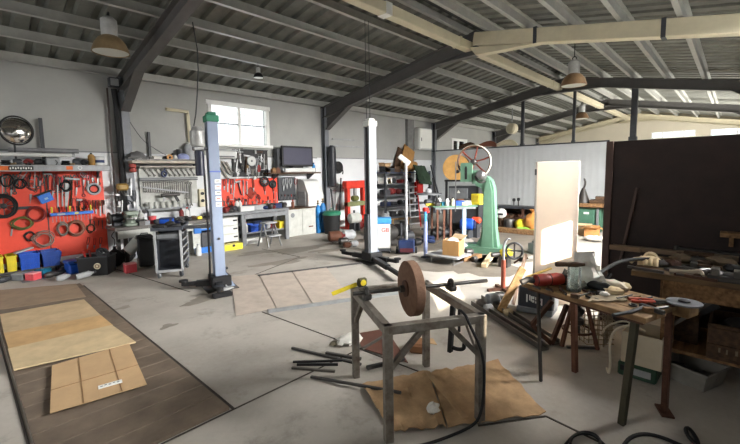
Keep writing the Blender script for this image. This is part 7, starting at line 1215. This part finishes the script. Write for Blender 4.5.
# boards and boxes under the back bench
one('grey_panel', 'grey board leaning under the left end of the back bench', 'board', MB().bar(V((3.92, .52, .24)), V((3.96, .10, .60)), .20, .02, V((1, 0, 0))), dgrey)
one('steel_strut', 'thin steel strut slanting under the back bench', 'strut', MB().bar(V((3.75, .34, .34)), V((3.75, .02, .68)), .025, .02, V((1, 0, 0))), msteel)
pa = wz(617, 374); pb = wz(656, 386); cc = (pa+pb)/2; bw = (pb-pa).length; ba = math.atan2((pb-pa).y, (pb-pa).x); Mb = Matrix.Translation(cc) @ Matrix.Rotation(ba, 4, 'Z')
g_('green_case', 'dark green case with a pale label on the floor under the white carton', 'case', ('case_body', MB(Mb).box((0, .17, .055), (bw, .34, .11), bev=.012), mat('case_green', (44, 72, 54), .5)), ('label_plate', MB(Mb).box((.03, -.003, .06), (.12, .006, .05)), lgrey), ('clasp', MB(Mb).box((-.09, -.004, .07), (.03, .01, .04)), black))
g_('white_carton', 'open white carton standing on the dark green case under the table', 'carton', ('box_body', carton(MB(), Mb @ Matrix.Translation((.02, .17, .112)), (bw*1.02, .32, .24), False), mat('carton_white', (196, 184, 160), .8, var=.12)), ('flap', MB(Mb).bar((.02+bw*.51, .17, .352), (.02+bw*.60, .17, .26), .31, .005), mat('carton_white', (196, 184, 160), .8)), ('flap', MB(Mb).bar((.02, .33, .352), (.02, .37, .42), bw, .005), mat('carton_white', (196, 184, 160), .8)))
pts = [Mb @ V(q) for q in ((.02, .10, .36), (-.06, .0, .42), (-.14, -.06, .38), (-.17, -.08, .28), (-.15, -.10, .10), (-.16, -.08, .012), (-.2, .02, .012))]
one('white_cable', 'white cable spilling out of the white carton to the floor', 'cable', MB().tube(pts, .009, 7, smooth=2).tube([Mb @ V(q) for q in ((0, .12, .36), (-.10, .04, .44), (-.22, .0, .36), (-.24, .02, .30))], .007, 7, smooth=2), mat('cable_white', (206, 198, 180), .6))
pa = wz(659, 374); pb = wz(704, 393); cc = (pa+pb)/2; bw = (pb-pa).length; ba = math.atan2((pb-pa).y, (pb-pa).x); Mb = Matrix.Translation(cc) @ Matrix.Rotation(ba, 4, 'Z')
g_('plastic_basin', 'grey plastic basin on the floor under the back bench', 'basin', ('basin_body', MB(Mb).tray((0, .13, 0), (bw*1.12, .30, .13), .008, .86), mat('basin_grey', (142, 138, 130), .5)), ('basin_rim', MB(Mb).tube([(-bw*.57, -.02, .13), (bw*.57, -.02, .13), (bw*.57, .28, .13), (-bw*.57, .28, .13)], .010, 6, True), mat('basin_grey', (142, 138, 130), .5)))
for dx, lb in ((-.08, 'dark steel offcut lying in the left of the grey basin'), (.08, 'dark steel offcut lying in the right of the grey basin')): p = Mb @ V((dx, .13, .05)); one('steel_offcut', lb, 'offcut', MB().ball(p, (.07, .08, .04), 10, 6, .2), dsteel)
yc = -.22; ck_ = MB()
for dy, w_, dz in ((.24, .012, .0), (.20, .01, -.005), (.15, .014, .0), (.02, .12, -.02), (.0, .06, .008)): ck_.box((3.643, yc+dy, .30+dz), (.004, w_, .010 if w_ > .05 else .035))
g_('wooden_crate', 'dark wooden crate with faint pale marks on the shelf under the back bench', 'crate', ('crate_body', MB().tray((3.86, yc, .217), (.40, .62, .26), .018, 1.0), dkwood), ('crate_slat', MB().box((3.652, yc, .29), (.014, .62, .09), bev=.003), dkwood, [('label_mark', ck_, mat('stencil', (130, 116, 96), .8))]), ('crate_slat', MB().box((3.652, yc, .41), (.014, .62, .09), bev=.003), dkwood))
one('steel_offcut', 'dark machine lump piled in the wooden crate under the bench', 'offcut', MB().ball((3.86, yc, .42), (.15, .24, .1), 14, 8, .15), dsteel)
g_('cardboard_box', 'brown cardboard box at the back of the shelf under the bench', 'box', ('box_body', carton(MB(), at(4.02, .28, .217), (.28, .26, .26), False), dkwood), ('flap', MB().bar((3.88, .28, .477), (3.80, .28, .42), .25, .005), dkwood))
# ---------------------------------------------------------------- boards and cardboard on the floor
pk = []; mm = MB(); y = 2.44; i = 0
while y < 6.9:
    mm.box((.675, y+.105, .012), (.965, .205, .024), random.uniform(-.003, .003), bev=.003); y += .212; i += 1
one('pit_cover', 'run of weathered grey planks covering the pit in the left foreground', 'pit cover', mm, mat('pit_planks', (118, 104, 90), .8, var=.38, scale=3.2))
def flat(name, lb, cat, pix, z, t, m, amp=.004, nu=8, nv=8, seed=1, extra=None):
    c = [wz(px, py, z) for px, py in pix]; s = MB().sheet(c, nu, nv, t, amp, None, seed)
    if extra: return grp(name, lb, cat, [('sheet_body', s, m)] + extra(c))
    return one(name, lb, cat, s, m)
def lab(c):
    a, b, d = c[0], c[1], c[3]; ex_ = (b-a); ey = (d-a); o = a + ex_*.62 + ey*.20; M = frame(o + Z*.010, ex_, Z); k = MB(M).box((0, 0, 0), (.15, .055, .003)); t = MB(M)
    for i in range(5): t.box((-.055+.026*i, .008*(i % 2), .002), (.016, .008, .002))
    fold = []
    for f in (.32, .72): fold.append(('fold_line', MB().bar(a+ex_*f+Z*.008, d+(c[2]-d)*f+Z*.008, .006, .003), mat('fold_brown', (150, 118, 82), .85)))
    fold.append(('fold_line', MB().bar(a+ey*.42+Z*.008, b+(c[2]-b)*.42+Z*.008, .006, .003), mat('fold_brown', (150, 118, 82), .85)))
    return [('label_sticker', k, offw, [('print_mark', t, dgrey)])] + fold
flat('cardboard_sheet', 'flattened brown cardboard with a white label on the pit planks', 'cardboard', [(50, 414), (147, 385), (129, 344), (52, 366)], .042, .005, card, .002, 6, 6, 2, lab)
flat('plywood_sheet', 'pale board lying across the pit planks behind the labelled cardboard', 'board', [(14, 371), (136, 343), (112, 326), (8, 350)], .040, .012, mat('pale_board', (206, 184, 146), .75, var=.2, scale=5), .002, 6, 4, 3)
flat('plywood_sheet', 'orange-tinged pale board behind the front board on the pit planks', 'board', [(9, 350), (113, 326), (101, 316), (4, 334)], .033, .010, mat('orange_board', (200, 164, 116), .75, var=.22, scale=4), .002, 6, 4, 4)
flat('plywood_sheet', 'third pale board on the pit planks, behind the orange-tinged one', 'board', [(4, 334), (101, 316), (84, 300), (0, 315)], .027, .008, mat('third_board', (196, 172, 136), .8, var=.22, scale=4), .002, 6, 4, 5)
flat('cardboard_sheet', 'trodden brown cardboard on the floor below the crates at the far left', 'cardboard', [(-12, 312), (86, 297), (76, 284), (-20, 292)], .024, .004, mat('card_dirty', (150, 130, 108), .85, var=.2, scale=4), .004, 8, 5, 6)
# between the lift posts
for pix, lb, sd in (([(236, 316), (276, 308.5), (258, 274.5), (231, 277)], 'pinkish cardboard sheet nearest the green-capped lift post', 7), ([(277, 308.2), (312, 303.5), (291, 271), (259, 274.3)], 'second pinkish cardboard sheet from the green-capped post', 8), ([(313, 303.3), (351, 298), (326, 267.5), (292, 270.8)], 'third pinkish cardboard sheet from the green-capped post', 9)):
    flat('cardboard_sheet', lb, 'cardboard', pix, .004, .003, card3, .003, 7, 7, sd)
def ramp(pix0, pix1, w_, lb, m, name='cable_cover'):
    p = wz(*pix0); q = wz(*pix1); d = (q-p).normalized(); n_ = V((-d.y, d.x, 0)); fr = Matrix(((d.x, n_.x, 0, p.x), (d.y, n_.y, 0, p.y), (0, 0, 1, 0), (0, 0, 0, 1))); L = (q-p).length
    one(name, lb, 'floor strip', MB(fr).prism([(-w_/2, .001), (-w_*.3, .016), (w_*.3, .016), (w_/2, .001)], 0, L, Matrix(((0, 0, 1, 0), (1, 0, 0, 0), (0, 1, 0, 0), (0, 0, 0, 1)))), m)
ramp((268, 311.5), (398, 293), .13, 'wide grey metal floor strip in front of the pinkish cardboard', mat('strip_grey', (150, 152, 152), .55), 'floor_strip')
ramp((258, 276), (372, 262), .09, 'dark floor strip between the two lift posts behind the cardboard', mat('strip_dark', (74, 72, 72), .6), 'floor_strip')
# cardboard under the grinding frame: two sheets, creased
flat('cardboard_sheet', 'wrinkled tan cardboard on the floor under the left half of the grinding frame', 'cardboard', [(392, 434), (447, 429), (428, 374), (362, 386)], .004, .004, card4, .034, 13, 13, 10)
flat('cardboard_sheet', 'wrinkled tan cardboard on the floor under the right half of the grinding frame', 'cardboard', [(448, 429.5), (546, 415), (498, 362), (430, 374)], .004, .004, card4, .028, 13, 11, 11)
p = wz(427, 376); q = wz(466, 424); one('cardboard_strip', 'folded cardboard strip lying along the middle of the wrinkled cardboard', 'cardboard', MB().bar(p+Z*.036, q+Z*.036, .045, .010, Z, .003), card4)
a = wz(433, 414); one('crumpled_paper', 'crumpled white paper on the wrinkled cardboard under the frame', 'paper', MB().ball((a.x, a.y, .045), (.05, .045, .028), 10, 7, .25), cloth)
a = wz(349, 342); g_('rag', 'white rag lying on the floor behind the left back leg of the frame', 'rag', ('rag_heap', MB().ball((a.x, a.y, .03), (.13, .11, .03), 14, 7, .22), cloth), ('rag_corner', MB().ball(wz(337, 344)+Z*.012, (.08, .05, .012), 10, 6, .2), mat('rag_olive', (120, 112, 92), .9)))
flat('steel_plate', 'reddish brown sheet lying on the floor behind the grinding frame', 'sheet', [(362, 349), (408, 363), (386, 329), (357, 334)], .006, .006, mat('plate_redbrown', (104, 68, 56), .7, var=.2), .004, 5, 5, 12)
a = wz(420, 351); g_('cardboard_box', 'small crushed brown box on the floor behind the frame', 'box', ('box_body', MB().box((a.x, a.y+.02, .045), (.17, .15, .09), .5, bev=.02), mat('crushed_brown', (138, 98, 68), .85, var=.2)), ('flap', MB().bar((a.x+.05, a.y-.02, .09), (a.x+.12, a.y-.08, .07), .12, .006), card))
for x0, y0, x1, y1, w_, m, lb in ((292, 349, 361, 365.5, .022, dsteel, 'long dark bar slanting at the back of the loose bars on the floor'), (326, 354, 361, 360, .026, dsteel, 'short dark bar close to the left back leg of the frame'), (293, 363, 342, 361.5, .018, black, 'black bar behind the shorter one among the loose bars'), (297, 365.5, 338, 365.5, .022, black, 'short black bar in the middle of the loose bars'), (292, 369, 335, 372.5, .02, msteel, 'grey bar nearest the front left among the loose bars'), (311, 378, 401, 398, .02, dsteel, 'longest dark bar reaching onto the wrinkled cardboard'), (367, 370, 404, 361, .032, dsteel, 'thick dark angle bar lying behind the front left leg of the frame'), (362, 352, 396, 332, .022, msteel, 'grey flat bar lying on the reddish brown sheet')):
    p = wz(x0, y0); q = wz(x1, y1); zz = .010 if w_ < .03 else .018
    if x0 == 311: q = q + Z*.03
    if x0 == 362: zz = .03
    one('steel_bar', lb, 'steel bar', MB().bar(p+Z*zz, q+Z*zz, w_, w_*.8, Z), m)
# black hose loops at the lower right
c1 = wz(586, 437)
one('black_hose', 'loop of thin black hose on the floor at the bottom of the photo', 'hose', MB().tube([wz(560, 452, .01), wz(572, 436, .01), wz(584, 431, .012), wz(598, 435, .014), wz(602, 446, .02), wz(585, 450, .02), wz(568, 446, .024), wz(574, 434, .026), wz(592, 433, .02), wz(606, 446, .012)], .008, 7, smooth=2), blackr)
one('black_hose', 'long black hose curling along the floor at the lower right', 'hose', MB().tube([wz(620, 452, .012), wz(628, 438, .012), wz(643, 433, .012), wz(662, 437, .012), wz(680, 445, .012), wz(694, 450, .012), wz(700, 444, .014), wz(690, 428, .02), wz(685, 428, .03), wz(688, 437, .014), wz(700, 448, .012), wz(716, 456, .012)], .011, 8, smooth=2), blackr)
# ---------------------------------------------------------------- more of the small crowd on the walls
rnd = random.Random(5)
for i in range(26):
    px = 4+i*3.75+rnd.uniform(-1, 1); py = 173.5+rnd.uniform(0, 3); L = rnd.uniform(10, 22)
    if 88 < px < 100: L *= .5
    a = wy(px, py, 8.668); b = wy(px+rnd.uniform(-2, 2), py+L, 8.668)
    one('spanner', 'dark spanner hanging in the crowded row under the shelf of the left red board', 'spanner', wrench(MB(), b, a, rnd.uniform(.018, .026)), rnd.choice([dsteel, dsteel, brown, dred]), 'spanners under the left shelf')
for i in range(12):
    px = 66+i*3.3+rnd.uniform(-.8, .8); py = 196+rnd.uniform(0, 3)
    if 86 < px < 102 and py < 199: py = 200
    a = wy(px, py, 8.668); b = wy(px+rnd.uniform(-1, 1), py+rnd.uniform(8, 13), 8.668)
    one('allen_key', 'dark hex key hanging between the upper tool row and the blue rail', 'hex key', MB().tube([a+V((.03, 0, -.01)), a, a.lerp(b, .5), b], .008, 6), rnd.choice([dsteel, dred, brown]), 'hex keys above the blue rail')
for i in range(9):
    px = 70+i*4+rnd.uniform(-1, 1); a = wy(px, 219+rnd.uniform(0, 2), 8.668); b = wy(px+rnd.uniform(-.5, .5), 219+rnd.uniform(6, 10), 8.668)
    if 66 < px < 86: continue
    one('punch', 'short dark punch hanging below the right end of the blue rail', 'punch', MB().cyl(a, b, .010, .006, 7), dsteel, 'punches below the blue rail')
for i in range(16):
    px = 221+i*3.5+rnd.uniform(-.8, .8); py = 198+rnd.uniform(-2, 3); a = wy(px, py, 8.685); b = wy(px+rnd.uniform(-1.5, 1.5), py+rnd.uniform(4, 8), 8.685)
    one('spanner', 'small dark spanner hanging in the lower half of the red board under the window', 'spanner', wrench(MB(), b, a, .02), rnd.choice([dsteel, dred, dsteel]), 'small spanners low on the second red board')
for i in range(14):
    px = 234.5+i*2.45+rnd.uniform(-.6, .6); py = rnd.choice([153, 164, 170])+rnd.uniform(0, 2)
    if 246 < px < 257 and py < 167: py = 169
    a = wy(px, py, 8.685); b = wy(px+rnd.uniform(-1, 1), py+rnd.uniform(5, 8), 8.685)
    one('spanner', 'small steel spanner hanging on the black tool panel under the window', 'spanner', wrench(MB(), b, a, .02), rnd.choice([msteel, steel, dsteel]), 'small spanners on the black panel')

# denser clutter on and under the green work table
for i, (u, v, k, m, lb) in enumerate(((-.33, .32, 0, dgrey, 'dark grey box behind the yellow level on the green table'), (-.10, .30, 1, black, 'black casing in the middle of the green table'), (.02, .26, 0, dsteel, 'dark steel box right of the cream bottle on the green table'), (.30, .36, 0, black, 'black box behind the pale box on the green table'), (.10, .55, 1, dgrey, 'dark grey casing at the back middle of the green table'), (-.38, .08, 1, dsteel, 'dark steel casing at the front left corner of the green table'), (.22, .07, 0, cream, 'cream box at the front of the green table near the blue box'), (-.22, .24, 0, teal, 'teal box left of the white bottle on the green table'))):
    Q = Mt2 @ V((u*tl, v, .80)); Mq = Matrix.Translation(Q) @ Matrix.Rotation(ta+rnd.uniform(-.4, .4), 4, 'Z')
    if k == 0: g_('parts_box', lb, 'box', ('box_body', MB(Mq).box((0, 0, .035), (.12, .10, .07), bev=.006), m), ('lid', MB(Mq).box((0, 0, .077), (.124, .104, .014), bev=.003), m))
    else: g_('motor_casing', lb, 'motor', ('casing', MB(Mq).lathe([(.03, -.08), (.05, -.06), (.05, .05), (.02, .08)], (0, 0, .05), (1, .4, 0), 12), m), ('foot', MB(Mq).box((0, 0, .008), (.07, .08, .016)), dsteel))
for i, (u, v, s, m, lb) in enumerate(((-.34, .38, .11, black, 'black wheel casing deep under the left of the green table'), (-.06, .48, .10, dgrey, 'dark grey casing deep under the middle of the green table'), (.12, .22, .09, dsteel, 'dark steel casing under the green table near its blue leg'), (.38, .36, .09, dkwood, 'dark brown casing under the right of the green table'))):
    Q = Mt2 @ V((u*tl, v, 0)); g_('engine_part', lb, 'engine part', ('casing', MB().lathe([(s*.6, -s*1.2), (s, -s), (s, s*.9), (s*.5, s*1.3)], (Q.x, Q.y, s), (.6, rnd.uniform(-1, 0), 0), 14), m), ('flange', MB().lathe([(s*.5, 0), (s*.5, s*1.15)], (Q.x, Q.y, s*1.1), (0, -.2, 1), 12), m))
for i, (px, py, s, m, lb) in enumerate(((386, 232, .13, black, 'black gearbox at the foot of the rack right of the white extractor'), (396, 246, .07, dsteel, 'small dark part on the floor left of the light stand base'), (411, 240, .10, dgrey, 'dark grey pump behind the right wheel of the light stand'), (419, 246, .08, black, 'black hose end coiled right of the light stand base'), (369, 241, .07, black, 'black part on the floor behind the white-capped post'))):
    Q = wz(px, py); g_('engine_part', lb, 'engine part', ('casing', MB().lathe([(s*.6, -s*1.2), (s, -s), (s, s*.9), (s*.5, s*1.3)], (Q.x, Q.y+.05, s), (.8, rnd.uniform(-1, .4), 0), 14), m), ('flange', MB().lathe([(s*.5, 0), (s*.5, s*1.15)], (Q.x, Q.y+.05, s*1.1), (0, -.2, 1), 12), m))

# loose bits on the near table
for i, (x0, y0, x1, y1, kd, m, lb) in enumerate(((533, 287, 540, 290, 0, dsteel, 'dark bolt at the front left of the near table before the red tools'), (560, 291, 566, 295, 0, rust, 'rusty bolt just left of the glass tumbler'), (581, 290, 590, 289, 0, dsteel, 'dark bolt between the tumbler and the black grinder'), (586, 297, 598, 301, 0, dsteel, 'dark rod along the front edge right of the tumbler'), (628, 299, 640, 297, 0, oldwood, 'wooden dowel behind the red wrench'), (646, 304, 656, 307, 0, rust, 'rusty rod right of the red wrench'), (655, 310, 668, 308, 0, dsteel, 'dark rod near the right end of the table'), (549, 290, 549, 290, 1, dsteel, 'small steel ring before the right red tool'), (592, 293, 592, 293, 1, black, 'small black ring before the black grinder'), (633, 306, 633, 306, 1, dsteel, 'small steel ring beside the hammer handle'), (671, 306, 671, 306, 1, rust, 'small rusty ring left of the grey cutting disc'), (575, 298, 575, 298, 2, dkwood, 'little dark wooden block at the front right of the tumbler'), (648, 312, 648, 312, 2, oldwood, 'little wooden block by the hammer head'), (600, 295, 600, 295, 2, black, 'little black block before the beige rag'))):
    p = wz(x0, y0, TZ); q = wz(x1, y1, TZ)
    if kd == 0: one('loose_rod', lb, 'rod', MB().cyl(p+Z*.008, q+Z*.008, .008, n=7), m)
    elif kd == 1: one('steel_ring', lb, 'ring', MB().ring(p+Z*.006, .018, .006, (0, 0, 1), 14, 6), m)
    else: one('small_block', lb, 'block', MB().box(p+Z*.014, (.05, .03, .028), i*.7, bev=.003), m)

# dark hanging crowd round the first steel column and along the two benches
for i, (x0, y0, x1, y1, k, m, lb) in enumerate(((119, 206, 120, 193, 'pliers', black, 'black pliers hanging low on the wall left of the first column'), (122, 213, 122, 200, 'clamp', dsteel, 'dark clamp hanging at the foot of the first column'), (131, 196, 131, 178, 'clamp', dsteel, 'long dark clamp hanging right of the first column below the red cups'), (134.5, 208, 134, 190, 'pliers', dgrey, 'grey pliers hanging left of the spanner rack'), (128, 210, 128, 199, 'snips', black, 'black snips hanging above the vise'), (116.5, 196, 118, 186, 'hammer', dkwood, 'small wooden hammer hanging beside the thin rod'))):
    hang(k, x0, y0, x1, y1, 8.53, m, lb, k, w=.045)
for i in range(16):
    px = 139+i*3.6+rnd.uniform(-1, 1); y = rnd.uniform(8.0, 8.32); x = wy(px, 216, y).x; s = rnd.uniform(.028, .045); m = rnd.choice([black, dgrey, dsteel, dsteel, dkwood, dblue])
    if abs(px-145) < 2 or x > 3.6: continue
    one('steel_part', 'small dark machine part in the crowd along the front of the vise bench', 'part', MB().lathe([(s*.5, -s*1.3), (s, -s), (s, s*.6), (s*.5, s*1.4)], (x, y, ZB+s), (1, rnd.uniform(-1, 1), 0), 10), m, 'small dark parts on the vise bench')
for i in range(14):
    px = 222+i*4.4+rnd.uniform(-1, 1); y = rnd.uniform(8.1, 8.5); x = wy(px, 208, y).x; s = rnd.uniform(.03, .05); m = rnd.choice([black, dgrey, dsteel, dred, dblue])
    if not 3.85 < x < 5.5: continue
    one('steel_part', 'small dark machine part in the crowd on top of the grey steel bench', 'part', MB().lathe([(s*.5, -s*1.3), (s, -s), (s, s*.6), (s*.5, s*1.4)], (x, y, zt2+s), (1, rnd.uniform(-1, 1), 0), 10), m, 'small dark parts on the steel bench')
for px, py, rr, m, tn, lb in ((20, 184, .07, blackr, 3, 'small black cable loop under the orange shelf sticker'), (66, 186, .075, blackr, 3, 'black cable loop hanging in the upper tool row right of the blue case'), (84, 205, .06, dred, 2, 'small dark red hose loop left of the white roll'), (30, 236, .06, blackr, 2, 'small black loop left of the tangled grey wire'), (91, 228, .06, dkwood, 2, 'small brown hose loop right of the copper brown coil')):
    coil('cable_loop', lb, 'cable', px, py, 8.645, rr, m, tn, .010, 1.2, .12)

# more on the back bench and before the partition
for i, (px, py, k, m, lb) in enumerate(((659, 267, 0, dsteel, 'dark steel lump right beside the beige glove'), (672, 267, 0, rust, 'rusty lump behind the long black pliers'), (686, 270, 1, dsteel, 'dark bar across the middle of the back bench'), (703, 267, 0, dkwood, 'dark brown lump behind the wooden hammer'), (714, 278, 0, dsteel, 'dark steel lump left of the machine vise'), (695, 279, 1, rust, 'rusty bar at the front edge of the back bench'), (733, 272, 0, black, 'black lump behind the machine vise'), (645, 271, 1, dsteel, 'short dark bar in front of the beige glove'))):
    p = wz(px, py, BZ)
    if k: one('iron_bar', lb, 'bar', MB().bar(p+V((.03, .12, .012)), p+V((-.02, -.12, .012)), .022, .02), m)
    else: one('steel_lump', lb, 'lump', MB().ball(p+Z*.03, (.045, .06, .03), 10, 7, .2), m)
for i, (px, py, w_, h_, m, lb) in enumerate(((503, 229, .5, .34, dkwood, 'dark brown box on the floor before the long rack beside the bandsaw'), (514, 226, .4, .28, rust, 'rusty brown box on the floor in the middle of the long rack'), (531, 229, .4, .26, oldwood, 'brown box on the floor left of the orange sack'))):
    a = wz(px, py); a = V((10.75, a.y*10.75/a.x, 0)); g_('storage_box', lb, 'box', ('box_body', MB().box((a.x, a.y, h_*.46), (.3, w_, h_*.92), .1, bev=.01), m), ('lid', MB().box((a.x, a.y, h_*.96), (.31, w_+.01, h_*.08), .1, bev=.004), m))
